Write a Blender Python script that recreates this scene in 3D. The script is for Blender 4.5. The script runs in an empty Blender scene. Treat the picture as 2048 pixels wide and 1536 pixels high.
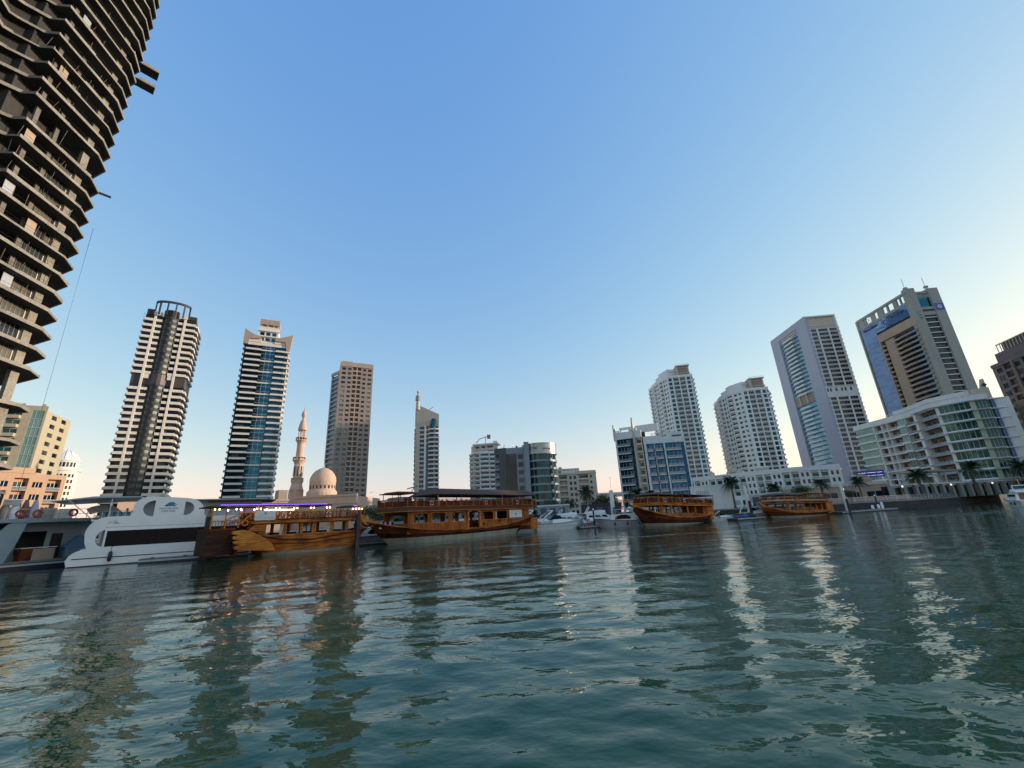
import bpy, math, random
import numpy as np
from mathutils import Matrix, Vector
from mathutils.geometry import tessellate_polygon
random.seed(7)
rnd = random.Random(11)
sc = bpy.context.scene
COL = sc.collection

# ------------------------------------------------------------------ camera
EYE = 3.0
pitch = math.radians(17.75); roll = math.radians(2.96)
cam_d = bpy.data.cameras.new('camera'); cam = bpy.data.objects.new('camera', cam_d); COL.objects.link(cam)
U0 = Vector((0, -math.sin(pitch), math.cos(pitch))); FW = Vector((0, math.cos(pitch), math.sin(pitch)))
Rv = math.cos(roll)*Vector((1, 0, 0)) - math.sin(roll)*U0
Uv = math.sin(roll)*Vector((1, 0, 0)) + math.cos(roll)*U0
m4 = Matrix((Rv, Uv, -FW)).transposed().to_4x4(); m4.translation = (0, 0, EYE)
cam.matrix_world = m4
cam_d.sensor_width = 36.0; cam_d.lens = 36.0*831/2048
cam_d.clip_start = 0.1; cam_d.clip_end = 20000
sc.camera = cam

# ------------------------------------------------------------------ sky, sun, exposure
SUN_AZ = 80.0; SUN_EL = 12.0        # azimuth clockwise from +Y
w = bpy.data.worlds.new("World"); sc.world = w; w.use_nodes = True
nt = w.node_tree; nt.nodes.clear()
out = nt.nodes.new('ShaderNodeOutputWorld'); bg = nt.nodes.new('ShaderNodeBackground')
sky = nt.nodes.new('ShaderNodeTexSky'); sky.sky_type = 'NISHITA'; sky.sun_disc = False
sky.sun_elevation = math.radians(SUN_EL); sky.sun_rotation = math.radians(SUN_AZ)
sky.air_density = 1.6; sky.dust_density = 0.4; sky.ozone_density = 1.5; sky.altitude = 0
# soften the contrast of the dusk sky, channel by channel
sp = nt.nodes.new('ShaderNodeSeparateColor'); cmb = nt.nodes.new('ShaderNodeCombineColor'); nt.links.new(sky.outputs[0], sp.inputs[0])
for i, (pw, gain) in enumerate(((.975, .276), (.676, .418), (.219, .855))):
    p_ = nt.nodes.new('ShaderNodeMath'); p_.operation = 'POWER'; p_.inputs[1].default_value = pw; nt.links.new(sp.outputs[i], p_.inputs[0])
    g_ = nt.nodes.new('ShaderNodeMath'); g_.operation = 'MULTIPLY'; g_.inputs[1].default_value = gain; nt.links.new(p_.outputs[0], g_.inputs[0]); c_ = nt.nodes.new('ShaderNodeMath'); c_.operation = 'MINIMUM'; c_.inputs[1].default_value = (1.5, 1.42, 1.3)[i]; nt.links.new(g_.outputs[0], c_.inputs[0]); nt.links.new(c_.outputs[0], cmb.inputs[i])
nt.links.new(cmb.outputs[0], bg.inputs[0]); nt.links.new(bg.outputs[0], out.inputs[0])
bg.inputs[1].default_value = 0.15
sl = bpy.data.lights.new('sun', 'SUN'); sl.energy = .95; sl.angle = math.radians(1.0); sl.color = (1.0, 0.8, 0.62)
so = bpy.data.objects.new('sun', sl); COL.objects.link(so)
sd = Vector((math.sin(math.radians(SUN_AZ))*math.cos(math.radians(SUN_EL)), math.cos(math.radians(SUN_AZ))*math.cos(math.radians(SUN_EL)), math.sin(math.radians(SUN_EL))))
so.rotation_euler = sd.to_track_quat('Z', 'Y').to_euler()
sc.view_settings.view_transform = 'Standard'; sc.view_settings.look = 'None'
sc.view_settings.gamma = 1; sc.view_settings.use_curve_mapping = False
sc.view_settings.exposure = 2.32
sc.cycles.max_bounces = 6; sc.cycles.glossy_bounces = 4; sc.cycles.transparent_max_bounces = 6
sc.cycles.caustics_reflective = False

# ------------------------------------------------------------------ materials
M = {}
KD = 1.0      # overall reflectance of the painted and stone finishes
def mat(name, col, rough=.6, metal=0., var=.12, scale=.25, bump=0., streak=0., coat=0., emit=0., alt=None, spec=.5):
    m = bpy.data.materials.new(name); m.use_nodes = True; n = m.node_tree; b = n.nodes['Principled BSDF']; L = n.links.new
    b.inputs['Roughness'].default_value = rough; b.inputs['Metallic'].default_value = metal
    b.inputs['Coat Weight'].default_value = coat; b.inputs['Specular IOR Level'].default_value = spec
    g = n.nodes.new('ShaderNodeNewGeometry'); mp = n.nodes.new('ShaderNodeMapping'); L(g.outputs['Position'], mp.inputs[0])
    mp.inputs['Scale'].default_value = (1, 1, .18 if streak else 1)
    no = n.nodes.new('ShaderNodeTexNoise'); no.inputs['Scale'].default_value = scale; no.inputs['Detail'].default_value = 6; L(mp.outputs[0], no.inputs[0])
    n2 = n.nodes.new('ShaderNodeTexNoise'); n2.inputs['Scale'].default_value = scale*9; n2.inputs['Detail'].default_value = 3; L(mp.outputs[0], n2.inputs[0])
    ad = n.nodes.new('ShaderNodeMath'); ad.operation = 'ADD'; L(no.outputs[0], ad.inputs[0]); L(n2.outputs[0], ad.inputs[1])
    mr = n.nodes.new('ShaderNodeMapRange'); mr.inputs[1].default_value = .7; mr.inputs[2].default_value = 1.3; L(ad.outputs[0], mr.inputs[0])
    mx = n.nodes.new('ShaderNodeMix'); mx.data_type = 'RGBA'; L(mr.outputs[0], mx.inputs[0])
    kk = 1 if emit else KD
    c = [x*kk for x in col]; a = [x*kk for x in alt] if alt else [x*(1+var) for x in c]
    mx.inputs[6].default_value = [x*(1-var) for x in c]+[1]; mx.inputs[7].default_value = a+[1]
    L(mx.outputs[2], b.inputs['Base Color'])
    if bump:
        bp = n.nodes.new('ShaderNodeBump'); bp.inputs['Strength'].default_value = bump; bp.inputs['Distance'].default_value = .05
        L(n2.outputs[0], bp.inputs['Height']); L(bp.outputs[0], b.inputs['Normal'])
    if emit:
        b.inputs['Emission Color'].default_value = c+[1]; b.inputs['Emission Strength'].default_value = emit
    M[name] = m
    return m
def glassmat(name, col, alt, metal=0., rough=.04, thr=.72, cell=(3.1, 3.1, 3.3), spec=.38):
    """opaque window glazing: reflective, with rooms and curtains behind that differ window by window"""
    m = bpy.data.materials.new(name); m.use_nodes = True; n = m.node_tree; b = n.nodes['Principled BSDF']; L = n.links.new
    b.inputs['Roughness'].default_value = rough; b.inputs['Metallic'].default_value = metal
    b.inputs['Specular IOR Level'].default_value = spec
    g = n.nodes.new('ShaderNodeNewGeometry')
    dv = n.nodes.new('ShaderNodeVectorMath'); dv.operation = 'DIVIDE'; dv.inputs[1].default_value = cell; L(g.outputs['Position'], dv.inputs[0])
    fl = n.nodes.new('ShaderNodeVectorMath'); fl.operation = 'FLOOR'; L(dv.outputs[0], fl.inputs[0])
    wn = n.nodes.new('ShaderNodeTexWhiteNoise'); L(fl.outputs[0], wn.inputs[0])
    mr = n.nodes.new('ShaderNodeMapRange'); mr.inputs[1].default_value = thr; mr.inputs[2].default_value = min(1, thr+.25); L(wn.outputs[0], mr.inputs[0])
    mx = n.nodes.new('ShaderNodeMix'); mx.data_type = 'RGBA'; L(mr.outputs[0], mx.inputs[0])
    mx.inputs[6].default_value = list(col)+[1]; mx.inputs[7].default_value = list(alt)+[1]; L(mx.outputs[2], b.inputs['Base Color'])
    no = n.nodes.new('ShaderNodeTexNoise'); no.inputs['Scale'].default_value = .35; L(g.outputs['Position'], no.inputs[0])
    bp = n.nodes.new('ShaderNodeBump'); bp.inputs['Strength'].default_value = .25; bp.inputs['Distance'].default_value = .06
    L(no.outputs[0], bp.inputs['Height']); L(bp.outputs[0], b.inputs['Normal'])
    M[name] = m
def woodmat(name, col, dark, rough=.6, coat=.03, vert=False):
    col = [col[0]*1.15, col[1]*.84, col[2]*.62]; dark = [dark[0]*.95, dark[1]*.68, dark[2]*.55]
    m = bpy.data.materials.new(name); m.use_nodes = True; n = m.node_tree; b = n.nodes['Principled BSDF']; L = n.links.new
    b.inputs['Roughness'].default_value = rough; b.inputs['Coat Weight'].default_value = coat; b.inputs['Coat Roughness'].default_value = .2; b.inputs['Specular IOR Level'].default_value = .2
    g = n.nodes.new('ShaderNodeNewGeometry')
    mp = n.nodes.new('ShaderNodeMapping'); mp.inputs['Scale'].default_value = (6, 6, .6) if vert else (.5, .5, 5.5); L(g.outputs['Position'], mp.inputs[0])
    no = n.nodes.new('ShaderNodeTexNoise'); no.inputs['Scale'].default_value = 1.3; no.inputs['Detail'].default_value = 7; L(mp.outputs[0], no.inputs[0])
    n2 = n.nodes.new('ShaderNodeTexNoise'); n2.inputs['Scale'].default_value = .5; n2.inputs['Detail'].default_value = 4; L(g.outputs['Position'], n2.inputs[0])
    ml = n.nodes.new('ShaderNodeMath'); ml.operation = 'ADD'; L(no.outputs[0], ml.inputs[0]); L(n2.outputs[0], ml.inputs[1])
    mr = n.nodes.new('ShaderNodeMapRange'); mr.inputs[1].default_value = .84; mr.inputs[2].default_value = 1.16; L(ml.outputs[0], mr.inputs[0])
    mx = n.nodes.new('ShaderNodeMix'); mx.data_type = 'RGBA'; L(mr.outputs[0], mx.inputs[0])
    mx.inputs[6].default_value = list(dark)+[1]; mx.inputs[7].default_value = list(col)+[1]; L(mx.outputs[2], b.inputs['Base Color'])
    # plank seams
    sp = n.nodes.new('ShaderNodeSeparateXYZ'); L(g.outputs['Position'], sp.inputs[0])
    wv = n.nodes.new('ShaderNodeMath'); wv.operation = 'PINGPONG'; wv.inputs[1].default_value = .11; L(sp.outputs[2], wv.inputs[0])
    bp = n.nodes.new('ShaderNodeBump'); bp.inputs['Strength'].default_value = .6; bp.inputs['Distance'].default_value = .25
    L(wv.outputs[0], bp.inputs['Height']); L(bp.outputs[0], b.inputs['Normal'])
    M[name] = m
mat('concrete', (.17, .155, .13), .85, var=.35, scale=.5, bump=.4)
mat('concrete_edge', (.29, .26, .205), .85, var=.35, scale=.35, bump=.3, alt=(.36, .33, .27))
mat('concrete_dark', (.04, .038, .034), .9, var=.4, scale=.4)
mat('blockwork', (.15, .15, .14), .9, var=.2, scale=.3)
mat('quay_stone', (.06, .057, .05), .9, var=.5, scale=.6, bump=.5)
mat('paving', (.30, .28, .25), .8, var=.2, scale=.3)
mat('ground', (.22, .20, .16), .9, var=.3, scale=.05)
mat('white_wall', (.76, .76, .73), .6, var=.08, scale=.12, streak=1)
mat('white_cool', (.70, .71, .68), .6, var=.08, scale=.12, streak=1)
mat('grey_frame', (.40, .41, .47), .5, var=.05, scale=.1, streak=1)
mat('beige_wall', (.55, .47, .37), .7, var=.1, scale=.15, streak=1)
mat('tan_wall', (.42, .32, .24), .7, var=.1, scale=.15, streak=1)
mat('pink_stone', (.62, .43, .31), .75, var=.12, scale=.4, bump=.2)
mat('orange_wall', (.47, .30, .19), .7, var=.08, scale=.2, streak=1)
mat('cream_yellow', (.50, .44, .30), .7, var=.08, scale=.2, streak=1)
mat('brown_wall', (.33, .26, .21), .7, var=.12, scale=.15, streak=1)
mat('band_cream', (.78, .71, .60), .65, var=.06, scale=.2, streak=1)
mat('black_clad', (.04, .037, .033), .65, var=.15, scale=.3)
mat('dark_brown', (.075, .06, .055), .5, var=.2, scale=.2)
mat('plum_brown', (.12, .09, .085), .6, var=.2, scale=.2)
mat('grey_clad', (.22, .26, .29), .4, var=.08, scale=.2)
mat('grey_dark_clad', (.085, .08, .085), .5, var=.15, scale=.2)
mat('metal_band', (.42, .42, .38), .35, metal=.4, var=.1, scale=.3)
mat('ochre_wall', (.38, .28, .14), .7, var=.1, scale=.2)
mat('teal_strip', (.03, .09, .11), .15, var=.1)
mat('panel_green', (.32, .46, .40), .25, var=.08, scale=.2)
mat('rail_glass', (.17, .22, .24), .08, var=.2, scale=.3, spec=.8)
mat('yellow_green', (.42, .48, .33), .5, var=.1)
mat('stone_pylon', (.31, .32, .28), .6, var=.1, scale=.2, streak=1)
mat('frame_white', (.55, .57, .58), .4, var=.05)
mat('frame_dark', (.03, .03, .035), .4, var=.1)
mat('interior_dark', (.02, .02, .022), .8, var=.3)
mat('loggia_brown', (.22, .13, .09), .8, var=.3, scale=.3)
glassmat('glass', (.010, .017, .024), (.07, .08, .08))
glassmat('glass_teal', (.02, .10, .145), (.035, .14, .19), metal=.8, rough=.06)
glassmat('glass_blue', (.008, .06, .13), (.02, .11, .20), metal=.75, rough=.06)
glassmat('glass_sky', (.09, .20, .40), (.12, .25, .47), metal=.6, rough=.08, thr=.2, cell=(5, 5, 1.65))
glassmat('glass_sky2', (.10, .30, .45), (.22, .42, .52), metal=.35, rough=.12, thr=.3)
glassmat('glass_green', (.012, .07, .075), (.05, .14, .13), metal=.3)
glassmat('glass_pale', (.10, .17, .16), (.22, .28, .25), thr=.3, spec=.2, rough=.4)
glassmat('glass_mint', (.16, .30, .25), (.22, .36, .30), thr=.3, rough=.12)
glassmat('glass_bronze', (.03, .035, .035), (.16, .14, .10), thr=.6)
woodmat('teak', (.50, .225, .06), (.24, .09, .022))
woodmat('teak_vert', (.42, .17, .042), (.22, .08, .018), vert=True)
woodmat('teak_gold', (.66, .32, .075), (.42, .18, .035))
woodmat('teak_dark', (.16, .05, .018), (.06, .02, .008))
woodmat('hull_dark', (.075, .03, .018), (.025, .012, .009))
mat('red_trim', (.085, .02, .014), .5, var=.2, scale=1)
mat('canopy_brown', (.10, .042, .024), .75, var=.2, scale=1)
mat('canopy_under', (.20, .17, .14), .8, var=.2, scale=1)
mat('hull_white_old', (.42, .40, .33), .7, var=.4, scale=1.2, streak=1, alt=(.50, .47, .38))
mat('boat_white', (.86, .85, .80), .28, var=.05, scale=.8, coat=.3)
mat('boat_grey', (.42, .45, .47), .35, var=.08, scale=.8)
mat('boat_blue_grey', (.27, .34, .38), .5, var=.12, scale=.8)
mat('navy', (.012, .016, .035), .45, var=.2, scale=2)
mat('black', (.008, .008, .01), .3, var=.2)
mat('black_glass', (.003, .004, .006), .25, var=.2, spec=.15)
mat('rubber', (.02, .02, .02), .9, var=.3, scale=3)
mat('life_orange', (.62, .10, .025), .55, var=.1, scale=4)
mat('red_paint', (.5, .03, .03), .5, var=.1)
mat('blue_paint', (.03, .12, .38), .5, var=.1)
mat('blue_cover', (.12, .22, .30), .7, var=.2, scale=2)
mat('upholstery', (.55, .50, .42), .8, var=.15, scale=3)
mat('steel', (.55, .55, .55), .3, metal=.8, var=.1)
mat('pontoon', (.07, .065, .06), .85, var=.3, scale=2)
mat('pontoon_deck', (.22, .19, .16), .85, var=.3, scale=2)
mat('sign_white', (.75, .73, .68), .5, var=.03)
mat('sign_blue', (.03, .09, .36), .4, var=.05)
mat('ink_blue', (.03, .05, .26), .5, var=.02)
mat('ink_teal', (.02, .22, .34), .5, var=.02)
mat('ink_black', (.02, .02, .03), .5, var=.02)
mat('ink_orange', (.7, .16, .03), .5, var=.02)
mat('lamp_warm', (1, .72, .42), .4, emit=4, var=0)
mat('lamp_white', (1, .95, .85), .4, emit=.2, var=0)
mat('led_purple', (.22, .10, .95), .4, emit=.45, var=0)
mat('led_white', (.85, .9, 1), .4, emit=.35, var=0)
mat('sign_led', (.01, .012, .12), .4, emit=.12, var=0)
mat('bark', (.13, .10, .07), .9, var=.35, scale=3, bump=.6)
mat('frond', (.028, .05, .018), .6, var=.35, scale=1.2, alt=(.055, .08, .03))
mat('leaf', (.035, .065, .022), .65, var=.4, scale=.8, alt=(.07, .11, .035))
mat('skin', (.35, .2, .13), .6, var=.05)
mat('cloth_dark', (.03, .035, .05), .8, var=.2)
mat('cloth_white', (.6, .6, .6), .8, var=.1)
mat('crane_white', (.6, .6, .6), .5, var=.1)
mat('crane_red', (.5, .12, .08), .5, var=.1)

# ------------------------------------------------------------------ frames: (u along, d outward, z up)
class Frame:
    """polyline plan frame; u runs along it, d is the offset toward the right-hand side of its direction (toward the viewer)"""
    def __init__(s, pts):
        s.p = [np.array(q, float) for q in pts]; s.U = []; s.t = [0.]
        for a, b in zip(s.p, s.p[1:]):
            l = float(np.linalg.norm(b-a)); s.U.append((b-a)/l); s.t.append(s.t[-1]+l)
        s.N = [np.array([u[1], -u[0]]) for u in s.U]
        s.vn = []
        for i in range(len(s.p)):
            a = s.N[max(0, i-1)]; b = s.N[min(len(s.N)-1, i)]
            m = a+b; s.vn.append(m/(m@a))
    L = property(lambda s: s.t[-1])
    def w(s, u, d, z):
        n = len(s.U)
        for i in range(n):
            if u <= s.t[i+1] or i == n-1: break
        l = s.t[i+1]-s.t[i]; k = (u-s.t[i])/l
        if n == 1: q = s.p[0]+s.U[0]*u+s.N[0]*d
        elif 0 <= k <= 1: q = (s.p[i]+s.vn[i]*d)*(1-k)+(s.p[i+1]+s.vn[i+1]*d)*k
        else: q = s.p[i]+s.U[i]*(u-s.t[i])+s.N[i]*d
        return (float(q[0]), float(q[1]), z)
    def br(s, u0, u1):
        return [u0]+[t for t in s.t[1:-1] if u0+1e-4 < t < u1-1e-4]+[u1]
    def at_bearing(s, deg):
        """u where the plan line is crossed by a compass bearing from the survey point"""
        v = (math.sin(math.radians(deg)), math.cos(math.radians(deg)))
        best = None
        for i, (a, U) in enumerate(zip(s.p, s.U)):
            den = U[0]*v[1]-U[1]*v[0]
            k = (v[0]*a[1]-v[1]*a[0])/den
            l = s.t[i+1]-s.t[i]; miss = max(0, -k, k-l)
            if best is None or miss < best[0]: best = (miss, s.t[i]+k)
        return best[1]
def P(az, D): return (D*math.sin(math.radians(az)), D*math.cos(math.radians(az)))
WORLD = Frame([(0, 0), (1, 0)])     # u = x, d = -y
def shifted(fr, du, dd):            # straight frames only
    q = fr.p[0]+fr.U[0]*du+fr.N[0]*dd
    return Frame([q, q+fr.U[0]])
def turned(fr, u, d):               # perpendicular frame starting at (u,d), running away from the viewer (outward = +u side)
    q = fr.p[0]+fr.U[0]*u+fr.N[0]*d
    return Frame([q, q-fr.N[0]])

class MB:
    def __init__(s): s.v = []; s.f = []; s.m = []; s.s = []; s.mats = []; s.parent = None; s.label = None
    def mi(s, name):
        if name not in s.mats: s.mats.append(name)
        return s.mats.index(name)
    def add(s, vs, fs, m, smooth=False):
        o = len(s.v); s.v += vs; k = s.mi(m)
        for f in fs: s.f.append([i+o for i in f]); s.m.append(k); s.s.append(smooth)
        return s
    def box(s, fr, u0, u1, d0, d1, z0, z1, m):
        us = fr.br(u0, u1); vs = []; fs = []
        for u in us: vs += [fr.w(u, d0, z0), fr.w(u, d1, z0), fr.w(u, d1, z1), fr.w(u, d0, z1)]
        for i in range(len(us)-1):
            a = 4*i; b = a+4
            for j in range(4):
                k = (j+1) % 4; fs.append([a+j, b+j, b+k, a+k])
        fs.append([3, 2, 1, 0][::-1]); e = 4*(len(us)-1); fs.append([e+3, e+2, e+1, e])
        return s.add(vs, fs, m)
    def prism(s, fr, poly, z0, z1, m, mtop=None, raw=False):
        n = len(poly); g = (lambda q, z: (q[0], q[1], z)) if raw else (lambda q, z: fr.w(q[0], q[1], z))
        vs = [g(q, z0) for q in poly]+[g(q, z1) for q in poly]
        s.add(vs, [[i, (i+1) % n, n+(i+1) % n, n+i] for i in range(n)], m)
        s.add([g(q, z1) for q in poly], [list(range(n))], mtop or m); s.add([g(q, z0) for q in poly], [list(range(n))[::-1]], m)
        return s
    def plate(s, fr, outer, d0, d1, m, holes=(), edge=None):
        """outline in (u,z) extruded through d, with holes"""
        loops = [list(outer)]+[list(h) for h in holes]
        tri = tessellate_polygon([[Vector((a, b, 0)) for a, b in l] for l in loops])
        flat = [q for l in loops for q in l]; n = len(flat)
        vs = [fr.w(a, d1, b) for a, b in flat]+[fr.w(a, d0, b) for a, b in flat]
        fs = [list(t) for t in tri]+[[i+n for i in t[::-1]] for t in tri]
        s.add(vs, fs, m); o = 0; es = []
        for l in loops:
            k = len(l); es += [[o+i, o+(i+1) % k, n+o+(i+1) % k, n+o+i] for i in range(k)]; o += k
        s.add(vs, es, edge or m)
        return s
    def rings(s, R, m, caps=True, smooth=True, closed=True, wrap=False):
        n = len(R[0]); vs = [q for r in R for q in r]; fs = []
        k = len(R)
        for i in range(k if wrap else k-1):
            for j in range(n if closed else n-1):
                a = i*n+j; b = i*n+(j+1) % n; c = ((i+1) % k)*n
                fs.append([a, b, c+(j+1) % n, c+j])
        s.add(vs, fs, m, smooth)
        if caps and not wrap: s.add(list(R[0]), [list(range(n))[::-1]], m); s.add(list(R[-1]), [list(range(n))], m)
        return s
    def tube(s, fr, pts, r, m, n=6, wrap=False):
        W = [Vector(fr.w(*q)) for q in pts]; R = []; k = len(W)
        for i, p in enumerate(W):
            a = W[(i-1) % k] if (i or wrap) else p; b = W[(i+1) % k] if (i < k-1 or wrap) else p
            t = (b-a).normalized(); x = t.cross(Vector((0, 0, 1)))
            if x.length < .05: x = t.cross(Vector((0, 1, 0)))
            x.normalize(); y = t.cross(x).normalized(); rr = r[i] if isinstance(r, (list, tuple)) else r
            R.append([tuple(p+x*rr*math.cos(2*math.pi*j/n)+y*rr*math.sin(2*math.pi*j/n)) for j in range(n)])
        return s.rings(R, m, wrap=wrap)
    def lathe(s, fr, u, d, prof, n, m, smooth=True, sq=False):
        c = fr.w(u, d, 0); R = []
        for r, z in prof: R.append([(c[0]+r*math.cos(2*math.pi*(j+(.5 if sq else 0))/n), c[1]+r*math.sin(2*math.pi*(j+(.5 if sq else 0))/n), z) for j in range(n)])
        return s.rings(R, m, smooth=smooth)
    def ring(s, fr, u, d, z, R, r, m, n=18, k=6):
        """torus standing in the (u,z) plane"""
        RR = []
        for i in range(n):
            a = 2*math.pi*i/n
            RR.append([fr.w(u+(R+r*math.cos(b))*math.cos(a), d+r*math.sin(b), z+(R+r*math.cos(b))*math.sin(a)) for b in [2*math.pi*j/k for j in range(k)]])
        return s.rings(RR, m, wrap=True)
    def mesh(s, name, base):
        me = bpy.data.meshes.new(name); me.from_pydata([(x-base[0], y-base[1], z-base[2]) for x, y, z in s.v], [], s.f)
        for q in s.mats: me.materials.append(M[q])
        me.polygons.foreach_set('material_index', s.m); me.polygons.foreach_set('use_smooth', s.s); me.update()
        return me
def setp(o, label=None, cat=None, group=None, kind=None):
    if label: o['label'] = label
    if cat: o['category'] = cat
    if group: o['group'] = group
    if kind: o['kind'] = kind
def inset_poly(poly, k):
    c = np.mean(poly, 0); out = []
    n = len(poly)
    for i in range(n):
        a, b, d = (np.array(poly[(i+j) % n], float) for j in (-1, 0, 1))
        e1 = (b-a)/np.linalg.norm(b-a); e2 = (d-b)/np.linalg.norm(d-b)
        n1 = np.array([-e1[1], e1[0]]); n2 = np.array([-e2[1], e2[0]])
        if n1@(c-b) < 0: n1 = -n1
        if n2@(c-b) < 0: n2 = -n2
        m = n1+n2; out.append(tuple(b+m/(m@n1)*k))
    return out
class Thing:
    def __init__(s, name, label, cat, base, group=None):
        s.name = name; s.base = base; s.meta = (label, cat, group); s.parts = []; s.shared = {}
    def part(s, name, parent=None, label=None):
        b = MB(); b.parent = parent; b.label = label; s.parts.append((name, b)); return b
    def one(s, name, label=None):
        if name not in s.shared: s.shared[name] = s.part(name, label=label)
        return s.shared[name]
    def done(s):
        root = bpy.data.objects.new(s.name, None); root.empty_display_size = .5; root.location = s.base; COL.objects.link(root)
        setp(root, *s.meta)
        s.parts = [(n, b) for n, b in s.parts if b.v]
        groups = {}
        for n, b in s.parts: groups.setdefault(n, []).append(b)
        objs = {}; rest = []
        for n, L in groups.items():
            keep = L
            if len(L) > 100:
                par = {id(x.parent) for _, x in s.parts if x.parent}
                def size(b):
                    v = np.array(b.v); c = v.mean(0); return -np.linalg.norm(v.max(0)-v.min(0))/np.linalg.norm(c-np.array([0, 0, EYE]))
                L = sorted(L, key=lambda b: (round(size(b), 3))); keep = L[:100]
                st = MB()
                for b in L[100:]:
                    o = len(st.v); st.v += b.v; mm = [st.mi(q) for q in b.mats]
                    st.f += [[i+o for i in f] for f in b.f]; st.m += [mm[i] for i in b.m]; st.s += b.s
                rest.append((n, st))
            for b in keep:
                ob = bpy.data.objects.new(n, b.mesh(n, s.base)); COL.objects.link(ob); objs[id(b)] = ob; ob.parent = root
                if b.label: ob['label'] = b.label
        for n, b in s.parts:
            if b.parent is not None and id(b) in objs and id(b.parent) in objs: objs[id(b)].parent = objs[id(b.parent)]
        for n, st in rest:
            ob = bpy.data.objects.new(n, st.mesh(n, s.base)); COL.objects.link(ob); ob.parent = root; ob['kind'] = 'stuff'
        s.root = root
        return root
def single(name, mb, base, label=None, cat=None, group=None, kind=None):
    o = bpy.data.objects.new(name, mb.mesh(name, base)); o.location = base; COL.objects.link(o); setp(o, label, cat, group, kind); return o
def dup(root, loc, rz=0., label=None, scale=1.):
    r = root.copy(); COL.objects.link(r); r.location = loc; r.rotation_euler = (0, 0, rz); r.scale = (scale,)*3
    if label: r['label'] = label
    for c in list(root.children):
        d = c.copy(); COL.objects.link(d); d.parent = r
        for g in list(c.children):
            e = g.copy(); COL.objects.link(e); e.parent = d
    return r
def lettering(mb, fr, txt, u, z, size, d, m, width=None, thick=.02):
    """solid letters standing on a wall or board"""
    c = bpy.data.curves.new('t', 'FONT'); c.body = txt; c.size = size; c.extrude = thick; c.resolution_u = 2
    o = bpy.data.objects.new('t', c); COL.objects.link(o)
    me = bpy.data.meshes.new_from_object(o.evaluated_get(bpy.context.evaluated_depsgraph_get()))
    xs = [v.co.x for v in me.vertices]; x0, x1 = min(xs), max(xs); k = width/(x1-x0) if width else 1
    mb.add([fr.w(u+(v.co.x-x0)*k, d+thick+v.co.z, z+v.co.y) for v in me.vertices], [list(p.vertices) for p in me.polygons], m)
    bpy.data.objects.remove(o); bpy.data.curves.remove(c); bpy.data.meshes.remove(me)

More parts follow.
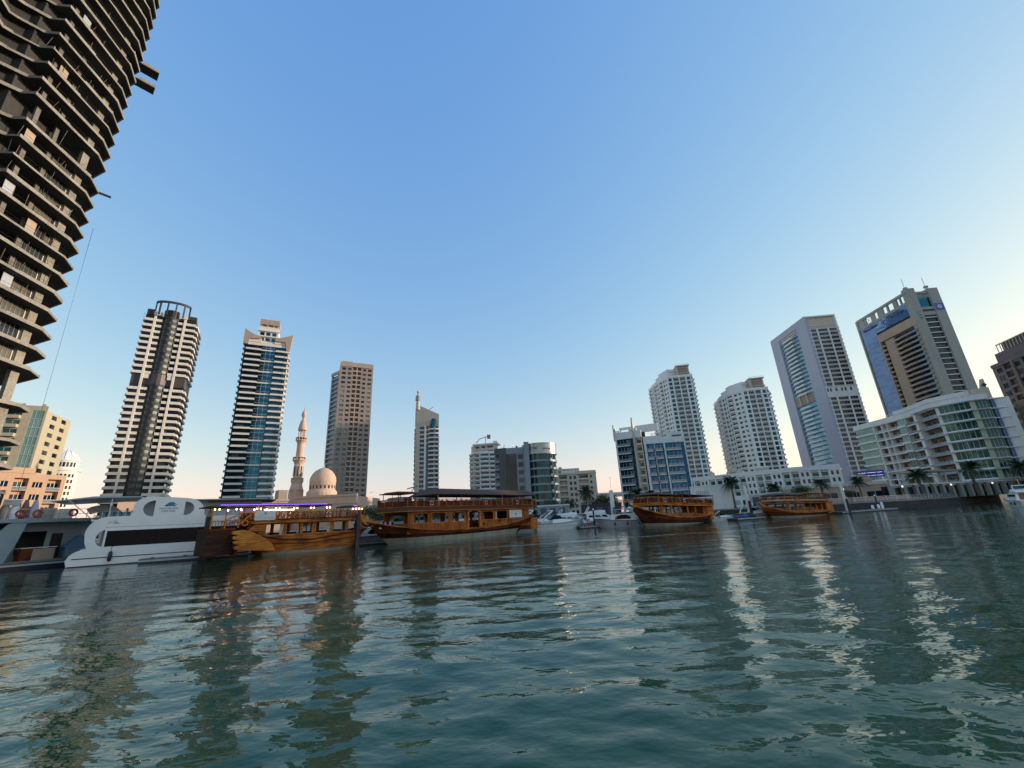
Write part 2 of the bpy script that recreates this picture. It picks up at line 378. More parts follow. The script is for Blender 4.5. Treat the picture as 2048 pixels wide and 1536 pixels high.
# ------------------------------------------------------------------ water
def water():
    m = bpy.data.materials.new('water'); m.use_nodes = True; n = m.node_tree; b = n.nodes['Principled BSDF']; L = n.links.new
    b.inputs['Base Color'].default_value = (.003, .038, .022, 1); b.inputs['Roughness'].default_value = .03
    b.inputs['IOR'].default_value = 1.333
    g = n.nodes.new('ShaderNodeNewGeometry')
    def noise(sc_, det, stretch, rot):
        mp = n.nodes.new('ShaderNodeMapping'); mp.inputs['Rotation'].default_value = (0, 0, rot); mp.inputs['Scale'].default_value = (sc_, sc_*stretch, sc_)
        L(g.outputs['Position'], mp.inputs[0]); t = n.nodes.new('ShaderNodeTexNoise'); t.inputs['Scale'].default_value = 1; t.inputs['Detail'].default_value = det
        L(mp.outputs[0], t.inputs[0]); return t.outputs[0]
    def bump(h, dist, st, prev=None):
        bp = n.nodes.new('ShaderNodeBump'); bp.inputs['Strength'].default_value = st; bp.inputs['Distance'].default_value = dist
        L(h, bp.inputs['Height'])
        if prev: L(prev, bp.inputs['Normal'])
        return bp.outputs[0]
    patch = noise(.06, 2, 1.6, .3)      # calmer and rougher areas
    mr = n.nodes.new('ShaderNodeMapRange'); mr.inputs[1].default_value = .35; mr.inputs[2].default_value = .65; mr.inputs[3].default_value = .45; mr.inputs[4].default_value = 1.; L(patch, mr.inputs[0])
    n1 = bump(noise(.55, 2, 1.8, .25), .036, .55); n2 = noise(2.2, 2, 1.6, -.2)
    bp = n.nodes.new('ShaderNodeBump'); bp.inputs['Distance'].default_value = .027; L(n2, bp.inputs['Height']); L(n1, bp.inputs['Normal']); L(mr.outputs[0], bp.inputs['Strength'])
    n3 = bump(noise(7., 2, 1.4, .5), .0030, .6, bp.outputs[0])
    # old boat wakes: bands of broken chop with flecks of foam
    sp = n.nodes.new('ShaderNodeSeparateXYZ'); L(g.outputs['Position'], sp.inputs[0]); masks = []
    def mth(op, a, b_=None, clamp=False):
        q = n.nodes.new('ShaderNodeMath'); q.operation = op; q.use_clamp = clamp
        for i, v in enumerate((a, b_)):
            if v is None: continue
            if isinstance(v, (int, float)): q.inputs[i].default_value = v
            else: L(v, q.inputs[i])
        return q.outputs[0]
    wob = noise(.045, 3, 1, 0)
    for (x0, y0), (x1, y1), wd in (((-9, 46), (46, 62), 1.6), ((46, 62), (110, 86), 2.6), ((60, 62), (130, 100), 3.0), ((20, 66), (60, 84), 1.3)):
        l = math.hypot(x1-x0, y1-y0); tx, ty = (x1-x0)/l, (y1-y0)/l
        dx = mth('SUBTRACT', sp.outputs[0], x0); dy = mth('SUBTRACT', sp.outputs[1], y0)
        al = mth('ADD', mth('MULTIPLY', dx, tx), mth('MULTIPLY', dy, ty)); ac = mth('SUBTRACT', mth('MULTIPLY', dx, -ty), mth('MULTIPLY', dy, -tx))
        ac = mth('ADD', ac, mth('MULTIPLY', mth('SUBTRACT', wob, .5), 9.))
        m1 = mth('SUBTRACT', 1., mth('DIVIDE', mth('ABSOLUTE', ac), wd), True)
        m2 = mth('MULTIPLY', mth('DIVIDE', al, 10.), 1., True); m3 = mth('DIVIDE', mth('SUBTRACT', l, al), 10., True)
        masks.append(mth('MULTIPLY', m1, mth('MULTIPLY', m2, m3)))
    mk = masks[0]
    for q in masks[1:]: mk = mth('MAXIMUM', mk, q)
    bq = n.nodes.new('ShaderNodeBump'); bq.inputs['Distance'].default_value = .10; L(noise(3.2, 4, 1, .4), bq.inputs['Height']); L(n3, bq.inputs['Normal']); L(mk, bq.inputs['Strength'])
    fo = mth('MULTIPLY', mk, mth('MULTIPLY', mth('SUBTRACT', noise(1.6, 5, 1.5, .2), .49), 9., True))
    mx = n.nodes.new('ShaderNodeMix'); mx.data_type = 'RGBA'; L(fo, mx.inputs[0]); mx.inputs[6].default_value = (.003, .045, .021, 1); mx.inputs[7].default_value = (.45, .52, .50, 1); L(mx.outputs[2], b.inputs['Base Color'])
    L(bq.outputs[0], b.inputs['Normal'])
    M['water'] = m
    nr, na = 520, 760
    r = np.exp(np.linspace(math.log(1.2), math.log(900), nr)); a = np.radians(np.linspace(-115, 115, na))
    rr, aa = np.meshgrid(r, a, indexing='ij'); x = rr*np.sin(aa); y = rr*np.cos(aa); z = np.zeros_like(x)
    g_ = np.random.RandomState(5)
    step = rr*.0128
    for i in range(46):
        lam = math.exp(g_.uniform(math.log(.55), math.log(9))); th = g_.normal(1.35, .75)
        k = 2*math.pi/lam; amp = .0027*lam**.62*g_.uniform(.5, 1.2)
        if lam > 4: amp *= .55
        fade = np.clip((lam/step-2.5)/3, 0, 1)
        ph = k*(x*math.cos(th)+y*math.sin(th))+g_.uniform(0, 6.28)+.8*np.sin(.13*x+.21*y+i)
        z += amp*fade*(np.sin(ph)+.25*np.sin(2*ph+1.3))
    v = np.stack([x, y, z], -1).reshape(-1, 3)
    i, j = np.meshgrid(np.arange(nr-1), np.arange(na-1), indexing='ij'); q = (i*na+j).ravel()
    f = np.stack([q, q+1, q+na+1, q+na], -1)
    me = bpy.data.meshes.new('water'); me.vertices.add(len(v)); me.vertices.foreach_set('co', v.ravel())
    me.loops.add(f.size); me.loops.foreach_set('vertex_index', f.ravel().astype(np.int32))
    me.polygons.add(len(f)); me.polygons.foreach_set('loop_start', np.arange(0, f.size, 4, dtype=np.int32)); me.polygons.foreach_set('loop_total', np.full(len(f), 4, np.int32))
    me.update(); me.validate(); me.polygons.foreach_set('use_smooth', [True]*len(f)); me.materials.append(m)
    o = bpy.data.objects.new('water', me); COL.objects.link(o); setp(o, kind='structure')
water()
bed = MB(); bed.box(WORLD, -1500, 1500, -1500, 1500, -6, -3, 'ground'); single('seabed', bed, (0, 0, 0), kind='structure')
# ------------------------------------------------------------------ quay, land
QUAY = [(-420, -10), (-90, 12), (-69, 40), (-64, 74), (-40, 104), (0, 117), (60, 113), (105, 116), (150, 145), (195, 173), (300, 240), (620, 430)]
qf = Frame(QUAY)
GZ = 2.2
land = MB(); land.add([(x, y, GZ) for x, y in QUAY]+[(3000, 900, GZ), (3000, 4000, GZ), (-3000, 4000, GZ), (-3000, -300, GZ)], [list(range(len(QUAY)+4))], 'ground')
single('ground', land, (0, 0, 0), kind='structure')
pv = MB(); pv.box(qf, 1, qf.L-1, -9, -.6, GZ+.004, GZ+.09, 'paving'); single('promenade', pv, (0, 0, 0), kind='structure')
qw = Thing('quay_wall', 'dark stone quay wall with pale coping along the water', 'wall', (0, 117, 0))
qw.part('wall').box(qf, 0, qf.L, -.6, 0, -2.5, 2.0, 'quay_stone')
qw.part('coping').box(qf, 0, qf.L, -.9, .12, 2.0, 2.34, 'paving')
qw.done()

def quadframes(fr, depth, t=.45):
    FL = fr.p[0]; FR = fr.p[-1]; nl = fr.N[0]; nr = fr.N[-1]; BL = FL-nl*depth; BR = FR-nr*depth
    left = Frame([BL, FL-nl*t]); right = Frame([FR-nr*t, BR])
    poly = [tuple(q) for q in fr.p]+[tuple(BR), tuple(BL)]
    return left, right, poly
def win(T, fr, u0, u1, z0, z1, d, glass, frame, nv=1, nh=0, name='window'):
    b = T.part(name); b.box(fr, u0, u1, d-.06, d, z0, z1, glass)
    if frame:
        for i in range(1, nv+1):
            x = u0+(u1-u0)*i/(nv+1); b.box(fr, x-.05, x+.05, d+.001, d+.06, z0, z1, frame)
        for i in range(1, nh+1):
            x = z0+(z1-z0)*i/(nh+1); b.box(fr, u0, u1, d+.001, d+.045, x-.05, x+.05, frame)
    return b
def facade(T, fr, z0, fh, n, cols, wall, glass='glass', frame='frame_dark', rail=None, depth=.45, u0=0., u1=None, par=None):
    W = T.one('wall'); tot = sum(c[1] for c in cols); k = ((u1 if u1 is not None else fr.L)-u0)/tot; u = u0; z1 = z0+fh*n
    for c in cols:
        kd, wd = c[0], c[1]*k; o = c[2] if len(c) > 2 else {}; a, b = u, u+wd; u += wd
        g = o.get('g', glass); wm = o.get('m', wall)
        if kd == 'w': W.box(fr, a, b, -depth, o.get('d', 0), z0, z1, wm)
        elif kd == 'n':
            s, h = o.get('s', .95), o.get('h', 2.5); m = o.get('gap', .0); prev = z0
            for i in range(n):
                zf = z0+i*fh; W.box(fr, a, b, -depth, 0, prev, zf+s, wm); prev = zf+h
                win(T, fr, a, b, zf+s, zf+h, -.22, g, frame, nv=o.get('nv', 1))
            W.box(fr, a, b, -depth, 0, prev, z1, wm)
        elif kd == 'g':
            sp = o.get('sp', .5); every = o.get('every', 1)
            for i in range(n):
                zf = z0+i*fh; q = sp if i % every == 0 else .12
                W.box(fr, a, b, -depth, o.get('d', 0) if i % every == 0 else -.1, zf, zf+q, wm)
                win(T, fr, a, b, zf+q, zf+fh, -.12, g, frame, nv=o.get('nv', 2), nh=o.get('nh', 0))
        elif kd == 'b':
            ph = o.get('ph', 1.0); bd = o.get('bd', 1.5)
            W.box(fr, a-.12, a+.1, -bd, -depth-.002, z0, z1, wm); W.box(fr, b-.1, b+.12, -bd, -depth-.002, z0, z1, wm)
            for i in range(n):
                zf = z0+i*fh; B = T.part('balcony')
                B.box(fr, a, b, -bd, 0, zf-.002, zf+.22, par or wm)
                if rail: B.box(fr, a+.02, b-.02, -.1, -.04, zf+.22, zf+ph, rail); B.box(fr, a, b, -.13, -.02, zf+ph, zf+ph+.07, frame or wm)
                else: B.box(fr, a, b, -.18, -.003, zf+.22, zf+ph, par or wm)
                q = a+(b-a)*.16
                W.box(fr, a, q, -bd-.2, -bd, zf, zf+fh, o.get('back', wm)); W.box(fr, q, b, -bd-.2, -bd, zf+2.45, zf+fh, o.get('back', wm))
                win(T, fr, q, b, zf+.2, zf+2.45, -bd, g, frame, nv=o.get('nv', 2))
                if o.get('lintel'): W.box(fr, a, b, -.3, -.01, zf+fh-o['lintel'], zf+fh-.003, wm)
        elif kd == 'p':
            ph = o.get('ph', 1.15); pd = o.get('pd', 1.0)
            for i in range(n):
                zf = z0+i*fh; B = T.part('balcony')
                if i % o.get('every', 1): continue
                e0, e1 = a-o.get('ex', 0), b+o.get('ex', 0)
                B.box(fr, e0, e1, .003, pd, zf, zf+.2, par or wm)
                if rail: B.box(fr, e0, e1, pd-.07, pd-.02, zf+.2, zf+ph, rail); B.box(fr, e0, e1, pd-.1, pd, zf+ph, zf+ph+.06, frame or wm)
                else: B.box(fr, e0, e1, pd-.15, pd, zf+.2, zf+ph, par or wm)
                for e in (e0, e1-.12): B.box(fr, e, e+.12, .003, pd-.152, zf+.2, zf+ph, par or wm)
            for i in range(n):
                zf = z0+i*fh
                W.box(fr, a, b, -depth, 0, zf, zf+.2, wm); W.box(fr, a, b, -depth, 0, zf+o.get('h', 2.75), zf+fh, wm)
                win(T, fr, a, b, zf+.2, zf+o.get('h', 2.75), -.2, g, frame, nv=o.get('nv', 2))
def core(T, poly, z0, z1, m, inset=1.72): T.one('wall').prism(WORLD, inset_poly(poly, inset), z0, z1, m, raw=True)
def parapet(T, poly, z, h, m, t=.4):
    b = T.part('parapet'); i = inset_poly(poly, t); n = len(poly)
    for k in range(n):
        q = (k+1) % n; b.add([(*poly[k], z), (*poly[q], z), (*i[q], z), (*i[k], z), (*poly[k], z+h), (*poly[q], z+h), (*i[q], z+h), (*i[k], z+h)],
                             [[0, 1, 5, 4], [4, 5, 6, 7], [7, 6, 2, 3], [3, 2, 1, 0]], m)
def roofslab(T, poly, z, th, m, over=0.): T.part('roof').prism(WORLD, inset_poly(poly, -over), z, z+th, m, raw=True)
def plant(T, fr, u0, u1, d0, d1, z0, z1, m): T.part('plant_room').box(fr, u0, u1, d0, d1, z0, z1, m)
def ac_units(T, fr, u0, u1, d, z, n):
    for i in range(n):
        u = u0+(u1-u0)*(i+.5)/n; b = T.part('roof_unit'); b.box(fr, u-.8, u+.8, d-1.2, d, z, z+1.2+.4*(i % 2), 'boat_grey'); b.lathe(fr, u, d-.6, [(.45, z+1.2), (.45, z+1.9)], 8, 'frame_dark')

def centre(poly): c = np.mean(poly, 0); return (float(c[0]), float(c[1]), GZ)

# ================================================================== construction tower
def construction_tower():
    plan = [P(-80, 78), P(-70, 80), P(-67.2, 84), P(-66, 83), P(-64, 91.5), P(-62.3, 93), P(-61.2, 90.5), P(-60.4, 92.2), P(-59.7, 92), P(-57.7, 91.3), P(-56.8, 89.6), P(-53.9, 93.6), P(-51.3, 98), P(-50.5, 102), P(-51.7, 108), P(-55, 120), P(-60, 128), P(-75, 125)]
    pl = [np.array(p) for p in plan]; c = np.mean(pl, 0)
    T = Thing('unfinished_tower', 'raw concrete tower under construction with jagged bare floor slabs', 'tower', (float(c[0]), float(c[1]), GZ))
    zs = [10.5, 14.2, 18.0, 23.4]
    z = 29.3
    while z < 70.5: zs.append(z); z += 3.47
    z = zs[-1]+5.45
    zs.append(z)
    while z < 205: z += 3.5; zs.append(z)
    zs = [5.8]+zs
    r = random.Random(3)
    front = list(range(4, 15))
    for k, z in enumerate(zs):
        mech = k > 0 and z-zs[k-1] > 5
        low = z < 25
        poly = []
        for i, p in enumerate(pl):
            sway = .35*math.sin(z*.045+i*.7)
            o = (p-c)/np.linalg.norm(p-c); poly.append(tuple(p+o*(sway-(1.6 if low and i not in (12, 13) else 0))))
        b = T.part('floor_slab'); n = len(poly); t = .33
        b.prism(WORLD, poly, z-t, z, 'concrete_edge', raw=True)
        # near-black sheet painting shade onto the underside, and upstand
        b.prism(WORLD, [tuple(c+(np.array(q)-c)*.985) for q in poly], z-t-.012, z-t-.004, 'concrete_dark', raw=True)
        for i in front:
            if r.random() < .15: continue
            a, q = np.array(poly[i-1]), np.array(poly[i]); L = np.linalg.norm(q-a)
            if L < .6: continue
            fr = Frame([a, q])
            h = r.uniform(.10, .32)
            b.box(fr, .0, L-.002, -.16, -.01, z, z+h, 'concrete_edge')
        # columns to the slab below
        if k:
            zb = zs[k-1]; ins = [tuple(c+(np.array(q)-c)*(1-2.2/np.linalg.norm(np.array(q)-c))) for q in poly]
            for i in [6, 8, 10, 11, 12]:
                of = {6: (-1, 7), 8: (0, 6), 10: (-1.9, 2.2), 11: (-2.1, .1), 12: (-1.9, -.6)}[i]; q = (poly[i][0]+of[0], poly[i][1]+of[1]); ins[i] = q; cb = T.part('column'); s_ = .5 if i == 12 else .26
                fr = Frame([q, (q[0]+pl[11][0]-pl[10][0], q[1]+pl[11][1]-pl[10][1])])
                cb.box(fr, -s_*1.3, s_*1.3, -s_*.6, s_*.6, zb, z-t, 'concrete' if i != 12 else 'concrete_edge')
            q0 = np.array(ins[10]); q1 = np.array(ins[12]); f2 = Frame([q0, q1]); L = f2.L
            if z > 77:      # blockwork infill on the right half, set back
                if r.random() < .85: T.part('infill_wall').box(f2, L*.45, L*.93, -.7, -.5, zb, z-t, 'blockwork')
                if r.random() < .5: T.part('infill_wall').box(f2, L*.05, L*.3, -2.7, -2.5, zb, z-t-r.uniform(.2, 1), 'concrete_dark')
            elif z > 25 and not mech and z < 68:
                g = T.part('glazing'); g.box(f2, L*.42, L*.90, -.35, -.28, zb+.05, z-t-.05, 'glass_bronze')
                for j in range(7): x = L*(.42+.08*j); g.box(f2, x-.04, x+.04, -.27, -.2, zb, z-t, 'steel')
                T.part('infill_wall').box(f2, L*.905, L*.985, -.5, -.3, zb, z-t, 'white_wall')
                if r.random() < .6: T.part('infill_wall').box(f2, L*.0, L*.2, -3, -2.8, zb, z-t, 'blockwork')
            # dark core wall
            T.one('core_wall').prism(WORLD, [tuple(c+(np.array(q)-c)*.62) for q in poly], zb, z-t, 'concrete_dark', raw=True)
    # site clutter between the slabs: props, guard rails, hanging sheets
    for k in range(8, len(zs)-1):
        zb, zt = zs[k], zs[k+1]; a_, m_, e_ = pl[10], pl[11], pl[12]
        g = T.part('guard_rail')
        for hh in (.5, 1.0): g.tube(WORLD, [(a_[0]-.4, -a_[1]-.5, zb+hh), (m_[0]-.4, -m_[1], zb+hh), (e_[0]-.3, -e_[1]+.2, zb+hh)], .03, 'frame_dark', 3)
        for j in range(r.randint(1, 5)):
            t = r.uniform(0, 1); p = a_*(1-t)+m_*t if r.random() < .5 else m_*(1-t)+e_*t
            T.part('prop').tube(WORLD, [(p[0]-1.-r.random()*2, -p[1], zb), (p[0]-1.-r.random(), -p[1], zt-.3)], .05, r.choice(['concrete', 'frame_dark', 'loggia_brown']), 4)
        if r.random() < .3:
            t = r.uniform(.1, .7); p = a_*(1-t)+e_*t; f = Frame([p, p+(e_-a_)*.12]); T.part('sheeting').box(f, 0, f.L, -1.3, -1.25, zb+.05, zt-.5, r.choice(['boat_grey', 'panel_green', 'tan_wall']))
    # netting and hoist wires
    a, q = P(-50.2, 103), P(-49.6, 104)
    T.part('cable').tube(WORLD, [(a[0], -a[1], 60), (a[0]+2, -a[1]+1, 20), (a[0]+1, -a[1], 3)], .03, 'frame_dark', 4)
    for z, s_ in ((102.5, 1), (98, .9)):     # loading platforms sticking out
        p = P(-50.3, 101.5); fr = Frame([p, P(-48.6, 101.5)])
        b = T.part('loading_platform'); b.box(fr, -4.0, 2.9, -2.4*s_, 0, z, z+.2, 'concrete_dark'); b.box(fr, 0, 2.9, -.1, 0, z+.2, z+.9, 'concrete_edge'); b.box(fr, 2.8, 2.9, -2.2, -.1, z+.2, z+.9, 'concrete_edge')
    p = P(-50.5, 102); b = T.part('beam'); fr = Frame([p, P(-48, 102)]); b.box(fr, -2.5, 1.6, -.2, .2, 67.2, 67.5, 'frame_dark')
    for k in range(6):
        p = P(-58+.55*k, 95+.4*k); b = T.part('work_lamp'); b.box(Frame([p, (p[0]+1, p[1]+.6)]), 0, 1.3, -.05, .05, 66+0-3.47*(k % 4)-.75, 66-3.47*(k % 4)-.62, 'lamp_white')
    T.done()
construction_tower()

# ================================================================== left background
def left_group():
    fr = Frame([P(-53.6, 236), P(-49.55, 228)]); l, r_, poly = quadframes(fr, 18)
    T = Thing('apartment_tower', 'yellow apartment tower with green glass corner behind the orange block', 'building', centre(poly))
    core(T, poly, GZ, 49, 'cream_yellow')
    facade(T, fr, 3, 3.3, 14, [('w', 1.5), ('p', 3, {'pd': 1.2}), ('w', 1), ('p', 5, {'pd': 1.4, 'g': 'glass_green'}), ('w', 2.2), ('g', 3, {'sp': .35, 'm': 'panel_green', 'g': 'glass_mint'}), ('w', .6)], 'cream_yellow', 'glass', 'frame_white')
    facade(T, r_, 3, 3.3, 14, [('w', 2), ('n', 2), ('w', 2), ('n', 2), ('w', 2)], 'cream_yellow')
    T.one('wall').box(fr, 0, fr.L, -.45, 0, 49.2, 51, 'cream_yellow'); roofslab(T, poly, 49.2, .3, 'cream_yellow', -.5)
    for u in (.4, .5, .6, .9): T.part('parapet').box(fr, fr.L*u, fr.L*u+1, -.45, 0, 51, 51.7, 'cream_yellow')
    plant(T, fr, 1, 7, -10, -3, 49.5, 53, 'cream_yellow'); T.done()
    fr = Frame([P(-50.2, 300), P(-48.85, 300)]); l, r_, poly = quadframes(fr, 14)
    T = Thing('office_block', 'tan block with flat overhanging roof behind the yellow tower', 'building', centre(poly))
    core(T, poly, GZ, 50, 'tan_wall'); facade(T, fr, 3, 3.4, 14, [('w', 1), ('n', 1), ('w', .6), ('n', 1), ('w', 1)], 'tan_wall')
    facade(T, r_, 3, 3.4, 14, [('w', 1)], 'tan_wall'); roofslab(T, poly, 50.6, .7, 'brown_wall', .8); T.done()
    # domed tower
    c = P(-47.5, 500); fr = Frame([c, (c[0]+1, c[1]+.9)])
    T = Thing('domed_tower', 'white round tower topped by a ribbed dome beyond the orange block', 'building', (c[0], c[1], GZ))
    T.part('wall').lathe(fr, 0, 0, [(9.8, GZ), (9.8, 56), (10.5, 56.2), (10.5, 58), (8.8, 58.2), (8.8, 64), (9.2, 64.2), (9.2, 65)], 28, 'band_cream', smooth=False)
    dm = T.part('dome'); dm.lathe(fr, 0, 0, [(8.0, 65), (7.5, 67.5), (6.3, 70), (4.4, 72), (2.2, 73.3), (.7, 73.8), (.4, 75)], 24, 'white_wall')
    for k in range(12):
        a = 2*math.pi*k/12; dm.tube(fr, [(8.05*math.cos(a), 8.05*math.sin(a), 65.2), (7.55*math.cos(a), 7.55*math.sin(a), 67.6), (6.4*math.cos(a), 6.4*math.sin(a), 70.1), (4.5*math.cos(a), 4.5*math.sin(a), 72.1), (2*math.cos(a), 2*math.sin(a), 73.4)], .22, 'band_cream', 5)
    for zf, h, rr in [(5+4.6*i, 2.6, 9.8) for i in range(11)]+[(59.3, 3.6, 8.8)]:
        for k in range(14):
            a = math.pi*(.02+1.0*k/13); x, y = math.cos(a), math.sin(a)
            f = Frame([(c[0]+x*(rr-.1)+y*.65, c[1]-y*(rr-.1)+x*.65), (c[0]+x*(rr-.1)-y*.65, c[1]-y*(rr-.1)-x*.65)][::-1]); win(T, f, 0, 1.3, zf, zf+h, .25, 'glass', None)
    T.done()
    # orange block
    fr = Frame([P(-58, 178), P(-47.15, 190)]); l, r_, poly = quadframes(fr, 16)
    T = Thing('apartment_block', 'orange apartment block with white framed windows beside the marina', 'building', centre(poly))
    core(T, poly, GZ, 20.5, 'orange_wall')
    cols = [('w', 1.1)]
    for k in range(5): cols += [('n', 2.4, {'nv': 2}), ('w', 1.2), ('b', 3.4, {'g': 'glass', 'bd': 1.3}), ('w', 1.1)]
    facade(T, fr, 3.2, 3.5, 5, cols, 'orange_wall', 'glass', 'frame_white', rail='rail_glass')
    facade(T, r_, 3.2, 3.5, 5, [('w', 2), ('n', 2), ('w', 3), ('n', 2), ('w', 3)], 'orange_wall', 'glass', 'frame_white')
    W = T.one('wall'); W.box(fr, 0, fr.L, -.45, 0, 20.7, 22, 'orange_wall')
    for a, b in ((.02, .3), (.55, .8)): T.part('parapet').box(fr, fr.L*a, fr.L*b, -2, .15, 22.003, 23.6, 'orange_wall')
    roofslab(T, poly, 20.7, .25, 'orange_wall', -.5); T.done()
left_group()

# ================================================================== black and cream tower
def banded_tower():
    fr = Frame([P(-44.45, 277), P(-39.95, 273)]); L = fr.L; l, r_, poly = quadframes(fr, 19)
    T = Thing('residential_tower', 'tall dark residential tower with cream balcony bands and a ring crown', 'building', centre(poly))
    core(T, poly, GZ, 114, 'black_clad')
    q = [3.7, .9, 2.6, 6.6, 2.4, .9, 4.4]; s = L/sum(q); X = [0]
    for v in q: X.append(X[-1]+v*s)
    bay = Frame([fr.w(X[3]+(X[4]-X[3])*t, 2.2*math.sin(math.pi*t)+.05, 0)[:2] for t in [0, .12, .28, .5, .72, .88, 1]])
    def seg(z0, n):
        facade(T, fr, z0, 3.3, n, [('p', 1, {'pd': 1.1, 'ph': 1.35, 'm': 'black_clad'})], 'black_clad', 'glass', None, u0=X[0], u1=X[1], par='band_cream')
        facade(T, fr, z0, 3.3, n, [('w', 1, {'d': 1.15})], 'band_cream', u0=X[1], u1=X[2])
        facade(T, fr, z0, 3.3, n, [('p', 1, {'pd': .9, 'ph': 1.35, 'm': 'black_clad'})], 'black_clad', 'glass', None, u0=X[2], u1=X[3]-.02, par='band_cream')
        facade(T, bay, z0, 3.3, n, [('n', 3.4, {'s': .5, 'h': 2.4, 'g': 'glass'}), ('w', .35), ('n', 1.6, {'s': .7, 'h': 2.3, 'g': 'glass_pale', 'nv': 1}), ('w', .5)], 'black_clad', 'glass', 'frame_dark')
        facade(T, fr, z0, 3.3, n, [('p', 1, {'pd': .9, 'ph': 1.35, 'm': 'black_clad'})], 'black_clad', 'glass', None, u0=X[4]+.02, u1=X[5], par='band_cream')
        facade(T, fr, z0, 3.3, n, [('w', 1, {'d': 1.15})], 'band_cream', u0=X[5], u1=X[6])
        facade(T, fr, z0, 3.3, n, [('p', 1, {'pd': 1.1, 'ph': 1.35, 'm': 'black_clad'})], 'black_clad', 'glass', None, u0=X[6], u1=X[7], par='band_cream')
        for sd_ in (l, r_): facade(T, sd_, z0, 3.3, n, [('p', 5, {'m': 'black_clad', 'pd': .9}), ('w', 1), ('p', 5, {'m': 'black_clad', 'pd': .9})], 'black_clad', 'glass', None, par='band_cream')
    seg(1.7, 23); seg(83, 10)
    T.one('wall').box(fr, 0, L, -.45, .02, 77.6, 83, 'dark_brown'); T.one('wall').box(bay, .05, bay.L-.05, -.4, .04, 77.6, 83, 'dark_brown')
    T.one('wall').box(fr, X[1], X[2], .03, 1.1, 77.6, 83, 'band_cream'); T.one('wall').box(fr, X[5], X[6], .03, 1.1, 77.6, 83, 'band_cream')
    for a, b in ((X[2]+.02, X[3]-.3), (X[4]+.3, X[5]-.02)): T.part('balcony').box(fr, a, b, .03, .8, 80.6, 82.9, 'band_cream')
    for sd_ in (l, r_): T.one('wall').box(sd_, 0, sd_.L, -.4, 0, 77.6, 83, 'dark_brown')
    roofslab(T, poly, 116.003, .4, 'black_clad', -.1)
    T.part('parapet').box(fr, X[1]-.4, X[3]-.5, -.6, .9, 116.41, 118.3, 'band_cream'); T.part('parapet').box(fr, X[4]+.5, X[6]+.4, -.6, .9, 116.41, 118, 'band_cream')
    T.part('parapet').box(fr, .3, X[1]-.5, -2.5, .5, 116.41, 119.5, 'black_clad'); T.part('parapet').box(fr, X[6]+.6, L-.2, -2.5, .5, 116.41, 118.6, 'black_clad')
    T.part('parapet').box(bay, .1, bay.L-.1, -2, .05, 116.0, 120, 'black_clad')
    cr = T.part('crown_ring'); cu = (X[1]+X[6])/2; R = (X[6]-X[1])/2+.6
    arc = [(cu-R*math.cos(math.pi*k/14), -1+R*.55*math.sin(math.pi*k/14)) for k in range(15)]
    ring = [fr.w(a, b, 0)[:2] for a, b in arc]; rf = Frame(ring); cr.box(rf, 0, rf.L, -.35, .35, 123.6, 124.7, 'black_clad')
    for t in (0, .2, .4, .6, .8, 1): u = .3+(rf.L-.6)*t; cr.box(rf, u-.3, u+.3, -.3, .3, 116.4, 123.6, 'black_clad')
    for u, d in ((-.6, 0), (L+.5, 0)):
        for z in (112, 114, 116): T.part('railing').tube(fr, [(u, -1, z), (u, 1.4, z), (u+(1 if u < 0 else -1), 1.6, z)], .06, 'steel', 4)
    T.done()
banded_tower()

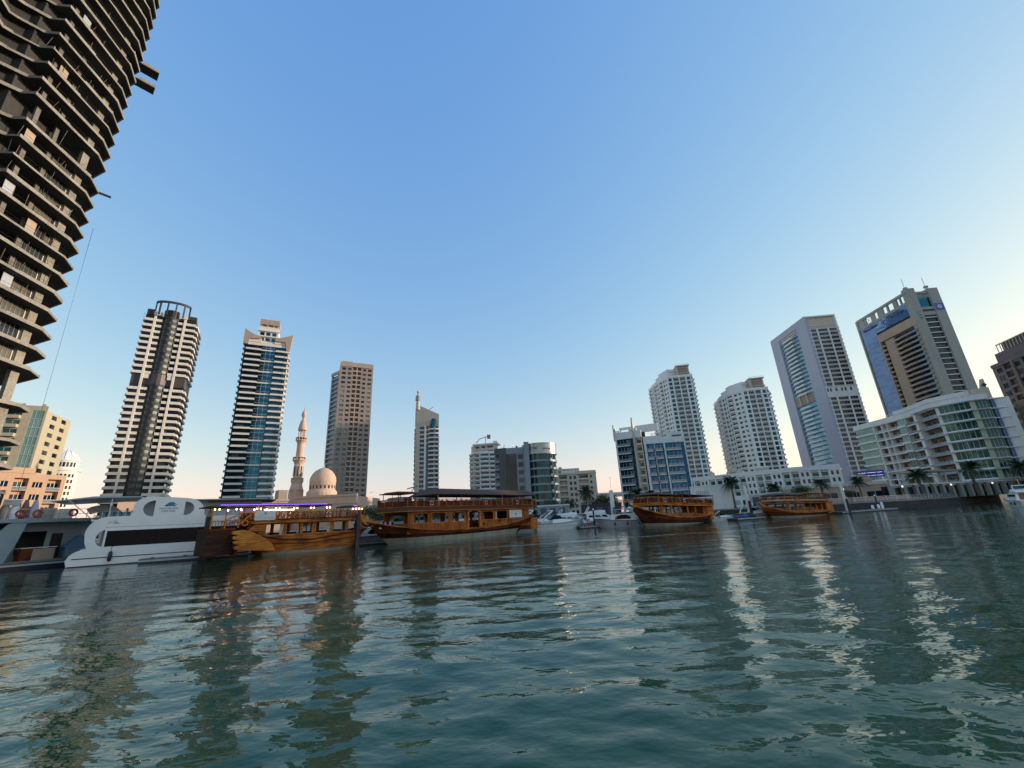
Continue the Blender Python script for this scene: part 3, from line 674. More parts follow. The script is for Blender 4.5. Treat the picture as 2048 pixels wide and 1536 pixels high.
# ================================================================== teal glass tower with winged roof
def winged_tower():
    fr = Frame([P(-34.9, 268), P(-30.1, 266)]); L = fr.L; l, r_, poly = quadframes(fr, 22)
    T = Thing('residential_tower', 'blue-green glass tower with white balcony strips and two upswept roof wings', 'building', centre(poly))
    core(T, poly, GZ, 106, 'white_wall')
    x1, x2 = L*.385, L*.69; n = 31; z0 = 3.0; fh = 3.33
    W = T.one('wall')
    for i in range(n):
        zf = z0+fh*i
        for a, b in ((L*.02, x1), (x2, L*.93)):
            B = T.part('balcony'); B.box(fr, a+.4, b, .003, 1.3, zf, zf+.2, 'white_wall'); B.box(fr, a+.4, b, 1.18, 1.3, zf+.2, zf+.95, 'band_cream'); B.box(fr, a+.4, b, 1.15, 1.18, zf+.95, zf+1.2, 'rail_glass')
            W.box(fr, a, b, -.4, 0, zf+2.75, zf+fh, 'glass_teal'); win(T, fr, a, b, zf, zf+2.75, -.2, 'glass', 'frame_white', nv=0)
            c = (a+b)/2+(1.2 if a < 5 else -1.5)
            for q in (0, 1, 2): win(T, fr, c+q*1., c+q*1.+.75, zf+.9, zf+2.4, -.1, 'glass_teal', None, name='pane')
        win(T, fr, x1+.05, x2-.05, zf+(.75 if i % 2 == 0 else .05), zf+fh, .25, 'glass_teal', 'frame_white', nv=2, nh=1)
        if i % 2 == 0: T.part('band').box(fr, x1, x2, -.2, .75, zf, zf+.75, 'band_cream')
        B = T.part('balcony'); B.box(fr, L*.935, L+.6, -1, .9, zf, zf+.2, 'white_wall'); B.box(fr, L*.935, L+.6, .75, .9, zf+.2, zf+1.15, 'band_cream'); B.box(fr, L+.45, L+.6, -1, .75, zf+.2, zf+1.15, 'band_cream')
        B = T.part('balcony'); B.box(fr, -.7, .3, -2, .6, zf, zf+.9, 'grey_clad')
        W.box(fr, L*.931, L, -.6, -.01, zf+2.6, zf+fh, 'glass_teal'); win(T, fr, L*.931, L, zf+.2, zf+2.6, -.3, 'glass', None)
    W.box(fr, 0, L*.02, -.5, .0, z0, z0+n*fh, 'glass_teal')
    for sd_ in (l, r_): facade(T, sd_, z0, fh, n, [('n', 5, {'g': 'glass'}), ('w', 1), ('p', 5, {'pd': .9}), ('w', 1), ('n', 4)], 'white_wall', 'glass', None)
    zt = z0+n*fh      # 106.2
    W.box(fr, 0, L, -.5, .2, zt, zt+1.6, 'band_cream'); roofslab(T, poly, zt+1.6, .4, 'white_wall', -.4)
    for a, b in ((.4, L*.36), (L*.66, L-.6)):
        W.box(fr, a, b, -6, .1, zt+2.003, zt+4.4, 'band_cream')
    T.part('roof_wing').plate(fr, [(-.9, zt), (-.9, zt+9.5), (1.2, zt+8), (4, zt+6.3), (7.4, zt+5.6), (7.4, zt+4), (2, zt+3.6), (1.6, zt)], -4, .9, 'tan_wall')
    T.part('roof_wing').plate(fr, [(L+.6, zt-2), (L+1.6, zt+8.8), (L-1.5, zt+7.4), (L-4.5, zt+6.2), (L-7.5, zt+5.4), (L-7.5, zt+3.6), (L-2, zt+3.6), (L-1, zt-2)], -4, .9, 'tan_wall')
    pb = T.part('penthouse'); a, b = L*.26, L*.72
    pb.box(fr, a, b, -14, -.3, zt+2.003, zt+12.5, 'band_cream')
    for k in range(3):
        u = a+.5+(b-a-1)*k/3; pb.box(fr, u+.4, u+2.6, -.3, -.25, zt+3.2, zt+5.2, 'glass_teal'); pb.box(fr, u+.4, u+2.6, -.3, -.25, zt+6.8, zt+8.8, 'glass_teal')
    for z in (zt+5.8, zt+9.4): pb.box(fr, a-.5, b+.5, -1, .5, z, z+.7, 'white_wall')
    pb.box(fr, a+.2, b-.2, -12, -1, zt+12.5, zt+13.6, 'tan_wall')
    for u in (a+.2, a+3.6, a+7, b-1.2): pb.box(fr, u, u+.9, -1.6, -.4, zt+12.503, zt+13.9, 'tan_wall')
    pb.box(fr, a+.1, b, -12, -.2, zt+13.9, zt+17.3, 'tan_wall'); T.part('antenna').tube(fr, [(a+3, -5, zt+17.3), (a+3, -5, zt+20)], .12, 'steel')
    T.done()
winged_tower()

# ================================================================== tan tower
def tan_tower():
    fr = Frame([P(-23.75, 293), P(-19.5, 295)]); L = fr.L; l, r_, poly = quadframes(fr, 20)
    T = Thing('residential_tower', 'square brown residential tower with green tinted windows behind the mosque', 'building', centre(poly))
    core(T, poly, GZ, 109, 'brown_wall')
    def f(z0, n, c0='glass', c5='glass'):
        facade(T, fr, z0, 3.3, n, [('w', 1.3), ('n', 2.6, {'g': c0, 's': .7, 'nv': 0}), ('w', 1.4), ('n', 2.3, {'g': 'glass_pale' if n > 12 else 'glass'}), ('w', 1.0), ('b', 2.4, {'ph': 1.1, 'g': 'glass'}), ('w', .7, {'m': 'tan_wall'}), ('b', 2.4, {'ph': 1.1}), ('w', 1.2), ('n', 2.1, {'g': 'glass'}), ('w', 1.3), ('n', 2.5, {'g': c5}), ('w', 1.1)], 'brown_wall', 'glass', 'frame_dark', par='tan_wall')
    f(2.9, 4); f(2.9+13.2, 16, 'glass_pale'); f(2.9+66, 8, 'glass_pale', 'glass_pale'); f(2.9+92.4, 4)
    zt = 2.9+105.6
    W = T.one('wall'); W.box(fr, 0, L, -.45, .35, zt, zt+3.3, 'tan_wall')
    for sd_ in (l, r_): facade(T, sd_, 2.9, 3.3, 32, [('w', 1.2), ('b', 3), ('w', 1.4), ('b', 3), ('w', 1.4), ('n', 2), ('w', 1)], 'grey_clad' if sd_ is l else 'brown_wall', 'glass', 'frame_dark')  # left side greyed: its shade is painted in, the wall is brown
    # lower stepped wing on the left, greyed to paint the same shade
    f2 = Frame([P(-24.7, 309), P(-23.75, 300)]); l2, r2, poly2 = quadframes(f2, 12)
    core(T, poly2, GZ, 104, 'grey_clad', 1.); facade(T, f2, 2.9, 3.3, 31, [('w', .5), ('b', 3, {'ph': 1.1}), ('w', .5)], 'grey_clad', 'glass', None); W.box(f2, 0, f2.L, -.4, .3, 105.2, 107.5, 'tan_wall')
    roofslab(T, poly, zt+1, .4, 'brown_wall', -.5); plant(T, fr, 1.5, 8, -9, -1.5, zt+1.4, zt+4.4, 'tan_wall'); T.done()
tan_tower()

# ================================================================== mosque
def mosque():
    fr = Frame([P(-27.6, 182), P(-20.6, 172)]); L = fr.L; l, r_, poly = quadframes(fr, 26)
    T = Thing('mosque', 'pale pink stone mosque with a banded dome and slender minaret', 'mosque', centre(poly))
    W = T.one('wall'); W.prism(WORLD, inset_poly(poly, .3), GZ, 13.2, 'pink_stone', raw=True)
    W.box(fr, 0, L, -.3, 0, GZ, 11, 'pink_stone'); W.box(fr, -.2, L+.2, -.5, .35, 11.003, 11.7, 'pink_stone'); W.box(fr, 0, L, -.3, .1, 11.7, 13.6, 'pink_stone')
    W.box(fr, -.2, L+.2, -.6, .5, 13.603, 14.4, 'pink_stone'); W.box(r_, 0, r_.L, -.3, .0, GZ, 13.6, 'pink_stone')
    for k in range(8):
        u = 1.2+k*(L-2)/8; win(T, fr, u, u+.8, 6, 9, .06, 'glass', None)
        T.part('arch').plate(fr, [(u-.35, 5.5), (u+1.15, 5.5), (u+1.15, 9), (u+.95, 9.8), (u+.4, 10.4), (u-.15, 9.8), (u-.35, 9)], .001, .05, 'beige_wall')
    c = P(-24.65, 186); cf = Frame([c, (c[0]+1, c[1])])
    dr = T.part('drum'); dr.lathe(cf, 0, 0, [(5.6, 13.4), (5.6, 16), (5.0, 16.8), (4.75, 17), (4.75, 18.6), (4.9, 18.7), (4.9, 19.1)], 24, 'pink_stone', smooth=False)
    for k in range(20):
        a = 2*math.pi*k/20; x, y = math.cos(a), math.sin(a); f = Frame([(c[0]+x*4.72-y*.3, c[1]+y*4.72+x*.3), (c[0]+x*4.72+y*.3, c[1]+y*4.72-x*.3)][::-1]); win(T, f, 0, .55, 17.3, 18.5, .09, 'glass', None)
    T.part('dome').lathe(cf, 0, 0, [(4.75, 19.1), (4.95, 20.3), (4.8, 21.6), (4.2, 23), (3.1, 24.4), (1.6, 25.3), (.5, 25.7), (.15, 25.9)], 32, 'pink_stone')
    T.part('finial').lathe(cf, 0, 0, [(.1, 25.8), (.3, 26.2), (.08, 26.5), (.22, 26.9), (.05, 27.2), (.03, 28.4)], 8, 'metal_band')
    # minaret
    c = P(-27.5, 188); mf = Frame([c, (c[0]+.9, c[1]-.45)]); mn = T.part('minaret')
    mn.box(mf, -1.9, 1.9, -1.9, 1.9, GZ, 17.3, 'pink_stone'); mn.lathe(mf, 0, 0, [(2.6, 17.3), (1.8, 20.3)], 8, 'pink_stone', smooth=False)
    def shaft(r0, r1, z0, z1, n=8): mn.lathe(mf, 0, 0, [(r0, z0), (r1, z1)], n, 'pink_stone', smooth=False)
    def gallery(z, r, r2):
        mn.lathe(mf, 0, 0, [(r, z-1.5), (r*1.12, z-1.1), (r*1.15, z-.8), (r2, z-.3), (r2, z), (r, z+.01)], 12, 'pink_stone', smooth=False)
        for k in range(12):
            a = 2*math.pi*k/12; mn.lathe(mf, r2*.93*math.cos(a), r2*.93*math.sin(a), [(.16, z), (.16, z+1.1)], 5, 'pink_stone')
        mn.lathe(mf, 0, 0, [(r2*.97, z+.9), (r2*.97, z+1.1), (r2*.86, z+1.1), (r2*.86, z+.9)], 12, 'pink_stone')
    shaft(1.75, 1.7, 20.3, 28.2); gallery(20.8, 1.75, 2.25); gallery(29.0, 1.7, 2.45)
    mn.lathe(mf, 0, 0, [(1.45, 28.5), (1.4, 36.5)], 16, 'pink_stone')
    gallery(37, 1.4, 2.1)
    for k in range(8):
        a = 2*math.pi*(k+.5)/8; mn.lathe(mf, 1.2*math.cos(a), 1.2*math.sin(a), [(.19, 37), (.19, 41)], 6, 'pink_stone'); 
        u, d = 1.72*math.cos(a), 1.72*math.sin(a); f = Frame([(c[0]+math.cos(a)*1.64-math.sin(a)*.2, c[1]+math.sin(a)*1.64+math.cos(a)*.2), (c[0]+math.cos(a)*1.64+math.sin(a)*.2, c[1]+math.sin(a)*1.64-math.cos(a)*.2)][::-1]); win(T, f, 0, .38, 22.6, 26.4, .12, 'interior_dark', None)
    mn.lathe(mf, 0, 0, [(1.6, 41), (1.75, 41.4), (1.6, 41.8), (1.45, 43), (1.05, 44.6), (.55, 45.6), (.45, 46), (.75, 46.8), (.95, 47.6), (.8, 48.5), (.3, 49.3), (.12, 50), (.2, 50.4), (.06, 50.7), (.03, 52.6)], 12, 'pink_stone')
    T.done()
    # side hall with the purple-grey wall and the low slit-windowed hall
    fr = Frame([P(-33, 172), P(-28.2, 176)]); l, r_, poly = quadframes(fr, 14)
    T = Thing('low_hall', 'low grey-brown hall between the mosque minaret and the slit-windowed hall', 'building', centre(poly))
    T.one('wall').prism(WORLD, poly, GZ, 12.6, 'brown_wall', raw=True); T.part('cornice').box(fr, -.2, fr.L+.2, -.5, .3, 12.603, 13.2, 'tan_wall'); T.part('tower_stub').box(fr, fr.L-3.2, fr.L-.2, -5, -1, 13.2, 16.5, 'brown_wall'); T.done()
    fr = Frame([P(-43.2, 158), P(-38.7, 158)]); l, r_, poly = quadframes(fr, 14)
    T = Thing('low_hall', 'low pink hall just left of the hall with slit windows', 'building', centre(poly))
    T.one('wall').prism(WORLD, poly, GZ, 12.3, 'pink_stone', raw=True); T.part('cornice').box(fr, -.2, fr.L+.2, -.5, .3, 12.303, 12.9, 'tan_wall')
    for k in range(4): win(T, fr, 2+2.5*k, 2.5+2.5*k, 8, 10.5, .03, 'glass', None)
    T.done()
    fr = Frame([P(-38.6, 150), P(-33.5, 153)]); l, r_, poly = quadframes(fr, 14)
    T = Thing('low_hall', 'low cream hall with narrow slit windows in pairs', 'building', centre(poly))
    T.one('wall').prism(WORLD, poly, GZ, 11.9, 'beige_wall', raw=True); T.part('cornice').box(fr, -.2, fr.L+.2, -.5, .25, 11.903, 12.3, 'beige_wall')
    for k in range(5):
        for j in range(3):
            u = 1.1+k*2.5+j*.62; win(T, fr, u, u+.2, 6.4, 10.4, .03, 'glass', None)
    T.done()
mosque()

# ================================================================== slim tower with spire
def spire_tower():
    fr = Frame([P(-13.6, 312), P(-10.45, 312)]); L = fr.L; l, r_, poly = quadframes(fr, 16)
    T = Thing('residential_tower', 'slim cream tower with sloping top wall and banded spire', 'building', centre(poly))
    core(T, poly, GZ, 72, 'beige_wall')
    a, b, c_, d = L*.19, L*.375, L*.455, L*.57
    facade(T, fr, 3, 3.25, 21, [('w', 1)], 'beige_wall', u0=0, u1=a)
    facade(T, fr, 3, 3.25, 21, [('n', 1, {'s': .5, 'h': 2.5, 'nv': 1})], 'beige_wall', 'glass', 'frame_white', u0=a, u1=b)
    facade(T, fr, 3, 3.25, 21, [('w', 1)], 'white_wall', u0=b, u1=c_)
    T.one('wall').box(fr, c_, d, -.5, -.1, 3, 58, 'teal_strip'); facade(T, fr, 58, 3.25, 4, [('b', 1, {'ph': 1.})], 'beige_wall', u0=c_, u1=d)
    bay = Frame([fr.w(d+(L-d)*t, .1+1.5*math.sin(math.pi*(.1+.75*t)), 0)[:2] for t in [0, .2, .4, .6, .8, 1]])
    for i in range(21):
        zf = 3+3.25*i; B = T.part('balcony'); B.box(bay, 0, bay.L, -2, 1., zf, zf+.25, 'white_wall'); B.box(bay, 0, bay.L, .88, 1., zf+.25, zf+1.0, 'white_wall')
        win(T, bay, .2, bay.L*.45, zf+.3, zf+3.2, -1.4, 'glass', 'frame_dark', 1); win(T, bay, bay.L*.46, bay.L*.66, zf+.3, zf+3.2, -.7, 'glass_mint', None); win(T, bay, bay.L*.67, bay.L-.1, zf+.3, zf+3.2, -1.6, 'glass', 'frame_dark', 1)
    T.part('lantern').lathe(fr, (d+L)/2-.3, -.6, [(1.9, 71), (1.9, 75.4), (1.5, 76.6), (.6, 77)], 14, 'glass_teal')
    T.part('crown_wall').plate(fr, [(0, 71.25), (c_-.01, 71.25), (c_, 71.25), (d, 71.25), (L, 71.25), (L, 80.6), (L*.28, 86.4), (L*.17, 87.4), (L*.17, 90), (.15, 90), (0, 86)], -2.6, -2., 'beige_wall')
    T.part('crown_wall').box(fr, 0, d, -2, 0, 71.26, 73.5, 'beige_wall')
    sp = T.part('spire'); sp.lathe(fr, 1.3, -2.3, [(1.7, 84), (1.4, 90), (1.2, 91)], 8, 'beige_wall')
    for k in range(4): sp.lathe(fr, 1.3, -2.3, [(1.1, 91+k*1.1), (2.1-.1*k, 91.4+k*1.1), (2.1-.1*k, 91.8+k*1.1), (1.1, 92+k*1.1)], 12, 'boat_grey')
    sp.lathe(fr, 1.3, -2.3, [(.7, 95), (.6, 98), (1.0, 98.1), (.9, 98.8), (.2, 99.4)], 8, 'beige_wall')
    facade(T, l, 3, 3.25, 21, [('p', 4, {'pd': .8}), ('w', 1), ('p', 4, {'pd': .8})], 'grey_clad', 'glass', None)
    facade(T, r_, 3, 3.25, 21, [('w', 1), ('n', 2), ('w', 1)], 'beige_wall')
    T.one('wall').box(l, 0, l.L, -.5, .3, 71.3, 83, 'grey_clad')
    T.part('roof_crane').tube(fr, [(L*.5, -6, 84), (L*.75, -5, 87.2)], .35, 'crane_white'); T.part('roof_crane').box(fr, L*.45, L*.55, -7, -5, 72, 84, 'crane_white')
    T.done()
spire_tower()
# ================================================================== round-cornered white block with roof crane
def crane_block():
    fr = Frame([P(-6.3, 318), P(-5.7, 312), P(-4.4, 309), P(-2.4, 311)]); L = fr.L
    poly = [tuple(q) for q in fr.p]+[P(-2.4, 330), P(-6.2, 332)]
    T = Thing('apartment_block', 'white rounded apartment block with a small roof crane behind the grey office drum', 'building', centre(poly))
    core(T, poly, GZ, 51, 'white_cool')
    facade(T, fr, 3, 3.3, 14, [('w', .4), ('p', 3, {'pd': .8}), ('w', .5), ('b', 3.4, {'ph': .9}), ('w', .6), ('p', 4.2, {'pd': 1.3}), ('w', .5), ('p', 4, {'pd': .9}), ('w', .3)], 'white_cool', 'glass', 'frame_dark')
    roofslab(T, poly, 49.2, .5, 'white_cool', .4)
    f2 = Frame([fr.w(1, -3, 0)[:2], fr.w(L, -3, 0)[:2]])
    core(T, [tuple(f2.p[0]), tuple(f2.p[1]), P(-2.2, 328), P(-6.2, 328)], 49, 57, 'beige_wall', .6)
    facade(T, f2, 49.8, 3.3, 2, [('w', 1), ('n', 2), ('w', 1), ('n', 2), ('w', 1), ('n', 3), ('w', 2)], 'beige_wall', 'glass', 'frame_dark')
    T.part('roof').box(f2, -.6, f2.L+.6, -10, .8, 56.5, 57.5, 'white_cool'); T.part('roof').box(f2, f2.L-3, f2.L-.5, -4, -.5, 57.51, 59, 'white_cool')
    c = T.part('roof_crane'); c.tube(fr, [(L*.62, -6, 57), (L*.62, -6, 62)], .3, 'crane_white'); c.tube(fr, [(L*.08, -5, 58.5), (L*.3, -5.5, 61), (L*.62, -6, 62.3), (L*.72, -6, 62.6)], .35, 'crane_white'); c.box(fr, L*.68, L*.8, -6.8, -5.4, 61, 64, 'crane_red')
    T.done()
crane_block()

# ================================================================== grey office block with drum and sign
def drum_office():
    f1 = Frame([P(-2.95, 196), P(-1.3, 194)]); f2 = Frame([P(-1.28, 193), P(1.15, 192)])
    T = Thing('office_building', 'grey glass office building with a round sign-topped drum', 'building', (0, 196, GZ))
    # dark left block
    poly = [tuple(f1.p[0]), tuple(f1.p[1]), P(-1.3, 210), P(-2.9, 210)]
    core(T, poly, GZ, 33.5, 'grey_dark_clad', .6); T.one('wall').box(f1, f1.L*.4, f1.L, -.5, 0, GZ, 34, 'grey_dark_clad'); T.one('wall').box(f1, 0, f1.L*.4, -.5, 0, 31, 34.004, 'grey_dark_clad')
    facade(T, f1, 2.8, 3.5, 8, [('b', 1, {'bd': .6})], 'grey_clad', 'glass_sky2', 'frame_white', u0=0, u1=f1.L*.39, rail=None)
    # middle: tall dark glazing and square windows
    L = f2.L; poly = [tuple(f2.p[0]), tuple(f2.p[1]), P(1.2, 210), P(-1.2, 210)]
    core(T, poly, GZ, 33, 'grey_clad', .5)
    facade(T, f2, 2.8, 3.5, 8, [('g', 4.2, {'sp': .12, 'm': 'frame_dark', 'g': 'glass', 'nv': 4, 'nh': 1}), ('w', .5), ('n', 2.1, {'s': .9, 'h': 3., 'g': 'glass', 'nv': 0}), ('w', .5)], 'grey_clad', 'glass', 'frame_dark')
    T.one('wall').box(f2, -.05, L, -.5, .25, 30.803, 33.6, 'grey_clad')
    # pylon
    T.part('fin_wall').plate(Frame([P(1.16, 190.5), P(1.9, 190.5)]), [(0, GZ), (2.3, GZ), (2.3, 35.6), (0, 35.8)], -10, 0, 'grey_clad')
    # drum
    c = np.array(P(3.25, 198.5)); R = 7.6
    arc = Frame([(c[0]-R*math.cos(a), c[1]-R*math.sin(a)) for a in np.linspace(math.radians(5), math.radians(205), 27)])
    dr = T.part('drum'); dr.lathe(Frame([c, (c[0]+1, c[1])]), 0, 0, [(R-.9, GZ), (R-.9, 34)], 32, 'grey_dark_clad')
    for i in range(7):
        zf = 5.2+3.5*i+.6
        n = 16
        for k in range(n):
            a, b = arc.L*(.03+.97*k/n), arc.L*(.03+.97*(k+1)/n); win(T, arc, a, b, zf+.55, zf+3.5-.35, -.1, 'glass_green' if (i*7+k*3) % 5 else 'glass', 'frame_dark', nv=1)
        T.part('band').box(arc, 0, arc.L, -.9, .45, zf-.35, zf+.55, 'grey_clad')
        b = T.part('air_conditioner'); b.box(arc, arc.L*.58, arc.L*.60, .46, 1.2, zf-.2, zf+1.1, 'white_cool')
    T.part('window').box(arc, 0, arc.L, -.3, -.1, GZ, 5.4, 'glass_green')
    sgn = T.part('sign_band'); sgn.box(arc, 0, arc.L, -.6, .6, 30.0, 34.7, 'metal_band'); sgn.box(arc, 0, arc.L, -.7, .75, 34.71, 35.0, 'metal_band')
    t = MB(); t.parent = sgn; T.parts.append(('lettering', t))
    lettering(t, arc, 'SIGNATURE', arc.L*.16, 32.0, 1.75, .62, 'ink_blue', width=6.0, thick=.05)
    for k in range(4): t.tube(arc, [(arc.L*.10+k*.35, .66, 33.7), (arc.L*.125+k*.35, .66, 32.6), (arc.L*.16+k*.2, .66, 31.6)], .09, 'ink_blue', 4)
    lettering(t, arc, '\uFEAE\uFEB8\uFE98\uFEE8\uFEA0\uFEF4\uFEB3', arc.L*.46, 32.0, 1.6, .62, 'ink_blue', width=4.0, thick=.05)
    T.part('roof_unit').tube(f1, [(3.5, -3, 34), (4.3, -3, 36)], .15, 'steel'); T.part('roof_unit').box(f2, 4, 4.8, -5, -4, 33, 35, 'frame_dark')
    for k in range(3): T.part('roof_unit').tube(f2, [(3+k*2.2, -1, 33.6), (3+k*2.2, -1, 35-.3*k)], .08, 'steel', 4)
    T.done()
drum_office()

# ================================================================== beige block
def beige_block():
    fr = Frame([P(5.3, 262), P(10.55, 264)]); L = fr.L; l, r_, poly = quadframes(fr, 16)
    T = Thing('apartment_block', 'low beige apartment block with long dark balconies right of the drum', 'building', centre(poly))
    core(T, poly, GZ, 24, 'beige_wall')
    facade(T, fr, 2.6, 3.35, 7, [('w', 1.6), ('b', 4.4, {'g': 'glass', 'bd': 1.8}), ('w', 1.3), ('n', 1.4, {'s': .6}), ('w', 1.), ('n', 1.4, {'s': .6}), ('w', 1.3), ('b', 5.6, {'bd': 1.8}), ('w', 1), ('n', 1.0), ('w', 2.4)], 'beige_wall', 'glass', 'frame_dark')
    facade(T, r_, 2.6, 3.35, 7, [('w', 2), ('n', 1.5), ('w', 3)], 'beige_wall')
    T.one('wall').box(fr, -.3, L+.3, -1, .4, 26.053, 26.9, 'beige_wall'); roofslab(T, poly, 26.06, .4, 'beige_wall', -.5)
    p = T.part('penthouse'); p.box(fr, 1, L*.6, -10, -2, 26.47, 30, 'beige_wall'); p.box(fr, L*.5, L+.2, -8, -1, 26.47, 28.2, 'beige_wall')
    for k in range(5): p.box(fr, 2+k*2.4, 3+k*2.4, -2, -1.97, 27.4, 28.8, 'glass')
    sg = T.part('sign'); sg.box(fr, L*.14, L*.56, -1.9, -1.7, 27.2, 28.6, 'sign_white'); lettering(sg, fr, '–—– —–——–', L*.17, 27.6, .9, -1.69, 'ink_black', width=8)
    p.lathe(fr, 3, -5, [(1.2, 30), (1.2, 31), (.4, 31.6)], 12, 'beige_wall'); T.done()
beige_block()

# ================================================================== road viaduct behind
v = Thing('viaduct', 'pale concrete road viaduct passing behind the waterfront', 'bridge', (-60, 360, GZ))
vf = Frame([P(-26, 360), P(-14, 345), P(0, 345), P(16, 352)])
v.part('deck').box(vf, 0, vf.L, -9, 0, 14.6, 16.6, 'beige_wall'); v.part('barrier').box(vf, 0, vf.L, -.4, .15, 16.603, 17.8, 'white_wall')
for k in range(9): v.part('pier').box(vf, 8+k*30, 10.5+k*30, -6, -3, GZ, 14.6, 'beige_wall')
v.done()
b = P(-17.2, 335); T = Thing('road_sign', 'blue overhead road sign above the viaduct', 'sign', (b[0], b[1], 16.6)); f = Frame([b, (b[0]+1, b[1])])
T.part('gantry').tube(f, [(-4, -13, 16.6), (-3.6, -13, 20.3), (-2, -13, 21.2), (4, -13, 21.4)], .18, 'steel'); p_ = T.part('panel'); p_.box(f, -1.2, 3.6, -12.9, -12.7, 17.4, 21, 'sign_blue'); T.done()
def lamp(name, loc, label, h=9, group=None):
    T = Thing(name, label, 'street lamp', (loc[0], loc[1], loc[2]), group); f = Frame([(loc[0], loc[1]), (loc[0]+1, loc[1])])
    T.part('pole').tube(f, [(0, 0, loc[2]), (0, 0, loc[2]+h)], [.16, .09], 'steel'); T.part('lamp_head').box(f, -1.5, 1.5, -.15, .15, loc[2]+h, loc[2]+h+.16, 'steel'); return T.done()
q = P(-18.9, 350); lamp('street_lamp', (q[0], q[1], 16.6), 'thin double-arm street lamp on the viaduct right of the tan tower', 10)
q = P(12.3, 345); lamp('street_lamp', (q[0], q[1], 16.6), 'thin street lamp on the viaduct left of the blue glass building', 12)

# ================================================================== blue glass apartment building
def blue_building():
    T = Thing('apartment_block', 'blue glass apartment block with white balcony slabs and pointed roof fins', 'building', (62, 200, GZ))
    f1 = Frame([P(13.6, 191), P(17.0, 188.5)]); f2 = Frame([P(17.15, 188.5), P(22.2, 192)])
    for f, z in ((f1, 34), (f2, 31.5)): l, r_, poly = quadframes(f, 15); core(T, poly, GZ, z, 'white_cool')
    W = T.one('wall')
    L = f1.L
    def strip(f, a, b, z0, n, over=1.0, nv=3, part=1):
        for i in range(n):
            zf = z0+3.35*i
            W.box(f, a, b, -.4, -.02, zf+2.85, zf+3.35, 'glass_blue')
            win(T, f, a, b, zf+.25, zf+2.85, -.1, 'glass_blue', 'frame_white', nv=nv)
            g = T.part('window'); c = a+(b-a)*.62
            for q in (0, .62, 1.5): g.box(f, c+q*.6, c+q*.6+.07, -.02, .05, zf+.4, zf+2.5, 'frame_white')
            g.box(f, c, c+.95, -.02, .04, zf+2.5, zf+2.58, 'frame_white')
            B = T.part('balcony'); B.box(f, a+(-.4 if part else .2), b-(b-a)*.2, -.01, 1.3, zf, zf+.3, 'white_cool'); B.box(f, a+.1, b-(b-a)*.22, 1.2, 1.25, zf+.3, zf+1.2, 'rail_glass')
    strip(f1, L*.06, L*.68, 3.3, 9, nv=4)
    facade(T, f1, 3.3, 3.35, 9, [('w', 1.4), ('b', 3.2, {'g': 'glass_green', 'bd': .9, 'ph': .9}), ('w', .6)], 'beige_wall', 'glass', 'frame_dark', u0=L*.69, u1=L)
    W.box(f1, 0, L*.06, -.6, .5, GZ, 38.5, 'white_cool'); W.box(f1, L*.06, L, -.5, .3, 33.45, 36.6, 'white_cool'); 
    T.part('roof_frame').plate(f1, [(L*.06, 36.61), (L*1.55, 36.61), (L*1.55, 40), (L*.06, 40)], -7.5, -7, 'white_cool', holes=[[(L*.14, 37), (L*.5, 37), (L*.5, 38.8), (L*.14, 38.8)], [(L*.57, 37), (L*.74, 37), (L*.74, 39.4), (L*.57, 39.4)]])
    for u in (L*.1, L*.54): W.box(f1, u, u+.6, -7, -.5, 36.61, 37.6, 'white_cool')
    T.part('roof_fin').plate(turned(f1, .0, .6), [(0, 33), (0, 40.3), (2.5, 38.6), (6, 37.8), (6, 33)], -.5, 0, 'beige_wall')
    T.part('roof_fin').plate(turned(f1, L*.74, .7), [(0, 2.3), (0, 40.5), (.8, 42.6), (1.8, 40.5), (4.5, 39.2), (6, 39), (6, 2.3)], -.6, 0, 'beige_wall')
    T.one('wall').box(f1, L*.86, L*1.1, -3, -2.6, GZ, 36, 'interior_dark')
    L2 = f2.L
    strip(f2, L2*.05, L2*.24, 3.3, 8, nv=1, part=0); strip(f2, L2*.25, L2*.47, 3.3, 8, nv=2, part=0); strip(f2, L2*.50, L2*.97, 3.3, 8, nv=4)
    for a, b in ((0, .05), (.24, .25), (.47, .50), (.97, 1)): W.box(f2, L2*a, L2*b, -.5, .9 if a != .97 else .1, GZ, 30.2, 'white_cool')
    W.box(f2, 0, L2*.47, -.5, .3, 30.203, 33.5, 'white_cool'); W.box(f2, L2*.47, L2, -.5, .2, 30.203, 32.6, 'white_cool'); W.box(f2, L2*.6, L2+.1, -1.2, -.51, 32.61, 34.8, 'white_cool'); W.box(f2, L2*.72, L2*.94, -.5, .22, 33-.1, 33.3, 'frame_dark')
    tr = T.part('roof_truss')
    for k in range(8): u = L2*(.22+.07*k); tr.tube(f2, [(u, -2, 33.2), (u+.6, -2, 34.8), (u+1.2, -2, 33.2)], .1, 'frame_dark', 4)
    tr.tube(f2, [(L2*.2, -2, 34.8), (L2*.85, -2, 34.9)], .1, 'frame_white', 4)
    l, r_, poly = quadframes(f2, 15); facade(T, r_, 3.3, 3.35, 8, [('w', 1), ('g', 5, {'m': 'white_cool'}), ('w', 1), ('g', 4, {'m': 'white_cool'}), ('w', 1)], 'white_cool', 'glass_blue')
    roofslab(T, poly, 32, .4, 'white_cool', -.6); l, r_, poly = quadframes(f1, 15); roofslab(T, poly, 35.8, .4, 'white_cool', -.6)
    facade(T, l, 3.3, 3.35, 9, [('w', 1)], 'white_cool'); T.done()
blue_building()

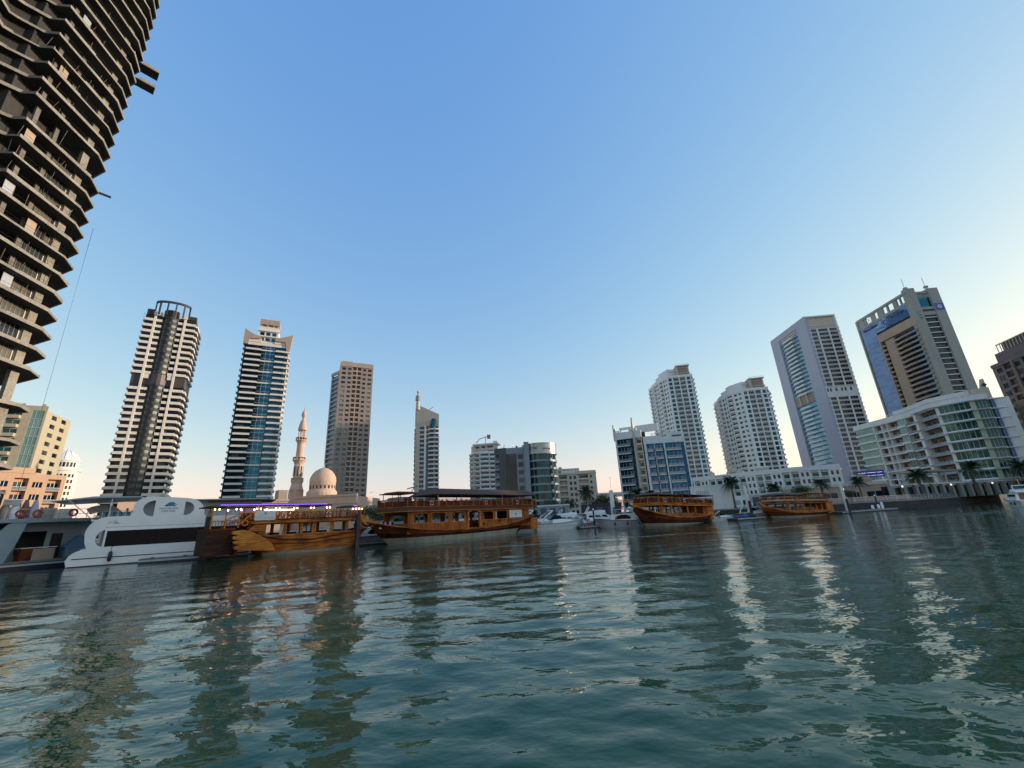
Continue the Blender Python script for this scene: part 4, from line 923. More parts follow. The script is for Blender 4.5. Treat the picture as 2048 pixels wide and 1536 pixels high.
# ================================================================== two white towers with podium
def white_tower(name, label, pts, H, n, box_b, box_z, back, D2):
    """side face bends away to the left, broad face toward the water"""
    side = Frame([P(*q) for q in pts[:-1]]); front = Frame([P(*pts[-2]), P(*pts[-1])]); L = front.L
    poly = [tuple(q) for q in side.p]+[tuple(front.p[1]), P(*back[0]), P(*back[1])]
    T = Thing(name, label, 'building', centre(poly))
    z0 = H-1.6-3.3*n
    core(T, poly, GZ, H-1, 'white_wall')
    facade(T, front, z0, 3.3, n, [('w', .7), ('n', 1.9, {'s': .5, 'h': 2.8, 'g': 'glass_green', 'nv': 0}), ('w', .8), ('b', 3.2, {'ph': .9, 'g': 'glass', 'lintel': .3}), ('w', .45), ('b', 3.2, {'ph': .9, 'g': 'glass', 'lintel': .3}), ('w', .8), ('n', 1.9, {'s': .5, 'h': 2.8, 'g': 'glass_green', 'nv': 0}), ('w', .6), ('n', .8, {'g': 'glass_pale', 'nv': 0}), ('w', .1)], 'white_wall', 'glass', 'frame_white', rail='rail_glass')
    cols = []
    for k in range(D2): cols += [('w', 1.0), ('p', 3.4, {'pd': 1.0, 'h': 2.6}), ('w', 1.2), ('n', 1.6, {'g': 'glass'}), ('w', .9), ('n', 1.4, {'g': 'glass_pale'})]
    facade(T, side, z0, 3.3, n, cols+[('w', 1)], 'white_wall', 'glass', 'frame_dark')
    l, r_, _ = quadframes(front, 20)
    facade(T, r_, z0, 3.3, n, [('p', 3, {'pd': 1.2}), ('w', 1), ('n', 1.5), ('w', 1), ('p', 3, {'pd': 1.2}), ('w', 1)], 'white_wall', 'glass', 'frame_dark')
    W = T.one('wall')
    for f in (front, side): W.box(f, 0, f.L, -.45, .15, H-1.597, H, 'white_wall'); 
    W.box(front, 0, L, -.5, 0, GZ, z0, 'white_wall'); W.box(side, 0, side.L, -.45, 0, GZ, z0, 'white_wall')
    roofslab(T, poly, H-.9, .4, 'white_wall', -.6)
    a, b = L*box_b[0], L*box_b[1]
    p = T.part('penthouse'); p.box(front, a, a+1.2, -9, -.4, H-.5, box_z, 'beige_wall'); p.box(front, a+1.2, b, -9, -1.6, H-.5, box_z, 'beige_wall'); p.box(front, a+1.6, b-.6, -1.6, -1.55, H+1.6, box_z-1.2, 'brown_wall'); p.box(front, a-.3, b+.4, -9.4, .1, box_z, box_z+.7, 'beige_wall'); p.box(front, a+1.2, b+.2, -1.6, -.2, H+.9, H+1.5, 'beige_wall')
    sl_ = side.L
    p.box(side, sl_*.45, sl_*.98, -9, -1.2, H-.5, H+3.6, 'white_wall'); p.box(side, sl_*.62, sl_*.99, -8, -1.6, H+3.603, (H+box_z)/2+2.2, 'white_wall'); p.box(side, sl_*.2, sl_*.45, -6, -1, H-.5, H+1.6, 'white_wall')
    rl = T.part('railing')
    for z in (.5, 1.0): rl.tube(front, [(a-.2, -.1, box_z+.7+z), (b+.3, -.1, box_z+.7+z)], .05, 'steel', 4); rl.tube(side, [(.3, -.3, H+z), (sl_*.45, -.3, H+z)], .05, 'steel', 4)
    for k in range(8): u = a+(b-a)*k/7; rl.tube(front, [(u, -.1, box_z+.7), (u, -.1, box_z+1.7)], .05, 'steel', 4)
    T.done()
white_tower('residential_tower', 'white apartment tower rising directly behind the blue glass block', [(18.8, 358), (20.0, 338), (21.35, 326), (24.5, 330)], 100, 28, (.42, .93), 107, [(24.6, 356), (20.5, 375)], 3)
white_tower('residential_tower', 'shorter white apartment tower with curved side behind the long white podium', [(26.3, 362), (27.0, 345), (28.2, 332), (29.75, 325), (32.5, 331)], 81, 22, (.36, .92), 87.5, [(32.8, 356), (27.6, 380)], 3)

def podium():
    fr = Frame([P(21.6, 283), P(32.8, 263), P(37.2, 268)]); L = fr.L
    poly = [tuple(q) for q in fr.p]+[P(37.4, 285), P(32.5, 282), P(21.9, 300)]
    T = Thing('podium_block', 'long low white podium block with a grid of windows under the two white towers', 'building', centre(poly))
    core(T, poly, GZ, 19, 'white_cool'); cols = [('w', .8)]
    for k in range(6): cols += [('b', 3.9, {'g': 'glass_green', 'bd': 1.2, 'ph': .45}), ('w', .9), ('b', 3.9, {'g': 'glass_green', 'bd': 1.2, 'ph': .45}), ('w', 1.3), ('n', 1.3, {'s': .8, 'h': 2.8, 'g': 'glass', 'nv': 1}), ('w', 1.3), ('n', 1.3, {'s': .8, 'h': 2.8, 'g': 'glass', 'nv': 1}), ('w', 1.3)]
    facade(T, fr, 7.7, 3.5, 3, cols, 'white_cool', 'glass', 'frame_dark')
    W = T.one('wall'); W.box(fr, 0, L, -.45, .12, 18.203, 20.5, 'white_cool'); W.box(fr, 0, L, -.45, -.0, GZ, 7.697, 'white_cool'); roofslab(T, poly, 18.6, .3, 'white_cool', -.6)
    for k in range(18): win(T, fr, 2+k*4., 4.6+k*4., 3.3, 5.8, .06, 'glass_teal' if k % 3 else 'panel_green', 'frame_white')
    t = T.part('lettering'); lettering(t, fr, 'BULF TOWERS', fr.at_bearing(24.9), 19.1, 1.0, .13, 'ink_black', width=8)
    for u, w_, h in ((.16, 3, 3.5), (.3, 10, 2.5), (.33, 3, 5), (.44, 3, 2), (.5, 7, 3.2)): T.part('plant_room').box(fr, L*u, L*u+w_, -6, -2.6, 18.9, 19+h, 'beige_wall')
    for k in range(3): T.part('roof_unit').lathe(fr, L*.42+k*3.2, -3, [(.3, 19), (.3, 20.6), (.8, 20.9), (.2, 21.3)], 10, 'boat_white')
    T.done()
podium()

# ================================================================== white framed tower
def framed_tower():
    left = Frame([P(33.9, 417), P(37.75, 376)]); front = Frame([P(37.75, 376), P(40.6, 389)]); LL, LF = left.L, front.L
    poly = [tuple(left.p[0]), tuple(left.p[1]), tuple(front.p[1]), P(39.8, 415), P(36.2, 440)]
    T = Thing('residential_tower', 'tall tower in a pale grey folded frame with blue glass recess and white balconies', 'building', centre(poly))
    H = 141; core(T, poly, GZ, H-8, 'grey_frame', 2.4)
    W = T.one('wall')
    a, b = left.at_bearing(34.75), left.at_bearing(36.75)
    W.plate(left, [(0, GZ), (LL, GZ), (LL, H), (0, H)], -2.2, 0, 'grey_frame', holes=[[(a, 6), (b, 6), (b, 136), (a, 136)]])
    wI = b-a
    n1, n2 = 21, 15
    for zz, n in ((6, n1), (84, n2)):
        for i in range(n):
            zf = zz+3.35*i
            win(T, left, a+.02, b-.02, zf+.3, zf+3.3, -1.6, 'glass_sky2', 'frame_white', nv=3)
            B = T.part('balcony'); B.box(left, a+wI*.18, b-wI*.12, -1.59, .9, zf, zf+.28, 'white_wall'); B.box(left, a+wI*.24, b-wI*.28, .8, .9, zf+.28, zf+1.2, 'white_wall'); B.box(left, a+.05, b-.05, -1.59, -.6, zf+.001, zf+.22, 'white_wall')
    W.box(left, a, b, -1.7, -.8, 76.4, 84, 'brown_wall')
    for q in (.25, .6): T.part('column').box(left, a+wI*q, a+wI*q+1.2, -.79, .2, 76.4, 84, 'beige_wall')
    W.box(left, a+.01, b-.01, -1.7, -.7, 134.3, 135.98, 'beige_wall')
    # frame edge and broad face
    W.box(front, 0, .9, -2, .35, GZ, H, 'grey_frame'); W.box(front, LF-.9, LF, -2, .35, GZ, H, 'white_wall'); W.box(front, .9, LF-.9, -2, .3, H-1, H, 'white_wall')
    W.box(front, .9, LF-.9, -1.9, -1.2, 131, H-1.003, 'beige_wall')
    f = Frame([front.w(.95+(LF-1.9)*t, .15*math.sin(math.pi*t), 0)[:2] for t in (0, .5, 1)])
    cols = [('n', .9, {'g': 'glass', 'nv': 0, 's': .4, 'h': 2.9}), ('w', .3), ('p', 2.6, {'pd': .9, 'ph': .35}), ('w', .9), ('p', 4.6, {'pd': .7, 'ph': .35, 'nv': 3}), ('w', .8), ('p', 3.6, {'pd': 1.1, 'ph': .35}), ('w', .3)]
    facade(T, f, 5.4, 3.35, 21, cols, 'white_wall', 'glass', 'frame_white', rail=None)
    W.box(f, 0, f.L, -.45, .05, 75.75, 83.4, 'white_cool')
    for q in (.04, .14, .32, .5, .62, .8): win(T, f, f.L*q, f.L*q+1.2, 79.5, 82, .09, 'glass', None)
    facade(T, f, 83.4, 3.35, 14, cols, 'white_wall', 'glass', 'frame_white')
    roofslab(T, poly, H-8, .4, 'white_wall', -.8); l, r_, _ = quadframes(front, 24)
    facade(T, r_, GZ, 3.35, 39, [('p', 4), ('w', 1), ('n', 2), ('w', 2)], 'white_wall', 'glass', None)
    T.done()
framed_tower()

# ================================================================== blue glass tower with brown balcony inset
def blue_tower():
    left = Frame([P(42.15, 404), P(46.75, 369)]); front = Frame([P(46.75, 369), P(48.95, 383)]); LL, LF = left.L, front.L
    poly = [tuple(left.p[0]), tuple(left.p[1]), tuple(front.p[1]), P(48.2, 410), P(44.2, 440)]
    T = Thing('hotel_tower', 'sky-blue glass tower with brown balcony inset and stone corner pylons', 'building', centre(poly))
    core(T, poly, GZ, 125, 'stone_pylon', 2.2); W = T.one('wall')
    W.box(left, 0, 1.3, -2, .4, GZ, 134.6, 'stone_pylon')
    a, b = left.at_bearing(43.55), LL-.4
    g = .9; z = 3.
    while z < 126.5:
        if z < 117: win(T, left, 1.3, a-.25, z+.06, z+3.3, -.1, 'glass_sky', 'frame_dark' if 0 else None)
        else: win(T, left, 1.3, LL-.3, z+.06, z+3.3, -.1, 'glass_sky', None)
        W.box(left, 1.3, a-.25 if z < 117 else LL-.3, -.5, -.12, z, z+.06, 'frame_dark'); z += 3.3
    # inset of balconies
    W.plate(left, [(a-.25, 3), (b+.35, 3), (b+.35, 116.9), (a-.25, 116.9)], -2, .2, 'tan_wall', holes=[[(a+.5, 3.5), (b-.1, 3.5), (b-.1, 111), (a+.5, 111)]])
    c0 = a+.5; wI = b-.1-c0
    for i in range(32):
        zf = 3.6+3.33*i
        W.box(left, c0, c0+wI*.12, -2, -1.5, zf, zf+3.33, 'interior_dark'); W.box(left, c0+wI*.12, c0+wI*.36, -2, .1, zf, zf+3.33, 'tan_wall')
        for p0, p1, m_ in ((.36, .52, 'tan_wall'), (.53, .74, 'brown_wall'), (.75, .99, 'grey_clad')):
            B = T.part('balcony'); B.box(left, c0+wI*p0, c0+wI*p1, -1.4, .45+.5*(p0 > .5), zf, zf+1.25, m_)
            win(T, left, c0+wI*p0, c0+wI*p1, zf+1.25, zf+3.33, -1.4, 'glass', 'frame_dark')
        T.part('balcony').box(left, c0, c0+wI*.1, -1.5, .3, zf, zf+1.0, 'tan_wall')
    # open roof frame
    rf = T.part('roof_frame'); rf.box(left, 1.3, LL, -1.4, .3, 133.6, 135.2, 'stone_pylon'); rf.box(left, 1.3, LL, -1.4, .1, 126.4, 128.4, 'stone_pylon')
    for u, w_ in ((.06, 4), (.17, 1), (.3, 3.5), (.44, 5.), (.62, 1.2), (.74, 3.2), (.86, .8)): rf.box(left, LL*u, LL*u+w_, -1.3, -.2, 128.403, 133.598, 'stone_pylon')
    rf.tube(left, [(LL*.2, -.6, 128.4), (LL*.29, -.6, 133.6)], .15, 'frame_dark', 4); rf.tube(left, [(LL*.29, -.6, 128.4), (LL*.2, -.6, 133.6)], .15, 'frame_dark', 4)
    t = T.part('lettering'); lettering(t, left, 'Vimoedoo', LL*.09, 123.4, 2.8, -.09, 'ink_blue', width=LL*.27, thick=.15); t.ring(left, LL*.44, .05, 124.2, .9, .3, 'sign_white', 12); lettering(t, left, 'J L', LL*.49, 123.4, 2.6, -.09, 'ink_blue', thick=.12)
    lettering(t, left, '\uFEE9\uFEAE\uFEE7 \uFEE1\uFEF4\uFEE3', LL*.64, 123.6, 2.4, -.09, 'ink_blue', width=LL*.24, thick=.12)
    # front: pylon, dark recess, pylon
    p1, p2 = front.at_bearing(47.38), front.at_bearing(48.28)
    T.part('pylon').box(front, 0, p1, -3, .6, GZ, 137, 'stone_pylon'); T.part('pylon').box(front, p2, LF, -14, .6, GZ, 136, 'stone_pylon')
    for x in (.25, .5, .75): W.box(front, p1*x-.05, p1*x+.05, .6, .66, GZ, 136.5, 'stone_pylon')
    for i in range(31):
        zf = 4+3.63*i; win(T, front, p1, p2, zf, zf+3.63-.3, -.6, 'glass', 'frame_dark', nv=2); T.part('balcony').box(front, p1+.3, p2-.3, -.55, .2, zf+1.9, zf+2.4, 'white_cool'); W.box(front, p1, p2, -1, -.5, zf+3.33, zf+3.63, 'dark_brown')
    W.box(front, p1, p2, -2, .3, 116.6, 119.2, 'stone_pylon'); W.box(front, p1+.2, p2-.2, -2, -.3, 119.2, 120.8, 'dark_brown'); W.box(front, p1, p2, -2, .3, 120.803, 122.6, 'stone_pylon'); win(T, front, p1, p2, 122.6, 130, -.8, 'glass_teal', None); rf.box(front, p1, p2, -2, -.4, 133, 134.5, 'stone_pylon'); rf.tube(front, [(p1, -1, 130), (p2, -1, 133.5)], .4, 'stone_pylon', 4)
    em = T.part('emblem'); em.box(front, p2+.6, LF-.2, .6, .75, 119.5, 124.5, 'sign_blue'); em.ring(front, (p2+LF)/2, .8, 122, 1.1, .25, 'sign_white', 14)
    for k in range(4): em.tube(front, [((p2+LF)/2+1.4*math.cos(k*.785), .8, 122+1.4*math.sin(k*.785)), ((p2+LF)/2-1.4*math.cos(k*.785), .8, 122-1.4*math.sin(k*.785))], .1, 'sign_white', 4)
    for k in range(3): win(T, front, p1*.28+k*.5, p1*.75, 118.5-k*2., 119.6-k*2., .68, 'glass_pale', None)
    l, r_, _ = quadframes(front, 24); W.box(r_, 14, r_.L, -.5, 0, GZ, 128, 'stone_pylon')
    for u, d in ((p1*.25, -1), (p2+.8, -1)): T.part('antenna').tube(front, [(u, d, 136), (u-.1, d, 145)], .22, 'steel'); T.part('antenna').box(front, u-.8, u+1.2, d-.8, d+.8, 137, 138.4, 'stone_pylon')
    roofslab(T, poly, 125, .5, 'stone_pylon', -2.4); T.done()
blue_tower()

# ================================================================== curved waterfront block
def curved_block():
    fr = Frame([P(39.25, 259), P(41.0, 250), P(43.4, 238), P(44.4, 230), P(45.5, 222), P(46.8, 220), P(48.0, 219), P(49.35, 221)]); L = fr.L
    poly = [tuple(q) for q in fr.p]+[P(49.9, 240), P(46, 250), P(41, 280)]
    T = Thing('apartment_block', 'curved pale waterfront apartment block with green glass and wooden-brown loggias', 'building', centre(poly))
    core(T, poly, GZ, 32, 'white_cool', 2.2); n = 8; z0 = 6.9; fh = 3.42
    def px(x): # facade stations read along the eaves
        return x
    az = lambda a: fr.at_bearing(a)
    B0, B1, B2, B3, B4, B5, B6, B7, B8, B9, B10, B11 = [az(a) for a in (39.3, 40.85, 41.5, 41.9, 42.75, 43.35, 44.15, 44.35, 45.75, 46.0, 48.1, 48.45)]
    def lvl(a, b, kind, g='glass_green', mm='white_cool', nn=n, zz=z0):
        facade(T, fr, zz, fh, nn, [kind], mm, g, 'frame_white', rail='rail_glass', u0=a, u1=b, par='white_cool')
    lo = {'bd': 1.7, 'ph': .95, 'back': 'loggia_brown', 'g': 'glass_bronze', 'lintel': .25}
    lvl(B0, B1-.5, ('g', 1, {'sp': .75, 'd': .45, 'g': 'glass_mint'})); lvl(B1-.5, B1, ('w', 1))
    lvl(B1, B2-.4, ('b', 1, lo)); lvl(B2-.4, B2, ('w', 1)); lvl(B2, B3-.3, ('b', 1, lo)); lvl(B3-.3, B3, ('w', 1)); lvl(B3, B4, ('b', 1, lo))
    lvl(B4, B5, ('g', 1, {'sp': .75, 'd': .45, 'g': 'glass_mint'}), nn=4, zz=z0+fh*4); lvl(B4, B5, ('g', 1, {'sp': .75, 'd': .45, 'g': 'glass_green'}), nn=4)
    lvl(B5, B6, ('b', 1, lo)); lvl(B6, B7, ('w', 1, {'d': .5})); lvl(B7, B8, ('b', 1, lo)); lvl(B8, B9, ('w', 1)); lvl(B9, B10, ('g', 1, {'sp': .85, 'd': .5, 'nv': 5}))
    lvl(B10, B11, ('w', 1, {'d': .3, 'm': 'yellow_green'})); lvl(B11, L, ('g', 1, {'sp': .6, 'nv': 3, 'g': 'glass_green'}))
    T.one('wall').box(fr, 0, L, -.45, .3, z0+n*fh, z0+n*fh+2.3, 'white_cool'); T.one('wall').box(fr, B4, L*.93, -.6, .5, z0+n*fh+2.303, z0+n*fh+3.9, 'white_cool')
    roofslab(T, poly, z0+n*fh+.5, .4, 'white_cool', -.6)
    for i in range(n+1):
        zf = z0+fh*i
        S = T.part('slab_edge'); S.box(fr, B6, L*.99, .52, 1.15, zf+.18, zf+.42, 'boat_grey'); S.box(fr, L*.9, L+3.6, -1, .5, zf, zf+.3, 'white_cool')
    for k in range(14): T.part('railing').tube(fr, [(B1+k*1., -1, 36.6), (B1+k*1., -1, 37.6)], .04, 'steel', 4)
    T.part('railing').tube(fr, [(B1, -1, 37.6), (B4, -1, 37.6)], .05, 'steel', 4)
    T.part('roof_sculpture').box(fr, L-3, L+1.2, -3, 0, 35, 38.6, 'beige_wall'); T.part('roof_sculpture').plate(fr, [(L-.5, 38.6), (L+1.2, 38.6), (L+1.2, 42), (L+.4, 42)], -2, -1, 'beige_wall'); T.part('roof_sculpture').lathe(fr, L+.2, .4, [(.2, 39), (.8, 39.6), (.2, 40.2)], 8, 'frame_dark')
    # ground floor arcade
    W = T.one('wall'); W.box(fr, 0, L, -.45, -.1, 6.3, z0-.003, 'white_cool'); W.box(fr, 0, L, -2.3, -2, GZ, 6.3, 'glass_green')
    for k in range(16): u = L*(k+.5)/16; T.part('column').box(fr, u-.5, u+.5, -1.9, .0, GZ, 6.297, 'stone_pylon')
    T.part('awning').prism(fr, [(B9, .2), (L, .2), (L, 3.5), (B9, 3)], 6.2, 6.5, 'ochre_wall')
    # tall blank side panel
    sp = Frame([P(49.45, 221), P(50.6, 222)]); T.part('side_panel').box(sp, .2, sp.L, -10, -.4, GZ, 34.5, 'white_cool'); T.part('side_panel').box(sp, .3, .8, -.39, .1, GZ, 34.8, 'sign_blue'); T.done()
curved_block()

def waterfront_shops():
    # low frontage between the podium and the curved block and along the curved promenade
    fr = Frame([P(31.5, 170), P(37.5, 178), P(40.5, 176)]); poly = [tuple(q) for q in fr.p]+[P(41, 195), P(37, 200), P(32, 195)]
    T = Thing('shop_row', 'single storey tan shop row with arched porch left of the curved block', 'building', centre(poly))
    T.one('wall').prism(WORLD, inset_poly(poly, .9), GZ, 7.4, 'beige_wall', raw=True)
    facade(T, fr, GZ, 5, 1, [('w', 1), ('n', 3, {'s': 0.1, 'h': 3.1, 'g': 'glass_green'}), ('w', .8), ('n', 3, {'s': .1, 'h': 3.1, 'g': 'glass_green'}), ('w', .8), ('n', 3, {'s': .1, 'h': 3.1}), ('w', 2), ('n', 1, {'s': .9, 'h': 3}), ('w', .5), ('n', 1, {'s': .9, 'h': 3}), ('w', 1.5), ('n', 3, {'s': .1, 'h': 3.}), ('w', 1)], 'tan_wall', 'glass', 'frame_white')
    T.one('wall').box(fr, 0, fr.L, -1, .3, GZ+5.003, GZ+5.9, 'beige_wall'); T.part('parapet').plate(fr, [(fr.L*.72, GZ+5.9)]+[(fr.L*.72+2.5-2.5*math.cos(a), GZ+5.9+2.6*math.sin(a)) for a in np.linspace(.1, 3.04, 10)]+[(fr.L*.72+5, GZ+5.9)], -1, .2, 'tan_wall'); T.done()
    fr = Frame([P(40.7, 172), P(42.6, 178), P(45, 192), P(47, 204), P(50.5, 232), P(55, 262)]); poly = [tuple(q) for q in fr.p]+[P(55, 275), P(50.2, 243), P(46.6, 212), P(44.4, 203), P(41, 186)]
    T = Thing('shop_row', 'low glazed arcade of shops below the curved apartment block', 'building', centre(poly))
    W = T.one('wall'); W.prism(WORLD, poly, GZ+4.1, GZ+4.5, 'white_cool', raw=True); L = fr.L; W.box(fr, 0, L, -3.2, -3, GZ, GZ+4.1, 'interior_dark')
    n = 26
    for k in range(n):
        u = L*k/n; T.part('column').box(fr, u, u+1.1, -1, 0, GZ, GZ+4.097, 'stone_pylon'); win(T, fr, u+1.1, u+L/n, GZ, GZ+3.6, -1.2, 'glass_green' if k % 3 else 'glass', 'frame_dark', nv=3)
        W.box(fr, u+1.1, u+L/n, -1.3, -.9, GZ+3.6, GZ+4.097, 'white_cool')
    a = fr.L*.12; pg = T.part('pergola'); 
    for k in range(4): u = a+k*6; pg.box(fr, u, u+.3, -6, -5.7, GZ+4.5, GZ+8, 'beige_wall'); pg.box(fr, u, u+.3, -1, -.7, GZ+4.5, GZ+8, 'beige_wall')
    pg.box(fr, a-1, a+20, -8, -.3, GZ+8.003, GZ+8.5, 'tan_wall'); T.done()
waterfront_shops()

def led_board():
    c = P(39.6, 205); f = Frame([P(38.4, 207), P(40.6, 207)]); T = Thing('led_sign', 'dark blue illuminated sign board with two lines of white writing', 'sign', (f.p[0][0], f.p[0][1], GZ))
    b = T.part('board'); b.box(f, 0, f.L, -.4, 0, 10.6, 13.0, 'sign_led'); t = MB(); t.parent = b; T.parts.append(('lettering', t))
    lettering(t, f, '– —– ——– —–', .5, 12.0, .85, .0, 'led_white', width=f.L-1); lettering(t, f, '—— –— –— ——', .4, 10.95, .8, .0, 'led_white', width=f.L-.9)
    for u in (.8, f.L-1): T.part('post').box(f, u, u+.3, -.35, -.05, GZ, 10.597, 'steel')
    T.done()
led_board()

def edge_blocks():
    fr = Frame([P(50.3, 262), P(57, 225)]); l, r_, poly = quadframes(fr, 24)
    T = Thing('apartment_tower', 'dark plum-brown stepped tower at the right edge', 'building', centre(poly)); core(T, poly, GZ, 52, 'plum_brown')
    cols = [('w', 1.2)]
    for k in range(5): cols += [('n', 1.6, {'g': 'glass', 's': .6}), ('w', .7, {'m': 'plum_brown'}), ('b', 2.4, {'g': 'glass_bronze', 'bd': 1.}), ('w', .9, {'d': .4})]
    facade(T, fr, 2.8, 3.3, 15, cols, 'plum_brown', 'glass', 'frame_dark'); T.one('wall').box(fr, 0, fr.L, -.5, .3, 52.3, 53.6, 'plum_brown')
    T.part('penthouse').box(fr, 3, fr.L, -12, -.6, 52.6, 57.5, 'plum_brown'); T.part('penthouse').box(fr, 7, fr.L, -12, -1.2, 57.5, 61, 'plum_brown')
    for k in range(14): T.part('railing').box(fr, 5+k*1.6, 5.2+k*1.6, -1, -.8, 57.5, 60.6, 'beige_wall')
    T.part('railing').box(fr, 5, 27, -1.1, -.7, 60.6, 61, 'beige_wall'); facade(T, l, 2.8, 3.3, 15, [('w', 1)], 'plum_brown'); T.done()
    fr = Frame([P(50.75, 232), P(58, 196)]); l, r_, poly = quadframes(fr, 14)
    T = Thing('apartment_block', 'ochre apartment block with round windows at the right edge', 'building', centre(poly)); core(T, poly, GZ, 32, 'ochre_wall')
    facade(T, fr, 2.8, 3.5, 8, [('w', 1), ('w', 2.5), ('b', 4, {'g': 'glass_green'}), ('w', 2), ('b', 4), ('w', 2), ('n', 2), ('w', 2)], 'ochre_wall', 'glass', 'frame_dark')
    T.one('wall').box(fr, 0, fr.L, -.5, .2, 30.8, 33.5, 'ochre_wall')
    for i in range(7):
        b = T.part('round_window'); b.ring(fr, 2.4, .02, 4.7+3.5*i, .5, .14, 'loggia_brown', 12); b.lathe(fr, 2.4, .0, [(.01, 4.4+3.5*i), (.35, 4.5+3.5*i), (.35, 4.9+3.5*i), (.01, 5+3.5*i)], 8, 'glass')
    facade(T, l, 2.8, 3.5, 8, [('w', 1)], 'ochre_wall'); T.done()
edge_blocks()

def backland():
    f = Frame([P(-21, 185), P(-5.5, 190)]); l, r_, poly = quadframes(f, 18); T = Thing('parking_building', 'low dark grey parking building under the viaduct behind the largest dhow', 'building', centre(poly))
    core(T, poly, GZ, 9.5, 'grey_dark_clad'); facade(T, f, 2.6, 3.3, 2, [('w', .6)]+[('b', 5, {'g': 'glass', 'bd': 1.2}), ('w', .8)]*7, 'grey_clad', 'glass', None); T.part('parapet').box(f, 0, f.L, -.4, .2, 9.203, 10.4, 'grey_clad'); T.done()
backland()
def service_walls():
    # pale walls standing on the quay behind the moored boats
    for (a, b, z, m_, lab) in ((P(2.5, 122), P(6.6, 121), 5.4, 'grey_clad', 'grey quayside wall behind the nearest white motor yachts'),
                              (P(8.2, 124), P(13.2, 123), 5.0, 'navy', 'dark hoarding on the quay under the tree line'),
                              (P(21.8, 132), P(26.2, 130), 8.4, 'white_cool', 'white quayside service building with louvred front'),
                              (P(28.0, 131), P(31.2, 130), 5.4, 'boat_grey', 'grey quayside wall with planted top left of the smallest dhow')):
        f = Frame([a, b]); T = Thing('quay_building', lab, 'wall', (a[0], a[1], GZ)); W = T.part('wall'); W.box(f, 0, f.L, -3, 0, GZ+.1, z, m_); T.part('coping').box(f, -.1, f.L+.1, -3.1, .1, z+.003, z+.35, 'white_cool' if m_ != 'navy' else 'navy')
        if m_ == 'white_cool':
            for k in range(7): T.part('louvre').box(f, 1.5+k*.5, 1.8+k*.5, .001, .06, z-2.4, z-1, 'boat_grey')
            win(T, f, .5, 2.5, GZ+.6, GZ+2.4, .05, 'glass_teal', None)
        else:
            for k in range(3): T.part('panel').box(f, f.L*(.1+.3*k), f.L*(.1+.3*k)+1.6, .001, .05, GZ+.5, z-.5, 'grey_dark_clad' if m_ != 'navy' else 'grey_dark_clad')
        T.done()
service_walls()

# ------------------------------------------------------------------ boats
class BoatFrame(Frame):
    """boat frame: u along the side seen, d from the centre line (+ toward the viewer), small trim by the stern"""
    def __init__(s, p0, p1, half, tilt=0., mirror=None):
        a = np.array(p0, float); b = np.array(p1, float); u = (b-a)/np.linalg.norm(b-a); n = np.array([u[1], -u[0]])
        Frame.__init__(s, [a-n*half, a-n*half+u]); s.tilt = tilt; s.mir = mirror
    def w(s, u, d, z):
        if s.mir is not None: u = s.mir-u
        q = s.p[0]+s.U[0]*u+s.N[0]*d; return (float(q[0]), float(q[1]), z+s.tilt*u)
    def heading(s): return math.atan2(s.U[0][1], s.U[0][0])
def hull_shell(T, fr, levels, mats, nt=26, name='hull', full=.22):
    """levels: (bow_u, stern_u, half_beam, z(u), stern_ratio) from keel to sheer"""
    P_ = []
    for (ub, us, B, zf, sr) in levels:
        row = []
        for i in range(nt+1):
            t = i/nt; t = t**1.25; u = ub+(us-ub)*t
            h = B*(1-(1-min(1, t/full))**2.4)
            if t > .6: h *= 1-(1-sr)*((t-.6)/.4)**2
            row.append((u, max(h, .04), zf(u) if callable(zf) else zf))
        P_.append(row)
    b = T.part(name); n = nt+1
    for k in range(len(P_)-1):
        for s in (1, -1):
            vs = [fr.w(u, s*h, z) for u, h, z in P_[k]]+[fr.w(u, s*h, z) for u, h, z in P_[k+1]]
            b.add(vs, [[i, i+1, n+i+1, n+i] for i in range(nt)], mats[k], True)
    st = [fr.w(r[-1][0], r[-1][1], r[-1][2]) for r in P_]+[fr.w(r[-1][0], -r[-1][1], r[-1][2]) for r in P_[::-1]]
    b.add(st, [list(range(len(st)))], mats[-1]); top = P_[-1]
    b.add([fr.w(u, h, z-.25) for u, h, z in top]+[fr.w(u, -h, z-.25) for u, h, z in top], [[i, i+1, n+i+1, n+i] for i in range(nt)], 'teak')
    return P_, b
RINGS = []; CHAIRS = []
